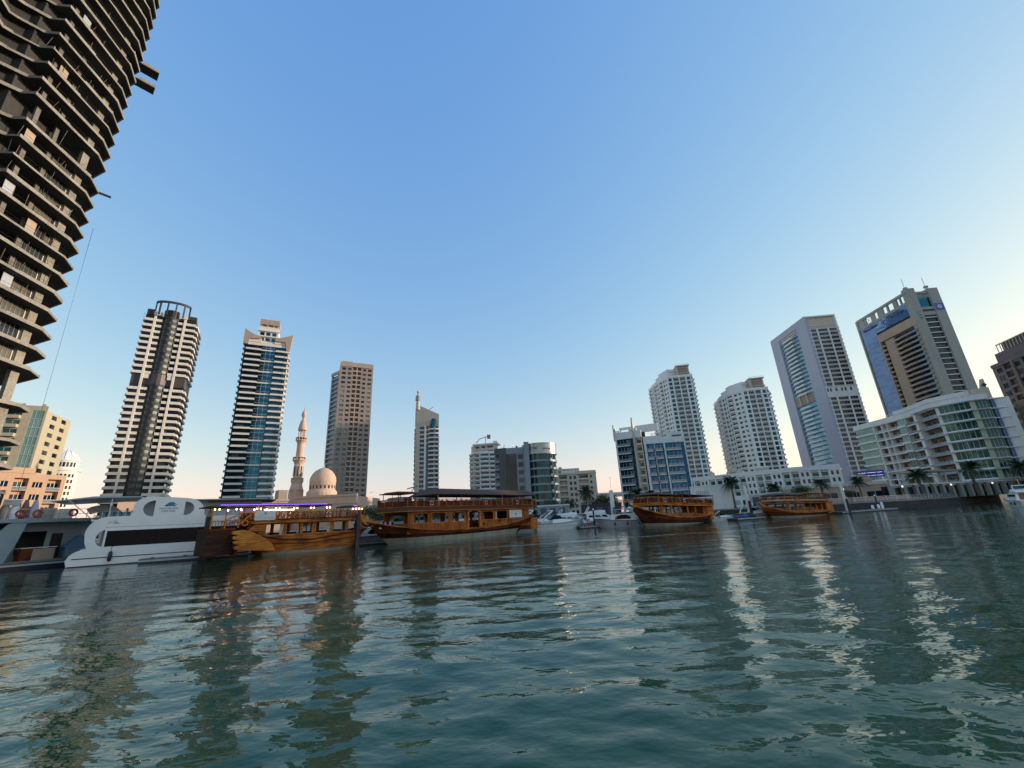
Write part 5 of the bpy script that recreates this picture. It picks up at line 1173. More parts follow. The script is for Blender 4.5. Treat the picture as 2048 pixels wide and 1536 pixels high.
def dhow(name, label, fr, q):
    c = fr.w(q['wl'][1]*.5, 0, 0); T = Thing(name, label, 'dhow', (c[0], c[1], 0), 'wooden dinner dhows along the marina')
    us, zs = zip(*q['sheer']); zf = lambda u: float(np.interp(u, us, zs)); B = q['B']; w0, w1 = q['wl']; s0, s1 = q['sheer'][0][0], q['sheer'][-1][0]
    pz = q['paint']; k = pz/zf(w0)
    P_, hb = hull_shell(T, fr, [(w0+1.2, w1-1.5, B*.5, -1.3, .5), (w0, w1, B*.88, -.15, .6), (w0-.25*(w0-s0)*0-.3*(w0-s0), w1+.3, B*.95, lambda u: pz+.012*abs(u-w1*.5), .7), (w0-.62*(w0-s0), w1+(s1-w1)*.6, B*.99, lambda u: .55*zf(u)+.3, .86), (s0, s1, B, zf, .9)],
                        [q.get('m0', 'hull_white_old'), q.get('m0', 'hull_white_old'), q['m1'], q['m1b']], full=q.get('full', .22))
    for r, rad, m_ in ((P_[4], .10, q.get('trim', 'teak_gold')), (P_[3], .06, 'teak_dark')):
        rr = T.part('rub_rail')
        for s in (1, -1): rr.tube(fr, [(u, s*(h+.02), z) for u, h, z in r], rad, m_, 5)
    tu, tz = q['tip']; st = T.part('stem_post'); z0 = zf(s0)
    st.rings([[fr.w(s0+2.2, -.18, z0-.6), fr.w(s0+2.2, .18, z0-.6), fr.w(s0+2.4, .18, z0-.05), fr.w(s0+2.4, -.18, z0-.05)], [fr.w(s0-.1, -.17, z0-.35), fr.w(s0-.1, .17, z0-.35), fr.w(s0+.5, .17, z0+.22), fr.w(s0+.5, -.17, z0+.22)],
              [fr.w(tu-.1, -.13, tz-.12), fr.w(tu-.1, .13, tz-.12), fr.w(tu+.12, .13, tz+.1), fr.w(tu+.12, -.13, tz+.1)]], q.get('prow', 'teak_gold'), smooth=False)
    if q.get('plate'): pl = T.part('number_plate'); pl.box(fr, tu+.8, tu+1.6, .19, .24, tz-1.0, tz-.7, 'sign_white'); lettering(pl, fr, 'DT –—', tu+.85, tz-.93, .2, .25, 'ink_black')
    # lower cabin
    c0, c1 = q['cab']; zc0, zc1 = q['cabz']; wz0, wz1 = q['wz']; cb = B-.6
    holes = []
    for a, b in q['wins']:
        r = q.get('round', .0)
        if r: holes.append([(a, wz0), (b, wz0), (b, wz1-r), (b-r*.3, wz1-r*.3), (b-r, wz1), (a+r, wz1), (a+r*.3, wz1-r*.3), (a, wz1-r)])
        else: holes.append([(a, wz0), (b, wz0), (b, wz1), (a, wz1)])
    wall = T.part('cabin'); m_ = q.get('cabm', 'teak_vert')
    dr = q.get('door')
    if dr: holes.append([(dr[0], zc0+.35), (dr[1], zc0+.35), (dr[1], wz1-.1), (dr[1]-.15, wz1+.12), ((dr[0]+dr[1])/2, wz1+.32), (dr[0]+.15, wz1+.12), (dr[0], wz1-.1)])
    for s in (1, -1):
        a_, b_ = (cb-.1, cb) if s > 0 else (-cb, -cb+.1)
        wall.plate(fr, [(c0, zc0), (c1, zc0), (c1, zc1), (c0, zc1)], a_, b_, m_, holes=holes)
    wall.box(fr, c1-.1, c1-.002, -cb+.1, cb-.1, zc0, zc1-.01, m_); wall.box(fr, c0+.002, c0+.1, -cb+.1, cb-.1, zc0, wz0, m_)
    wall.box(fr, c0+.1, c1-.1, -cb+.1, cb-.1, zc0+.15, zc0+.25, 'teak_dark'); wall.box(fr, c0+.1, c1-.1, -cb+.1, cb-.1, zc1-.14, zc1-.02, 'canopy_under')
    for a, b in q['wins']:
        wf = T.part('window_frame'); wf.box(fr, a-.12, b+.12, cb+.003, cb+.06, wz0-.12, wz0, q.get('wfm', 'teak_gold')); wf.box(fr, a-.12, b+.12, cb+.003, cb+.05, wz1, wz1+.08, q.get('wfm', 'teak_gold'))
        for x in (a-.12, b): wf.box(fr, x, x+.12, cb+.003, cb+.05, wz0, wz1, q.get('wfm', 'teak_gold'))
        tb = T.part('table'); um = (a+b)/2
        for dd in (-cb*.55, cb*.5): tb.box(fr, um-.6, um+.6, dd-.5, dd+.5, zc0+.95, zc0+1.0, 'upholstery'); tb.box(fr, um-.08, um+.08, dd-.08, dd+.08, zc0+.25, zc0+.95, 'teak_dark')
        for ss in (-.95, .95): tb.box(fr, um+ss-.2, um+ss+.2, -cb*.9, cb*.2, zc0+.25, zc0+1.25, 'upholstery' if q.get('light_seats') else 'teak_dark')
        if rnd.random() < .7: T.part('curtain').box(fr, a+.03, a+.03+.16*(b-a), cb-.16, cb-.12, wz0, wz1, 'cloth_dark' if rnd.random() < .6 else 'upholstery')
    if dr:
        df = T.part('door_arch'); x0, x1 = dr; df.plate(fr, [(x0-.4, zc0+.2), (x0-.05, zc0+.2), (x0-.05, wz1-.1), ((x0+x1)/2, wz1+.38), (x1+.05, wz1-.1), (x1+.05, zc0+.2), (x1+.4, zc0+.2), (x1+.4, zc1+.3), (x0-.4, zc1+.3)], cb+.004, cb+.22, 'teak_gold')
    # upper deck
    f0, f1, fz0, fz1 = q['fascia']; ub = B-.1
    dk = T.part('upper_deck'); fw = q.get('fw', .55); pts = [(f0, -ub*fw), (f0, ub*fw), (f0+1.6, ub), (f1-.8, ub), (f1, ub*.9), (f1, -ub*.9), (f1-.8, -ub), (f0+1.6, -ub)]
    dk.prism(fr, pts, fz0, fz1, q.get('fasm', 'red_trim'), 'teak_dark'); dk.prism(fr, [(a*1.0, b*1.03) for a, b in pts], fz1, fz1+.07, q.get('trim', 'teak_gold')); dk.prism(fr, [(a, b*1.02) for a, b in pts], fz0-.08, fz0, 'teak_gold')
    rz = q['rail']; e = ub-.08; up = [(f0+.1, -ub*(fw-.02)), (f0+.1, ub*(fw-.02)), (f0+1.65, e), (f1-.85, e), (f1-.1, ub*.88), (f1-.1, -ub*.88), (f1-.85, -e), (f0+1.65, -e), (f0+.1, -ub*(fw-.02))]
    for (a, b), (c_, d_) in zip(up, up[1:]):
        L = math.hypot(c_-a, d_-b); n = max(1, round(L/q.get('bay', 1.55)))
        for i in range(n):
            R = T.part('railing'); p = (a+(c_-a)*i/n, b+(d_-b)*i/n); r_ = (a+(c_-a)*(i+1)/n, b+(d_-b)*(i+1)/n)
            g = lambda t, z: (p[0]+(r_[0]-p[0])*t, p[1]+(r_[1]-p[1])*t, z)
            h = rz-fz1; rm = q.get('railm', 'teak_dark')
            R.tube(fr, [g(0, fz1), g(0, rz+.08)], .055, 'teak_gold', 4); R.tube(fr, [g(0, rz), g(1, rz)], .05, q.get('railtop', 'teak_gold'), 4)
            R.tube(fr, [g(0, fz1+.12), g(1, fz1+.12)], .04, rm, 4)
            nb = q.get('bars', 7)
            for j in range(1, nb): R.tube(fr, [g(j/nb, fz1+.1), g(j/nb, rz)], .028, rm, 3)
            if q.get('rosette') and L > 3:
                m0 = (p[0]+r_[0])/2; R.ring(fr, m0, (p[1]+r_[1])/2, fz1+h*.5, h*.3, .045, 'teak_gold', 10, 4)
            if q.get('solid'): R.rings([[fr.w(*g(0, fz1+.1)), fr.w(*g(1, fz1+.1))], [fr.w(*g(0, fz1+h*q['solid'])), fr.w(*g(1, fz1+h*q['solid']))]], q.get('solidm', 'teak'), caps=False, smooth=False, closed=False)
    # canopies
    for cn in q['canopy']:
        a, b, ze, zr, m_, over = cn; cp = T.part('canopy'); o = ub+over; sl = min(1.6, (b-a)*.15)
        A = [(a, -o*.8, ze), (a, o*.8, ze), (a+.9, o, ze), (b-.9, o, ze), (b, o*.8, ze), (b, -o*.8, ze), (b-.9, -o, ze), (a+.9, -o, ze)]
        Bq = [(a+sl, -o*.45, zr), (a+sl, o*.45, zr), (a+sl+.3, o*.55, zr), (b-sl-.3, o*.55, zr), (b-sl, o*.45, zr), (b-sl, -o*.45, zr), (b-sl-.3, -o*.55, zr), (a+sl+.3, -o*.55, zr)]
        cp.rings([[fr.w(*v) for v in A], [fr.w(u, d, z+.1) for u, d, z in A], [fr.w(*v) for v in Bq]], m_, smooth=False)
        cp.add([fr.w(u, d, ze+.0-.012) for u, d, z in A], [list(range(8))], 'canopy_under')
        n = max(2, round((b-a)/q.get('post', 3.6)))
        for i in range(n+1):
            u = a+.7+(b-a-1.4)*i/n
            for s in (1, -1):
                if f0 < u < f1: T.part('post').tube(fr, [(u, s*(ub-.12), fz1), (u, s*(ub-.12), ze)], .07, 'teak_gold', 6)
        if q.get('bulbs'):
            for i in range(n+1):
                u = a+.7+(b-a-1.4)*i/n
                for du in (-.22, .22): T.part('lamp').lathe(fr, u+du, ub+.0, [(.01, ze-.42), (.06, ze-.38), (.06, ze-.3), (.02, ze-.25)], 6, 'lamp_warm')
        if q.get('led'): T.part('led_strip').tube(fr, [(a+1.0, o-.02, ze+.14), (b-.9, o-.02, ze+.14)], .04, 'led_purple', 4)
    # furniture on the upper deck, life rings on the rail
    for u, d in q.get('chairs', []): CHAIRS.append((fr.w(u, d, fz1+.08), fr.heading()+rnd.choice([0, math.pi])))
    for u in q.get('rings', []): RINGS.append((fr, u, ub+.09, fz1+(rz-fz1)*.45, q['rl']))
    if 'wheel' in q:
        a, b, ze = q['wheel']; wh = T.part('wheelhouse'); d = ub*.55
        wh.box(fr, a+.9, b-.1, -d, d*.6, fz1, fz1+(ze-fz1)*.78, 'red_paint' if 0 else 'red_trim'); wh.box(fr, a+.7, a+.9, -d, d, fz1, fz1+(ze-fz1)*.7, 'boat_grey')
        for u in (a, b): 
            for s in (1, -1): wh.tube(fr, [(u, s*d, fz1), (u, s*d, ze)], .06, 'teak_dark', 5)
        wh.prism(fr, [(a-.5, -d-.4), (a-.5, d+.4), (b+.2, d+.4), (b+.2, -d-.4)], ze, ze+.14, 'red_trim'); wh.box(fr, a, b-.2, -d+.2, d-.2, ze+.14, ze+.3, 'red_trim')
    if q.get('dish'): u, z = q['dish']; rd = T.part('radar'); rd.tube(fr, [(u, 0, z-.4), (u, 0, z+.2)], .08, 'steel'); rd.rings([[fr.w(u-.9, -.2, z+.15), fr.w(u-.9, .2, z+.15), fr.w(u-.9, .2, z+.28), fr.w(u-.9, -.2, z+.28)], [fr.w(u+.9, -.2, z+.6), fr.w(u+.9, .2, z+.6), fr.w(u+.9, .2, z+.75), fr.w(u+.9, -.2, z+.75)]], 'frame_dark', smooth=False)
    if 'sternbox' in q:
        a, b, z0, z1 = q['sternbox']; sb = T.part('stern_gallery'); m_ = q.get('sbm', 'teak_gold')
        sb.prism(fr, [(a, -B*.8), (a, B*.8), (b, B*.74), (b, -B*.74)], z0, z1, m_)
        for z in (z0+.1, z0+(z1-z0)*.5, z1-.15): sb.prism(fr, [(a-.05, -B*.82), (a-.05, B*.82), (b+.12, B*.77), (b+.12, -B*.77)], z, z+.12, 'teak')
        for k in range(3):
            d = -B*.5+k*B*.5; T.part('stern_window').box(fr, b+.12, b+.16, d-.35, d+.35, z0+(z1-z0)*.58, z1-.35, 'black_glass')
    if 'banner' in q:
        a, b, z0, z1, off = q['banner']; bn = T.part('banner'); bn.box(fr, a, b, off, off+.05, z0, z1, 'sign_white')
        for s_ in q.get('ink', []): lettering(bn, fr, s_[0], a+(b-a)*s_[1], z0+(z1-z0)*s_[2], s_[3], off+.055, s_[4])
        if q.get('logo'): bn.ring(fr, (a+b)/2, off+.07, (z0+z1)/2+.05, .16, .07, 'ink_orange', 10); bn.box(fr, a+.02, b-.02, off+.051, off+.06, z0+.02, z0+.22, 'rail_glass')
    if 'extra' in q: q['extra'](T, fr)
    T.done(); return T

def chairs_grid(u0, u1, du, ds): return [(u0+i*du, d) for i in range(int((u1-u0)/du)+1) for d in ds]
# ---- the largest dhow
F3 = BoatFrame((-17.8, 61.7), (0.5, 85.1), 3.6)
def extra3(T, fr):
    g = T.part('deck_gear'); 
    for i in range(6): g.lathe(fr, -.2+.38*i, .9+.2*(i % 2), [(.25, 2.3), (.3, 2.6), (.12, 3.0), (.16, 3.2)], 8, 'rubber' if i % 2 else 'cloth_white')
    T.part('porthole').lathe(fr, 0, 0, [(.01, -9), (.01, -8.9)], 4, 'black') if 0 else None
    for u, z in ((19.6, 2.15), (23.8, 2.5)): p = T.part('porthole'); p.box(fr, u-.2, u+.2, fr_side(u), fr_side(u)+.08, z-.16, z+.16, 'black')
    b = T.part('bow_rail'); b.tube(fr, [(.7, 2.2, 5.3), (.7, 2.2, 7.0), (2.4, 2.6, 7.0)], .05, 'teak_dark', 5)
    s = T.part('stern_platform'); s.prism(fr, [(33.4, -2.2), (33.4, 3.0), (36.4, 2.6), (36.4, -2.2)], .5, 2.6, 'teak'); s.box(fr, 33.6, 36.6, -1.5, 2.7, 2.6, 2.75, 'teak_gold')
    s = T.part('stern_lantern_box'); s.box(fr, 34.2, 36.2, -1.8, 2.5, 4.6, 6.2, 'teak_dark'); s.box(fr, 34.0, 36.4, -2, 2.7, 6.2, 6.4, 'teak_gold')
    t = T.part('lettering'); lettering(t, fr, '– ——–', 5.2, 1.3, .3, 3.46, 'boat_grey')
def fr_side(u): return 3.0
dhow('dinner_dhow', 'largest brown wooden dhow with maroon peaked canopy and arched doorway', F3, dict(
    B=3.6, wl=(2.0, 29.8), sheer=[(-2.1, 3.35), (-.2, 2.85), (2, 2.4), (4.6, 2.0), (8.4, 1.7), (14.8, 1.45), (20, 1.5), (25, 1.75), (30, 2.4), (34.5, 3.2)], paint=.75, tip=(-4.0, 5.0), m1='hull_dark', m1b='teak_dark', trim='teak',
    cab=(3.0, 33.0), cabz=(1.35, 4.5), wz=(2.85, 4.2), wins=[(4.1, 6.8), (7.6, 11.1), (11.9, 14.7), (19.1, 22.1), (22.7, 26.1)], round=.35, door=(15.7, 18.2),
    fascia=(.9, 34.4, 4.62, 5.2), rail=6.35, railm='teak_dark', railtop='canopy_brown', bars=9, canopy=[(7.8, 35.6, 7.05, 8.1, 'canopy_brown', .35)], post=5.2,
    rings=[7.0, 19.6, 28.6], rl=['orange life ring on the largest dhow rail nearest its bow', 'orange life ring on the largest dhow rail above the doorway', 'orange life ring on the largest dhow rail nearest its stern'],
    chairs=chairs_grid(9, 27, 1.5, (-1.6, .2, 1.9)), wheel=(2.0, 5.2, 7.25), dish=(6.0, 7.9), banner=(26.5, 30.4, 2.75, 4.35, 3.18), ink=[('—–', .05, .55, .42, 'ink_orange'), ('–—', .62, .55, .42, 'ink_orange')], logo=True, solid=.75, solidm='teak_dark', extra=extra3))
# ---- right hand dhows
F4 = BoatFrame((24.5, 81.5), (41.5, 94.7), 3.1, -.034)
dhow('dinner_dhow', 'mid-sized varnished dhow with flat awning moored right of the pale fishing boat', F4, dict(
    B=3.1, wl=(2.6, 21.2), sheer=[(-.6, 3.9), (1.0, 3.1), (4, 2.3), (8, 1.75), (13.4, 1.65), (18, 1.8), (22.4, 2.3)], paint=.55, full=.34, tip=(-2.7, 5.05), m1='hull_dark', m1b='teak_dark', prow='teak_gold', plate=True,
    cab=(4.2, 21.4), cabz=(1.4, 4.0), wz=(2.35, 3.95), wins=[(5.0, 7.6), (8.0, 10.6), (11.0, 13.5), (13.9, 16.4), (16.8, 19.6)], fascia=(1.7, 24.1, 4.02, 4.4), rail=5.5, fasm='teak', railm='teak_dark', canopy=[(3.0, 11.2, 5.95, 6.4, 'canopy_brown', .15), (11.25, 24.6, 6.1, 6.35, 'teak_dark', .15)], post=3,
    rings=[5.2, 12.0, 19.2], rl=['orange life ring on the mid-sized dhow rail nearest its bow', 'orange life ring on the middle of the mid-sized dhow rail', 'orange life ring on the mid-sized dhow rail nearest its stern'], chairs=chairs_grid(3, 21, 2.2, (-1.2, 1.2)), sternbox=(21.2, 24.4, 1.2, 4.6), light_seats=True, solid=.8, solidm='teak_dark'))
F5 = BoatFrame((54.2, 91.6), (73.7, 102.7), 2.9, -.02)
dhow('dinner_dhow', 'smallest farthest dhow with golden stern and black front awning', F5, dict(
    B=2.9, wl=(2.6, 20.5), sheer=[(-.1, 2.5), (1.0, 2.15), (3, 1.6), (5.5, 1.2), (12, 1.0), (19.5, 1.15), (22, 1.5)], paint=.4, full=.32, tip=(-1.4, 3.35), m1='teak_dark', m1b='teak', prow='teak_gold',
    cab=(4.6, 20.8), cabz=(.9, 3.1), wz=(1.55, 2.95), wins=[(5.5, 8.2), (8.6, 11.0), (11.6, 13.8), (14.1, 16.2), (16.5, 18.6), (18.9, 20.5)], fascia=(1.9, 21.6, 3.12, 3.4), rail=4.3, fasm='teak_dark', canopy=[(3.2, 12.2, 4.75, 5.3, 'black_clad', .1), (12.3, 22.2, 5.15, 5.35, 'teak_gold', .1)], post=3,
    rings=[8.0], rl=['orange life ring on the rail of the smallest farthest dhow'], chairs=chairs_grid(4, 19, 2.4, (-1., 1.)), sternbox=(20.9, 24.1, .75, 3.35), light_seats=True, solid=.5, solidm='upholstery', wfm='teak_gold'))
# ---- left dhow: its bow points away to the right, carved stern toward the viewer
MIR = 14.0
F2 = BoatFrame((-30.9, 53.8), (-22.4, 63.5), 2.8, 0, mirror=MIR)
F2n = BoatFrame((-30.9, 53.8), (-22.4, 63.5), 2.8)
def extra2(T, fr):
    f = F2n
    # carved golden stern wing with finger-like scrolls
    out = [(-3.6, 3.05)]; 
    for k in range(4): z = 3.0-.55*k; out += [(-3.9+.12*k, z), (-3.85+.12*k, z-.3), (-3.1+.15*k, z-.42)]
    out += [(-3.3, 1.05), (-2.2, .8), (-.2, .62), (.9, .6), (.6, 1.3), (-.3, 2.0), (-1.1, 2.5), (-2.0, 2.95), (-2.9, 3.15)]
    T.part('carved_stern').plate(f, out, 2.5, 2.95, 'teak_gold', edge='teak'); T.part('carved_stern').plate(f, out, -2.95, -2.5, 'teak_gold', edge='teak')
    T.part('stern_panel').box(f, -3.2, -3.0, -2.5, 2.5, .4, 2.9, 'teak_dark')
    b = T.part('stern_block'); b.box(f, -6.1, -3.3, -2.6, 1.8, .5, 3.2, 'hull_dark'); b.box(f, -6.1, -3.3, -2.6, 1.9, 3.2, 3.4, 'teak_dark')
    b = T.part('side_panel'); b.plate(f, [(-2.2, 2.9), (-.3, 2.9), (-.3, 4.0), (-1.3, 4.0)], 2.38, 2.46, 'teak')
    s = T.part('stair')
    for k in range(7): u = -4.6+k*.42; s.box(f, u, u+.42, -.6, 1.2, 3.4+.22*k, 3.5+.22*k, 'teak_dark')
    s.tube(f, [(-4.7, 1.25, 4.1), (-1.8, 1.25, 5.6)], .06, 'teak_gold', 5); s.tube(f, [(-2.0, 2.4, 4.9), (-3.4, 2.4, 3.6)], .07, 'teak_gold', 5)
    for k in range(8): u = -4.6+k*.4; s.tube(f, [(u, 1.25, 3.5+.2*k), (u, 1.25, 4.15+.2*k)], .03, 'teak_gold', 4)
    g = T.part('stern_railing')
    for k in range(12): u = -6.0+k*.28; g.tube(f, [(u, 1.85, 3.4), (u, 1.85, 4.25)], .03, 'teak_dark', 4)
    g.tube(f, [(-6.0, 1.85, 4.25), (-2.8, 1.85, 4.25)], .05, 'teak_gold', 4); g.ring(f, -2.6, 2.5, 3.9, .3, .07, 'teak_gold', 12)
    for u in (-5.9, -4.5, -3.1): T.part('post').tube(f, [(u, 1.85, 3.4), (u, 1.85, 5.75)], .07, 'teak_gold', 6)
    bn = T.part('banner'); bn.box(f, -1.75, .6, 2.83, 2.88, 4.15, 5.25, 'sign_white'); bn.ring(f, -.6, 2.9, 4.95, .1, .025, 'ink_black', 8, 4); lettering(bn, f, '—–  –—', -1.3, 4.68, .14, 2.885, 'ink_black'); lettering(bn, f, '——– ———– ——', -1.65, 4.4, .17, 2.885, 'ink_black', width=2.1)
    for u in (-4.4, -3.0, -1.6, -.2): T.part('lamp').lathe(f, u, 1.9, [(.01, 5.35), (.07, 5.4), (.07, 5.5), (.02, 5.55)], 6, 'lamp_warm')
    T.part('hanging_light').box(f, .5, 4.2, -1.0, -.9, 5.45, 5.52, 'lamp_warm')
dhow('dinner_dhow', 'golden-sterned dhow with purple light strip and lamps beside the white catamaran', F2, dict(
    B=2.8, wl=(2.0, 13.8), sheer=[(-1.0, 3.3), (0.2, 2.6), (2, 2.3), (5, 1.9), (8.8, 1.55), (12, 1.75), (15.2, 2.4)], paint=.25, tip=(-2.2, 3.4), m1='teak', m1b='teak', prow='teak_dark', trim='teak_dark',
    cab=(1.3, 14.9), cabz=(1.35, 4.0), wz=(2.35, 3.65), wins=[(12.1, 14.1), (10.0, 11.7), (8.4, 9.7), (6.0, 8.0), (3.8, 5.6), (2.1, 3.4)][::1], fascia=(.5, 15.8, 3.85, 4.12), rail=5.1, fasm='teak', railm='teak_dark', bay=1.2, bars=5, rosette=True,
    canopy=[(6.0, 20.4, 5.85, 6.2, 'black_clad', .25), (1.2, 3.6, 5.6, 5.85, 'black_clad', -.6)], post=2.5, bulbs=True, led=True, rings=[], rl=[], chairs=chairs_grid(4, 12, 1.6, (-1., 1.)), cabm='teak', extra=extra2))
RINGS.append((F2n, 2.0, 2.85, 4.6, ['orange and white life ring beside the banner of the purple-lit dhow'])); RINGS.append((F2n, 7.3, 2.85, 4.6, ['red life ring on the rail of the purple-lit dhow toward its bow']))

# ---- life rings and chairs
ri = {}
RL = []
for fr, u, d, z, labs in RINGS:
    k = ri.get(id(labs), 0); ri[id(labs)] = k+1
    m = MB(); m.ring(fr, u, d, z, .33, .085, 'life_orange', 20, 6)
    for a in (.785, 2.356, 3.927, 5.498):
        m.box(fr, u+.33*math.cos(a)-.07, u+.33*math.cos(a)+.07, d-.095, d+.095, z+.33*math.sin(a)-.07, z+.33*math.sin(a)+.07, 'boat_white')
    single('life_ring', m, fr.w(u, d, z), labs[k], 'life ring', 'life rings on the boats')
def chair():
    T = Thing('chair', 'x', 'chair', (0, 0, 0), 'chairs on the dhow upper decks'); f = WORLD
    T.part('seat').box(f, -.22, .22, -.22, .22, .42, .5, 'upholstery'); b = T.part('backrest'); b.box(f, -.22, .22, .2, .25, .62, 1.02, 'upholstery')
    for x in (-.2, .2): T.part('leg').tube(f, [(x, .22, 0), (x, .23, 1.0)], .025, 'teak_dark', 4); T.part('leg').tube(f, [(x, -.2, 0), (x, -.2, .42)], .025, 'teak_dark', 4)
    return T.done()
ch = chair(); ch['label'] = 'small upholstered chair standing under a dhow canopy'
for i, (p, a) in enumerate(CHAIRS):
    if i == 0: ch.location = p; ch.rotation_euler = (0, 0, a+math.pi/2)
    else: dup(ch, p, a+math.pi/2)

# ================================================================== white catamaran
def catamaran():
    fr = BoatFrame((-51, 49.7), (-42, 55.9), 3.6); B = 3.6; E = 19.0
    c = fr.w(8, 0, 0); T = Thing('cruise_catamaran', 'large white cruise catamaran with black side window and curved wing', 'catamaran', (c[0], c[1], 0))
    def arcp(cx, cz, rx, rz, a0, a1, n=10): return [(cx+rx*math.cos(math.radians(a0+(a1-a0)*k/n)), cz+rz*math.sin(math.radians(a0+(a1-a0)*k/n))) for k in range(n+1)]
    for s in (1, -1):
        a, b = (B-1.5, B+.02) if s > 0 else (-B-.02, -B+1.5)
        h = T.part('hull'); h.plate(fr, [(.2, -.8), (E, -.8), (E, 1.95)]+[(2.4, 1.98)]+arcp(1.9, .85, 1.95, 1.12, 88, 175, 6)+[(-.15, .75), (.05, .1)], a, b, 'boat_white')
        st = T.part('stripe'); e0, e1 = (b+.003, b+.03) if s > 0 else (a-.03, a-.003); st.box(fr, .35, E, e0, e1, .83, .93, 'black'); st.box(fr, 0.1, E, e0, e1, -.02, .12, 'black')
        w0, w1 = (b-.16, b-.01) if s > 0 else (a+.01, a+.16)
        outer = [(E, 1.96), (E, 4.85), (12.3, 4.95), (11.9, 5.4)]+arcp(9.8, 5.6, 2.1, 1.85, 10, 72, 7)+[(9.8, 7.45), (6.4, 7.75)]+arcp(6.3, 6.4, 1.6, 1.33, 95, 200, 8)+[(4.6, 5.45), (2.9, 5.42)]+arcp(2.7, 3.6, 1.75, 1.82, 92, 195, 9)+[(1.1, 2.6), (1.35, 1.96)]
        hole1 = [(6.75, 7.2)]+arcp(6.7, 6.25, 1.05, .95, 100, 260, 8)+[(6.75, 5.3)]
        hole2 = [(9.75, 7.0)]+arcp(9.8, 6.15, .95, .85, 80, -75, 8)+[(9.75, 5.33)]
        hole3 = [(2.65, 3.95)]+arcp(2.7, 3.0, .75, .92, 110, 250, 8)+[(2.65, 2.08)]
        T.part('side_wall').plate(fr, outer, w0, w1, 'boat_white', holes=[hole1, hole2, hole3])
        g = T.part('window'); g0, g1 = (w1-.002, w1+.02) if s > 0 else (w0-.02, w0+.002)
        g.box(fr, 2.85, E-.5, g0, g1, 2.05, 3.8, 'black_glass'); fm = T.part('window_frame'); fm.box(fr, 2.7, E-.4, g0, g1+.02 if s > 0 else g1, 3.8, 3.93, 'boat_white'); fm.box(fr, 2.7, 2.85, g0, g1+.02 if s > 0 else g1, 2.0, 3.8, 'boat_white')
        ln = T.part('seam'); ln.box(fr, 2.6, E, g0, g1, 4.18, 4.23, 'boat_grey')
        rp = T.part('deck_rail'); dd = (w1+.35)*1 if s > 0 else w0-.35; rp.tube(fr, [(4, b-.02 if s > 0 else a+.02, 2.42), (E, b-.02 if s > 0 else a+.02, 2.42)], .02, 'steel', 4)
        for k in range(16): u = 4+k*.95; rp.tube(fr, [(u, b-.02 if s > 0 else a+.02, 1.96), (u, b-.02 if s > 0 else a+.02, 2.42)], .018, 'steel', 4)
    T.part('main_deck').box(fr, .6, E, -B+1.5, B-1.5, 1.1, 1.95, 'boat_grey'); T.part('upper_deck').box(fr, 1.2, E, -B+.17, B-.17, 4.95, 5.12, 'boat_white')
    cb = T.part('cabin'); cb.box(fr, 2.2, E, -B+.5, B-1.3, 1.95, 4.95, 'boat_grey'); cb.box(fr, 5.0, E-.6, -1.9, 1.9, 5.12, 7.2, 'boat_grey'); cb.box(fr, 4.97, 5.0, -.6, .4, 5.3, 7.0, 'interior_dark'); cb.box(fr, 2.16, 2.2, .4, 1.6, 2, 4.4, 'interior_dark')
    for k in range(4): T.part('seat').box(fr, 1.6+.7*k, 2.1+.7*k, 1.0, 2.2, 5.12, 6.0, 'blue_cover')
    cn = T.part('canopy'); cn.rings([[fr.w(u, d, z) for u, d, z in ((-2.6, -B+.3, 7.25), (-2.6, B-.3, 7.25), (1.0, B-.1, 7.62), (5.2, B-.1, 7.62), (5.2, -B+.1, 7.62), (1.0, -B+.1, 7.62))], [fr.w(u, d, z) for u, d, z in ((-2.6, -B+.3, 7.33), (-2.6, B-.3, 7.33), (1.0, B-.1, 7.8), (5.2, B-.1, 7.75), (5.2, -B+.1, 7.75), (1.0, -B+.1, 7.8))]], 'boat_grey', smooth=False)
    cn.box(fr, 5.2, E, -B+.5, B-.5, 7.2, 7.32, 'boat_grey'); cn.box(fr, 12.0, E+1, -B+.2, B-.1, 7.0, 7.12, 'canopy_brown')
    for u in (-1.2, 2.6): T.part('post').tube(fr, [(u if u > 0 else 1.3, B-.25, 5.1), (u, B-.25, 7.5)], .05, 'steel', 6)
    r = T.part('railing')
    for z in (5.6, 6.05): r.tube(fr, [(1.3, -B+.3, z), (1.3, B-.25, z), (4.8, B-.25, z)], .03, 'steel', 5)
    for k in range(6): r.tube(fr, [(1.3+.7*k, B-.25, 5.1), (1.3+.7*k, B-.25, 6.05)], .03, 'steel', 5)
    for k in range(5): r.tube(fr, [(12.5+1.3*k, B-.25, 4.95), (12.5+1.3*k, B-.25, 5.9)], .03, 'steel', 5)
    r.tube(fr, [(12.4, B-.25, 5.9), (E, B-.25, 5.9)], .03, 'steel', 5)
    arch = T.part('stair_arch'); arch.plate(fr, arcp(.9, 5.2, 2.3, 1.9, 130, 25, 8)+arcp(.9, 5.0, 1.6, 1.3, 25, 130, 8), -B+.6, -B+1.3, 'boat_grey')
    lg = T.part('logo'); lg.plate(fr, [(7.65, 6.55), (8.1, 6.95), (8.5, 6.98), (8.95, 6.6), (8.55, 6.72), (8.9, 6.42), (8.3, 6.5), (7.9, 6.42)], B+.012, B+.03, 'ink_teal'); lettering(lg, fr, 'MONALISA', 7.25, 6.1, .3, B+.012, 'ink_blue', width=1.85, thick=.01); lettering(lg, fr, 'CRUISE', 7.45, 5.78, .3, B+.012, 'ink_blue', width=1.4, thick=.01)
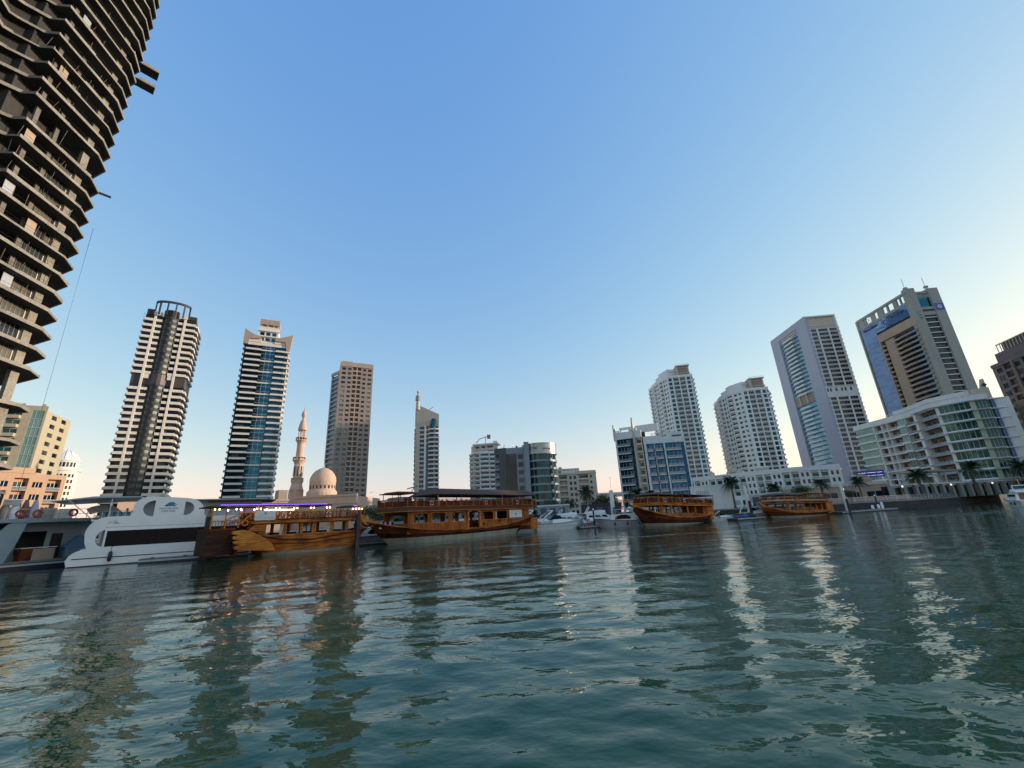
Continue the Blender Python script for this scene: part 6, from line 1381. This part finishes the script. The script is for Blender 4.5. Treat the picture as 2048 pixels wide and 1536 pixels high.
    lg2 = T.part('emblem'); lg2.tube(fr, [(2.75, B+.03, 4.65), (3.0, B+.03, 4.85), (3.35, B+.03, 4.95), (3.6, B+.03, 4.75), (3.2, B+.03, 4.68), (3.8, B+.03, 4.68)], .035, 'steel', 4)
    T.done()
    fd = MB(); fd.lathe(fr, 3.6, B+.25, [(.05, 1.55), (.17, 1.4), (.2, .9), (.17, .5), (.05, .4)], 10, 'navy'); fd.tube(fr, [(3.6, B+.1, 2.1), (3.6, B+.25, 1.5)], .02, 'rubber', 4); single('boat_fender', fd, fr.w(3.6, B+.25, .5), 'dark boat fender hanging on the white catamaran side', 'fender')
catamaran()

# ================================================================== blue-grey houseboat behind the catamaran
def houseboat():
    a, b = P(-49.4, 76), P(-44.6, 78); fr = BoatFrame(a, b, 4.0); L = math.hypot(b[0]-a[0], b[1]-a[1]); B = 4.0
    T = Thing('service_boat', 'blue-grey open-sided boat with crowded upper deck left of the catamaran', 'boat', (a[0], a[1], 0))
    T.part('hull').prism(fr, [(-5, -3), (-4.4, 3.6), (-3.5, B), (L+1, B), (L+1, -B), (-3.5, -B)], -.5, .75, 'navy'); T.part('rub_rail').box(fr, -4.6, L, B+.003, B+.15, .45, .65, 'boat_grey')
    d = T.part('main_deck'); d.box(fr, -3.6, L+1, -B+.1, B-.1, .75, .95, 'pontoon_deck')
    s = T.part('side_wing'); s.plate(fr, [(-1.2, .95), (-.1, .95), (.5, 3.0), (.9, 5.1), (2, 5.2), (2.2, 5.75), (.8, 5.75), (-.6, 5.0), (-1.5, 3.6), (-1.7, 2.2)], B-.35, B-.1, 'boat_blue_grey')
    w_ = T.part('cabin_wall'); w_.plate(fr, [(.3, .95), (L+1, .95), (L+1, 5.2), (.3, 5.2)], 1.0, 1.15, 'boat_blue_grey', holes=[[(1.2, 1.6), (3.6, 1.6), (3.6, 4.2), (1.2, 4.2)]])
    w_.box(fr, 4.1, 5.1, 1.16, 1.2, 1.0, 3.9, 'interior_dark'); w_.box(fr, 3.62, 4.0, 1.16, 1.2, 1.6, 4.0, 'panel_green'); T.part('back_wall').box(fr, .3, L+1, -2.6, -2.4, .95, 5.2, 'concrete_dark')
    c = T.part('counter'); c.box(fr, 1.2, 2.2, 1.8, 3.2, .95, 2.3, 'teak_dark'); c.box(fr, 2.2, 4.1, 1.8, 3.2, .95, 2.2, 'tan_wall'); c.box(fr, 1.1, 4.2, 1.7, 3.3, 2.3, 2.38, 'boat_white')
    T.part('cover').prism(fr, [(5.0, 1.6), (5.0, 3.4), (7.0, 3.4), (7.0, 1.6)], 1.0, 2.2, 'blue_cover'); T.part('cover').plate(fr, [(4.8, 2.2), (7.2, 2.2), (7.0, 3.4), (6.2, 3.5), (5.4, 2.7)], 1.8, 3.3, 'blue_cover')
    u = T.part('upper_deck'); u.box(fr, -1.6, L+2, -B, B, 5.2, 5.6, 'boat_blue_grey')
    r = T.part('railing')
    for k in range(9): r.tube(fr, [(-1+k, B-.15, 5.6), (-1+k, B-.15, 6.7)], .035, 'steel', 5)
    for z in (6.15, 6.7): r.tube(fr, [(-1, B-.15, z), (L+1.5, B-.15, z)], .03, 'steel', 5)
    for a0, a1, z, m_ in ((-5.0, -3.2, 7.6, 'plum_brown'), (-3.2, -1.2, 7.9, 'concrete_dark'), (2.6, 3.6, 6.9, 'tan_wall'), (4.2, 5.2, 6.8, 'boat_white')): T.part('locker').box(fr, a0, a1, 0, 2.2, 5.6, z, m_)
    T.part('upper_deck').box(fr, -6, -1.6, -B, B, 5.2, 5.45, 'boat_grey')
    for i in range(4): u0 = -.6+i*.8; T.part('bundle').lathe(fr, u0, 1.5, [(.35, 5.6), (.5, 6.4), (.3, 7.2), (.15, 7.9)], 9, ['tan_wall', 'boat_white', 'loggia_brown', 'boat_grey'][i])
    sg = T.part('sign'); sg.box(fr, -1.0, .4, 1.9, 1.95, 7.2, 7.9, 'boat_grey'); lettering(sg, fr, '—–', -.9, 7.58, .34, 1.96, 'red_paint'); lettering(sg, fr, '–—–', -.95, 7.24, .3, 1.96, 'red_paint')
    g = T.part('glazed_bulwark')
    for k in range(4): g.box(fr, -6+k*1.3, -5.9+k*1.3, B-.5, B-.4, 3.0, 5.2, 'boat_white')
    for z in (3.3, 4.4, 5.0): g.box(fr, -6, -1.2, B-.6, B-.5, z, z+.06, 'boat_white')
    T.done()
    for u0, z, m_, lab in ((.1, 6.2, 'red_paint', 'red life ring on the blue-grey boat rail, left one'), (1.5, 6.2, 'life_orange', 'red-orange life ring on the blue-grey boat rail, middle one'), (4.6, 6.25, 'life_orange', 'dark orange life ring on the blue-grey boat rail, right one nearest the catamaran'), (-1.9, 1.3, 'red_paint', 'bright red life ring low on the blue-grey boat main deck')):
        m = MB(); m.ring(fr, u0, B+.05, z, .36, .11, m_, 18, 6); single('life_ring', m, fr.w(u0, B+.05, z), lab, 'life ring', 'life rings on the boats')
    for i, (u0, h) in enumerate(((-4.4, 1.1), (-3.5, 1.15), (-2.6, 1.5), (-3.0, .9), (-2.1, .9))):
        m = MB(); m.lathe(fr, u0, 3+.4*(i % 2), [(.3, .97), (.34, 1.2), (.34, .97+h), (.2, 1.2+h), (.08, 1.3+h)], 12, 'boat_white'); single('plastic_drum', m, fr.w(u0, 3, .97), 'white plastic drum in the cluster on the blue-grey boat foredeck', 'drum', 'white plastic drums')
houseboat()

# ================================================================== motor yachts and small boats (bow toward -u)
def yacht(kind, loc, rz, label, sc_=1., hullm='boat_white'):
    T = Thing('motor_yacht', label, 'motor yacht', (0, 0, 0), 'white pleasure boats between the dhows'); f = WORLD
    sheer = lambda u: 1.25+.028*max(0, 2-u)**1.5
    P_, hb = hull_shell(T, f, [(-3.6, 5., .9, -.5, .8), (-4.4, 5.1, 1.45, .0, .85), (-4.9, 5.3, 1.6, lambda u: .62+.3*(sheer(u)-1.25), .88), (-5.7, 5.5, 1.75, sheer, .9)], [hullm, hullm, hullm], nt=18)
    rr = T.part('rub_rail')
    for s in (1, -1): rr.tube(f, [(u, s*(h+.02), z-.02) for u, h, z in P_[3]], .05, 'navy' if kind != 2 else 'black', 5); rr.tube(f, [(u, s*(h+.01), z) for u, h, z in P_[2]], .03, 'boat_grey', 4)
    dk = T.part('deck'); top = P_[3]; dk.add([f.w(u, h-.05, z-.04) for u, h, z in top]+[f.w(u, -h+.05, z-.04) for u, h, z in top], [[i, i+1, len(top)+i+1, len(top)+i] for i in range(len(top)-1)], 'boat_white')
    cb = T.part('cabin')
    def shell(S, m, part): part.rings([[f.w(u, -h, z0), f.w(u, -h*.86, z1), f.w(u, h*.86, z1), f.w(u, h, z0)] for u, h, z0, z1 in S], m, smooth=False)
    if kind == 0:      # sports cruiser with a swept arch
        shell([(-3.9, .3, 1.35, 1.4), (-2.6, 1.0, 1.3, 1.75), (-.6, 1.3, 1.25, 2.05), (1.6, 1.35, 1.2, 2.0), (1.7, 1.35, 1.2, 1.5)], 'boat_white', cb)
        ws = T.part('windscreen'); shell([(-1.0, .9, 2.0, 2.05), (.1, 1.12, 2.0, 2.75), (1.3, 1.15, 2.0, 2.8), (2.0, 1.1, 2.0, 2.1)], 'black_glass', ws)
        ar = T.part('arch'); ar.tube(f, [(4.2, 1.5, 1.3), (3.2, 1.5, 2.7), (1.8, 1.3, 3.5), (1.4, .8, 3.7), (1.4, -.8, 3.7), (1.8, -1.3, 3.5), (3.2, -1.5, 2.7), (4.2, -1.5, 1.3)], .14, 'boat_white', 6)
        for k in (-2.2, -1.2): w_ = T.part('window'); w_.plate(f, [(k, 1.5), (k+.75, 1.5), (k+.75, 1.72), (k+.2, 1.68)], 1.18, 1.24, 'black_glass')
        T.part('bimini').rings([[f.w(u, d, z) for d in (-1.3, -.6, .6, 1.3)] for u, z in ((.4, 3.2), (1.6, 3.65), (2.8, 3.5))], 'navy', caps=False, closed=False)
        T.part('seat').box(f, 2.4, 4.6, -1.2, 1.2, 1.25, 1.7, 'upholstery')
    elif kind == 1:    # flybridge yacht
        shell([(-3.2, .5, 1.4, 1.5), (-2., 1.2, 1.3, 2.4), (-.8, 1.4, 1.25, 2.9), (3.2, 1.45, 1.2, 2.9), (3.3, 1.45, 1.2, 1.3)], 'boat_white', cb)
        for s in (1, -1):
            for a, b in ((-1.6, -.3), (-.1, 1.3), (1.5, 2.7)): T.part('window').plate(f, [(a, 2.05), (b, 2.05), (b, 2.5), (a+.35, 2.5)], s*1.3-.03, s*1.3+.09*s+.03, 'black_glass')
        fb = T.part('flybridge'); fb.prism(f, [(-1.3, -1.1), (-1.3, 1.1), (4.2, 1.45), (4.2, -1.45)], 2.9, 3.05, 'boat_white'); shell([(-1.2, 1.0, 3.05, 3.5), (.2, 1.25, 3.05, 3.6), (3.4, 1.3, 3.05, 3.3)], 'boat_white', fb)
        T.part('arch').tube(f, [(3.2, 1.3, 3.1), (2.5, 1.2, 4.3), (2.4, -1.2, 4.3), (3.2, -1.3, 3.1)], .1, 'boat_white', 5); T.part('mast').tube(f, [(2.5, 0, 4.3), (2.5, 0, 5.6)], .05, 'steel', 5)
        T.part('door').box(f, 3.3, 3.34, -.9, .9, 1.4, 2.7, 'loggia_brown')
    else:              # older cabin boat
        shell([(-2.4, .8, 1.35, 1.4), (-1.9, 1.1, 1.3, 2.5), (2.4, 1.25, 1.2, 2.6), (3.0, 1.25, 1.2, 1.3)], 'boat_white', cb)
        for s in (1, -1): T.part('window').plate(f, [(-1.4, 1.55), (1.9, 1.55), (1.75, 1.95), (1.2, 2.3), (0, 2.4), (-.9, 2.15), (-1.3, 1.8)], s*1.12-.05, s*1.12+.09*s+.05, 'black_glass')
        T.part('hardtop').box(f, -1.4, 3.6, -1.4, 1.4, 3.4, 3.5, 'boat_white')
        for u in (-1.1, 3.3):
            for s in (1, -1): T.part('post').tube(f, [(u, s*1.25, 1.3), (u, s*1.3, 3.4)], .05, 'steel', 5)
        T.part('life_raft').lathe(f, 2, 0, [(.1, 3.5), (.4, 3.55), (.4, 3.8), (.1, 3.9)], 10, 'boat_white')
    r = T.part('bow_rail')
    for s in (1, -1):
        L = [(u, s*(h-.08), z+.55) for u, h, z in P_[3][:10]]; r.tube(f, L, .025, 'steel', 4)
        for q in L[1::3]: r.tube(f, [(q[0], q[1], q[2]-.58), q], .02, 'steel', 4)
    for u in (-1.5, 1, 3.2): T.part('fender').lathe(f, u, 1.9, [(.03, 1.0), (.13, .9), (.14, .5), (.05, .35)], 8, rnd.choice(['navy', 'boat_white', 'blue_paint']))
    T.done(); T.root.location = loc; T.root.rotation_euler = (0, 0, rz); T.root.scale = (sc_,)*3
    return T.root
R_ = math.radians
ya = yacht(0, (8.5, 95, 0), R_(196), 'long white sports cruiser just right of the largest dhow stern', 1.05)
def ycopy(root, loc, deg, label, s=1.): return dup(root, (*loc, 0), R_(deg), label, s)
ycopy(ya, (4.6, 104), 200, 'white cruiser with dark canopy arch behind the sports cruiser beside the dhow stern', 1.15)
yb = yacht(1, (12.6, 104.5, 0), R_(185), 'white flybridge yacht with tan door between cruiser and tall capped post', .95)
ycopy(yb, (18.8, 101.5), 178, 'white flybridge yacht with mast directly left of the white gangway pylon', 1.0)
yc = yacht(2, (21.2, 91.0, 0), R_(-8), 'pale green-hulled cabin boat touching the bow of the mid-sized dhow', 1.0, 'boat_grey')
ycopy(ya, (25.8, 106), 20, 'white cruiser half hidden behind the bow of the mid-sized dhow', 1.0)
ycopy(yc, (13.8, 100), 170, 'small pale-blue cabin boat beside the tall capped post', .62)
ycopy(ya, (54.5, 101.0), 200, 'white speedboat left of the smallest dhow bow', .85)
ycopy(ya, (45.2, 97.0), 170, 'low white runabout close to the stern of the mid-sized dhow', .55)
ycopy(yc, (-23.2, 71.5), 215, 'white boat seen in the gap between the two left dhows', 1.0)
ycopy(yb, (103, 90), 235, 'small white cruise boat at the right edge of the picture', .95)
ycopy(yb, (-12, 100), 185, 'white yacht seen through the windows of the largest dhow, left one', .9)
ycopy(ya, (-7, 101), 160, 'white yacht seen through the windows of the largest dhow, right one', .9)
def covers():
    f = BoatFrame((-25.2, 70), (-21, 73), 0); m = MB(); m.rings([[f.w(u, d, z) for d, z in ((-.9, 1.2), (-.5, h), (.5, h), (.9, 1.2))] for u, h in ((0, 1.4), (1.2, 2.3), (2.6, 2.0), (4, 1.3))], 'blue_paint', smooth=False); m.tube(f, [(0, .9, 1.5), (2, .95, 1.75), (4, .9, 1.7)], .12, 'red_paint', 6)
    single('boat_cover', m, f.w(2, 0, 1.2), 'blue and red cover over the boat between the left dhows', 'boat cover')
covers()
def jetski(loc, rz, label, colr):
    T = Thing('jet_ski', label, 'jet ski', (0, 0, 0), 'jet skis on the float'); f = WORLD
    T.part('hull').rings([[f.w(u, d*h, z) for d, z in ((-1, .25), (-.9, .5), (.9, .5), (1, .25), (0, .0))] for u, h in ((-1.5, .1), (-.9, .42), (0, .55), (1.5, .5))], colr, smooth=False)
    T.part('seat').rings([[f.w(u, -.22, .5), f.w(u, -.16, z), f.w(u, .16, z), f.w(u, .22, .5)] for u, z in ((-.5, .75), (-.2, .95), (.4, .82), (1.3, .9))], 'navy', smooth=False); T.part('handlebar').tube(f, [(-.5, -.35, 1.05), (-.45, 0, 1.0), (-.5, .35, 1.05)], .03, 'black', 5); T.part('hood').rings([[f.w(u, -.3, .5), f.w(u, -.2, z), f.w(u, .2, z), f.w(u, .3, .5)] for u, z in ((-1.3, .55), (-.8, .85), (-.45, 1.0))], colr, smooth=False)
    T.done(); T.root.location = loc; T.root.rotation_euler = (0, 0, rz)
jetski((47.6, 94.2, .45), 2.6, 'blue jet ski on the float between the right dhows', 'blue_paint'); jetski((49.8, 95.4, .45), 2.5, 'dark jet ski on the float between the right dhows', 'navy'); jetski((46.4, 97.5, .3), .3, 'yellow jet ski behind the float between the right dhows', 'ochre_wall')

# ================================================================== pontoons, mooring piles, bollards
def pontoon(a, b, wd, label, top=.5):
    f = Frame([a, b]); T = Thing('floating_pontoon', label, 'pontoon', (a[0], a[1], 0), 'floating pontoons'); T.part('float').box(f, 0, f.L, -wd, 0, -.4, top-.1, 'pontoon'); d = T.part('deck'); d.box(f, -.05, f.L+.05, -wd-.05, .05, top-.1, top, 'pontoon_deck')
    for k in range(int(f.L/3)): T.part('cleat').box(f, 1+k*3, 1.35+k*3, -.25, -.15, top, top+.14, 'frame_dark')
    T.part('fender_strip').box(f, 0, f.L, .05, .14, top-.3, top-.12, 'boat_grey'); T.done()
pontoon((-43.5, 50.5), (-34.5, 56.2), 2.2, 'dark pontoon by the dark capped post between catamaran and dhow')
pontoon((-27.2, 66.3), (-19.5, 70.2), 2.0, 'dark pontoon under the bow of the largest dhow')
pontoon((12.6, 91.5), (18.0, 92.5), 2.4, 'pontoon with red hydrant boxes between the white boats')
pontoon((45.5, 91.8), (53.5, 95.8), 2.5, 'pontoon carrying the jet skis')
pontoon((74.5, 101.5), (96.0, 111.5), 2.2, 'long empty pontoon with three white bollards on the right')
pontoon((21, 95.5), (27, 97), 2.2, 'pontoon hidden behind the pale cabin boat')
for i, (x, y, h) in enumerate(((87.3, 108.3, 1.0), (89.6, 109.3, 1.1), (91.2, 110.1, 1.6))):
    m = MB(); f = Frame([(x, y), (x+1, y)]); m.lathe(f, 0, 0, [(.28, .5), (.28, .5+h*.8), (.18, .5+h*.95), (.04, .5+h)], 10, 'boat_white')
    single('bollard', m, (x, y, .5), ['left white bollard on the long pontoon', 'middle white bollard on the long pontoon', 'tallest white bollard on the long pontoon, right one'][i], 'bollard', 'white bollards on the long pontoon')
for x, y, lab in ((14.6, 92.6, 'red hydrant box on the pontoon left of the capped post'), (16.9, 92.2, 'red hydrant box on the pontoon right of the capped post')):
    m = MB(); f = Frame([(x, y), (x+1, y)]); m.box(f, -.22, .22, -.2, .2, .5, 1.7, 'red_paint'); m.box(f, -.27, .27, -.25, .25, 1.7, 1.8, 'red_paint'); m.box(f, -.12, .12, .2, .22, 1.1, 1.5, 'sign_white'); single('hydrant_box', m, (x, y, .5), lab, 'hydrant box', 'red hydrant boxes')
def pile(x, y, h, wd, label, cap='boat_grey', sleeve=0):
    f = Frame([(x, y), (x+1, y+.6)]); T = Thing('mooring_pile', label, 'mooring pile', (x, y, 0), 'mooring piles')
    T.part('post').lathe(f, 0, 0, [(wd*.7, -1), (wd*.7, h)], 4 if wd > .3 else 10, 'navy', smooth=False)
    if sleeve: s = T.part('pylon'); s.box(f, -.55, .35, -.5, -.2, .5, sleeve, 'white_cool'); s.box(f, -.6, .4, -.55, -.15, sleeve, sleeve+.1, 'white_cool')
    else: T.part('cap').lathe(f, 0, 0, [(wd*.78, h), (wd*.78, h+.08), (.03, h+wd*1.5)], 4 if wd > .3 else 10, cap, smooth=False)
    T.part('collar').lathe(f, 0, 0, [(wd*.95, .45), (wd*.95, .7)], 4 if wd > .3 else 10, 'frame_dark', smooth=False); T.done()
pile(-37.9, 52.9, 4.9, .62, 'thick dark square mooring post with grey pyramid cap by the catamaran')
pile(-22.3, 60.3, 4.3, .45, 'dark mooring post in front of the bow of the purple-lit dhow', 'navy')
pile(15.9, 92.9, 3.6, .26, 'dark mooring post with white pointed cap among the white boats', 'boat_white')
pile(20.6, 93.5, 3.9, .4, 'dark mooring post with tall white pylon left of the mid-sized dhow', sleeve=7.4)
pile(52.0, 98.0, 3.9, .4, 'dark mooring post with tall white pylon left of the smallest dhow', sleeve=7.2)
pile(77.2, 102.6, 3.2, .36, 'dark mooring post with tall white pylon right of the smallest dhow', sleeve=6.6)
pile(91.5, 111.8, 3.6, .26, 'thin dark post with white cap on the right pontoon', 'boat_white')

# ================================================================== palms and trees
def palm(label, h=6.5, r=3.6, seed=1):
    g = random.Random(seed); T = Thing('palm_tree', label, 'palm tree', (0, 0, 0), 'palms along the promenade'); f = WORLD
    T.part('trunk').tube(f, [(0, 0, 0), (.1, .05, h*.3), (.15, 0, h*.65), (.1, -.05, h)], [.34, .27, .25, .3], 'bark', 9)
    b = T.part('crown')
    for i in range(64):
        a = g.uniform(0, 6.283); up = g.uniform(-.35, 1.25); L = r*g.uniform(.8, 1.1); pts = []
        n = 9
        for k in range(n+1):
            t = k/n; rad = L*t*math.cos(up*.75)*(1-.12*t); z = h+L*(math.sin(up)*t-.55*t*t*(1.25-up*.35)); pts.append((.1+rad*math.cos(a), rad*math.sin(a), z))
        b.tube(f, pts, [.045*(1-.8*k/n) for k in range(n+1)], 'frond', 3)
        for k in range(1, n):
            p = Vector(pts[k]); q = Vector(pts[k+1]); t = (q-p).normalized(); s = t.cross(Vector((0, 0, 1)))
            if s.length < .1: continue
            s.normalize()
            for j in range(4):
                o = p+(q-p)*(j/4)
                for sg in (1, -1):
                    ln = .62*math.sin(math.pi*min(.97, (k+j/4)/n+.12))*g.uniform(.8, 1.15)*r/3.6; e = o+(s*sg*.85+t*.65-Vector((0, 0, .25+g.uniform(0, .25)))).normalized()*ln; w_ = t*.055
                    b.add([f.w(*(o-w_)), f.w(*(o+w_)), f.w(*e)], [[0, 1, 2]], 'frond')
    d = T.part('dry_fronds')
    for i in range(10):
        a = g.uniform(0, 6.28); d.tube(f, [(.1+.25*math.cos(a), .25*math.sin(a), h-.1), (.1+.9*math.cos(a), .9*math.sin(a), h-.9), (.1+.8*math.cos(a), .8*math.sin(a), h-1.7)], [.06, .05, .02], 'bark', 3)
    return T.done()
pa = palm('palm tree in front of the green glass corner of the curved block'); pb_ = palm('palm', 5.8, 3.9, 9)
pl_ = [(pa, 38.25, 166, 1.05, 'palm tree beside the illuminated sign board'), (pb_, 42.95, 171, 1.3, 'palm tree before the middle of the curved block, tall one'), (pa, 46.5, 200, 1.45, 'largest palm tree before the dark glass of the curved block'), (pb_, 49.6, 215, 1.4, 'palm tree at the right edge of the picture'),
       (pa, 35.0, 152, 1.15, 'palm tree rising behind the stern of the smallest dhow'), (pb_, 30.7, 138, 1.0, 'palm tree rising behind the bow of the smallest dhow'), (pa, 26.4, 128, 1.12, 'palm tree against the white service building'), (pb_, 9.1, 126, 1.1, 'palm tree behind the flybridge yacht with tan door'),
       (pa, 15.3, 128, 1.15, 'palm tree at the foot of the blue glass block, left one'), (pb_, 17.2, 131, 1.0, 'palm tree at the foot of the blue glass block, right one')]
seen = set()
for i, (root, az, D, s, lab) in enumerate(pl_):
    s *= .88
    x, y = P(az, D)
    if id(root) not in seen: seen.add(id(root)); root.location = (x, y, GZ); root.scale = (s,)*3; root['label'] = lab; root.rotation_euler = (0, 0, i)
    else: q_ = dup(root, (x, y, GZ), i*1.3, lab, s); q_.scale = (s, s, s*(.86+.1*(i % 4))); q_.rotation_euler = (.04*math.sin(i*2.1), .05*math.cos(i*1.7), i*1.3)
def tree(label, h=6, r=3, seed=2):
    g = random.Random(seed); T = Thing('leafy_tree', label, 'tree', (0, 0, 0), 'leafy trees along the quay'); f = WORLD
    t = T.part('trunk'); t.tube(f, [(0, 0, 0), (.1, 0, h*.3), (0, .1, h*.55)], [.24, .18, .12], 'bark', 7); lobes = []
    for i in range(9):
        a = g.uniform(0, 6.28); rr = g.uniform(.2, .7)*r; z = h*g.uniform(.5, .9); lobes.append((rr*math.cos(a), rr*math.sin(a), z, r*g.uniform(.35, .55))); t.tube(f, [(0, .05, h*.35), (rr*.5*math.cos(a), rr*.5*math.sin(a), h*.5), lobes[-1][:3]], [.1, .07, .03], 'bark', 4)
    c = T.part('crown')
    for x, y, z, q in lobes:
        for k in range(260):
            v = Vector((g.gauss(0, 1), g.gauss(0, 1), g.gauss(0, .8))).normalized()*q*g.uniform(.55, 1.08); o = Vector((x, y, z))+v; n = Vector((g.gauss(0, 1), g.gauss(0, 1), g.gauss(0, 1))).normalized(); s = n.orthogonal().normalized()*g.uniform(.12, .2); u = n.cross(s).normalized()*g.uniform(.07, .12)
            c.add([tuple(o-s), tuple(o+u), tuple(o+s), tuple(o-u)], [[0, 1, 2, 3]], 'leaf')
    return T.done()
ta = tree('t'); tb_ = tree('t', 5, 3.4, 7)
tl = [(-18.6, 128, 1.0, 'leafy tree below the viaduct, left of the largest dhow'), (-17.3, 131, .9, 'leafy tree below the viaduct just left of the largest dhow cabin'), (-16.2, 127, .8, 'leafy tree glimpsed behind the largest dhow bow seats'), (4.2, 126, 1.0, 'leafy tree beside the foot of the grey drum'), (6.6, 128, .85, 'leafy tree under the beige block, leftmost there'),
      (10.6, 127, 1.05, 'leafy tree under the beige block, middle one'), (11.8, 129, 1.0, 'leafy tree under the beige block, right one'), (12.9, 131, .8, 'leafy tree just left of the blue block under the bridge'), (19.3, 132, .7, 'leafy tree behind the deck of the mid-sized dhow'), (29.2, 136, .6, 'low leafy tree planted behind the grey quayside wall'), (-20.4, 126, .8, 'leafy tree under the tan tower behind the purple-lit dhow'), (-26, 128, .8, 'leafy tree seen through the purple-lit dhow'), (37.3, 160, .6, 'small leafy tree by the tan shop row'), (-14.6, 140, 1.1, 'leafy tree behind the front windows of the largest dhow'), (-12.9, 145, 1.2, 'leafy tree right behind the middle windows of the largest dhow'), (-10.8, 142, 1.1, 'leafy tree behind the doorway end of the largest dhow'), (-8.6, 140, 1.1, 'leafy tree behind the stern half of the largest dhow'), (24.2, 134, .8, 'leafy tree by the white service building'), (33.2, 142, .9, 'leafy tree behind the awning of the smallest dhow')]
for i, (az, D, s, lab) in enumerate(tl):
    x, y = P(az, D); root = (ta, tb_)[i % 2]
    if i < 2: root.location = (x, y, GZ); root.scale = (s,)*3; root['label'] = lab
    else: dup(root, (x, y, GZ), i*1.1, lab, s)

# ================================================================== promenade railing and lamps
def rail():
    T = Thing('promenade_railing', 'metal railing with glass panels along the curved promenade', 'railing', (105, 116, GZ)); f = Frame([(62, 113), (105, 116), (150, 145), (195, 173), (300, 240)])
    n = int(f.L/3)
    for k in range(n):
        u = k*3.; b = T.part('rail_panel'); b.box(f, u, u+.08, -.5, -.42, 2.34, 3.45, 'steel'); b.box(f, u, u+2.99, -.5, -.43, 3.45, 3.52, 'steel'); b.box(f, u+.12, u+2.9, -.48, -.46, 2.45, 3.35, 'rail_glass')
    T.done()
rail()
lg = None
for i, (az, D, lab) in enumerate(((36.9, 152, 'slim white promenade lamp left of the tan shop row'), (41.6, 168, 'slim white promenade lamp under the sign board palm'), (45.0, 190, 'slim white promenade lamp before the middle of the arcade'), (47.6, 208, 'slim white promenade lamp near the right edge'))):
    x, y = P(az, D); T = Thing('promenade_lamp', lab, 'lamp', (x, y, GZ), 'promenade lamps'); f = Frame([(x, y), (x+1, y)]); T.part('pole').tube(f, [(0, 0, GZ), (0, 0, GZ+3.4)], .07, 'frame_dark', 6); T.part('globe').lathe(f, 0, 0, [(.05, GZ+3.4), (.24, GZ+3.6), (.2, GZ+3.9), (.03, GZ+4)], 10, 'lamp_white'); T.done()

# ================================================================== mooring ropes
for i, (fr, u, d, z, e, lab) in enumerate(((F3, -1.2, .6, 2.9, (-22.3, 60.3, 3.6), 'slack mooring rope from the largest dhow bow to the dark post'), (F4, .2, .6, 3.3, (20.6, 93.5, 3.2), 'mooring rope from the mid-sized dhow bow to the pylon post'), (F5, .6, .4, 2.1, (52.0, 98.0, 3.0), 'mooring rope from the smallest dhow bow to the pylon post'))):
    a = Vector(fr.w(u, d, z)); b = Vector(e); m = MB(); m.tube(WORLD, [((a+(b-a)*t).x, -(a+(b-a)*t).y, (a+(b-a)*t).z-1.1*4*t*(1-t)*.6) for t in [k/10 for k in range(11)]], .035, 'upholstery', 5)
    single('mooring_rope', m, tuple(a), lab, 'rope', 'mooring ropes')

# ================================================================== unseen tower added beyond the right edge to shade the boats
def shade_tower(a, b, h, label):
    fr = Frame([a, b]); l, r_, poly = quadframes(fr, 24); T = Thing('apartment_tower', label, 'building', centre(poly)); core(T, poly, GZ, h, 'white_cool')
    n = int((h-3)/3.3)
    for f in (fr, l, r_): facade(T, f, 2.8, 3.3, n, [('w', 1.5)]+[('b', 4, {'g': 'glass'}), ('w', 1.2), ('n', 2), ('w', 1.2)]*3, 'white_cool', 'glass', None)
    roofslab(T, poly, 2.8+n*3.3, .6, 'white_cool', .3); T.done()
shade_tower((226, 122), (214, 68), 76, 'unseen pale tower added off frame to shade the boats')
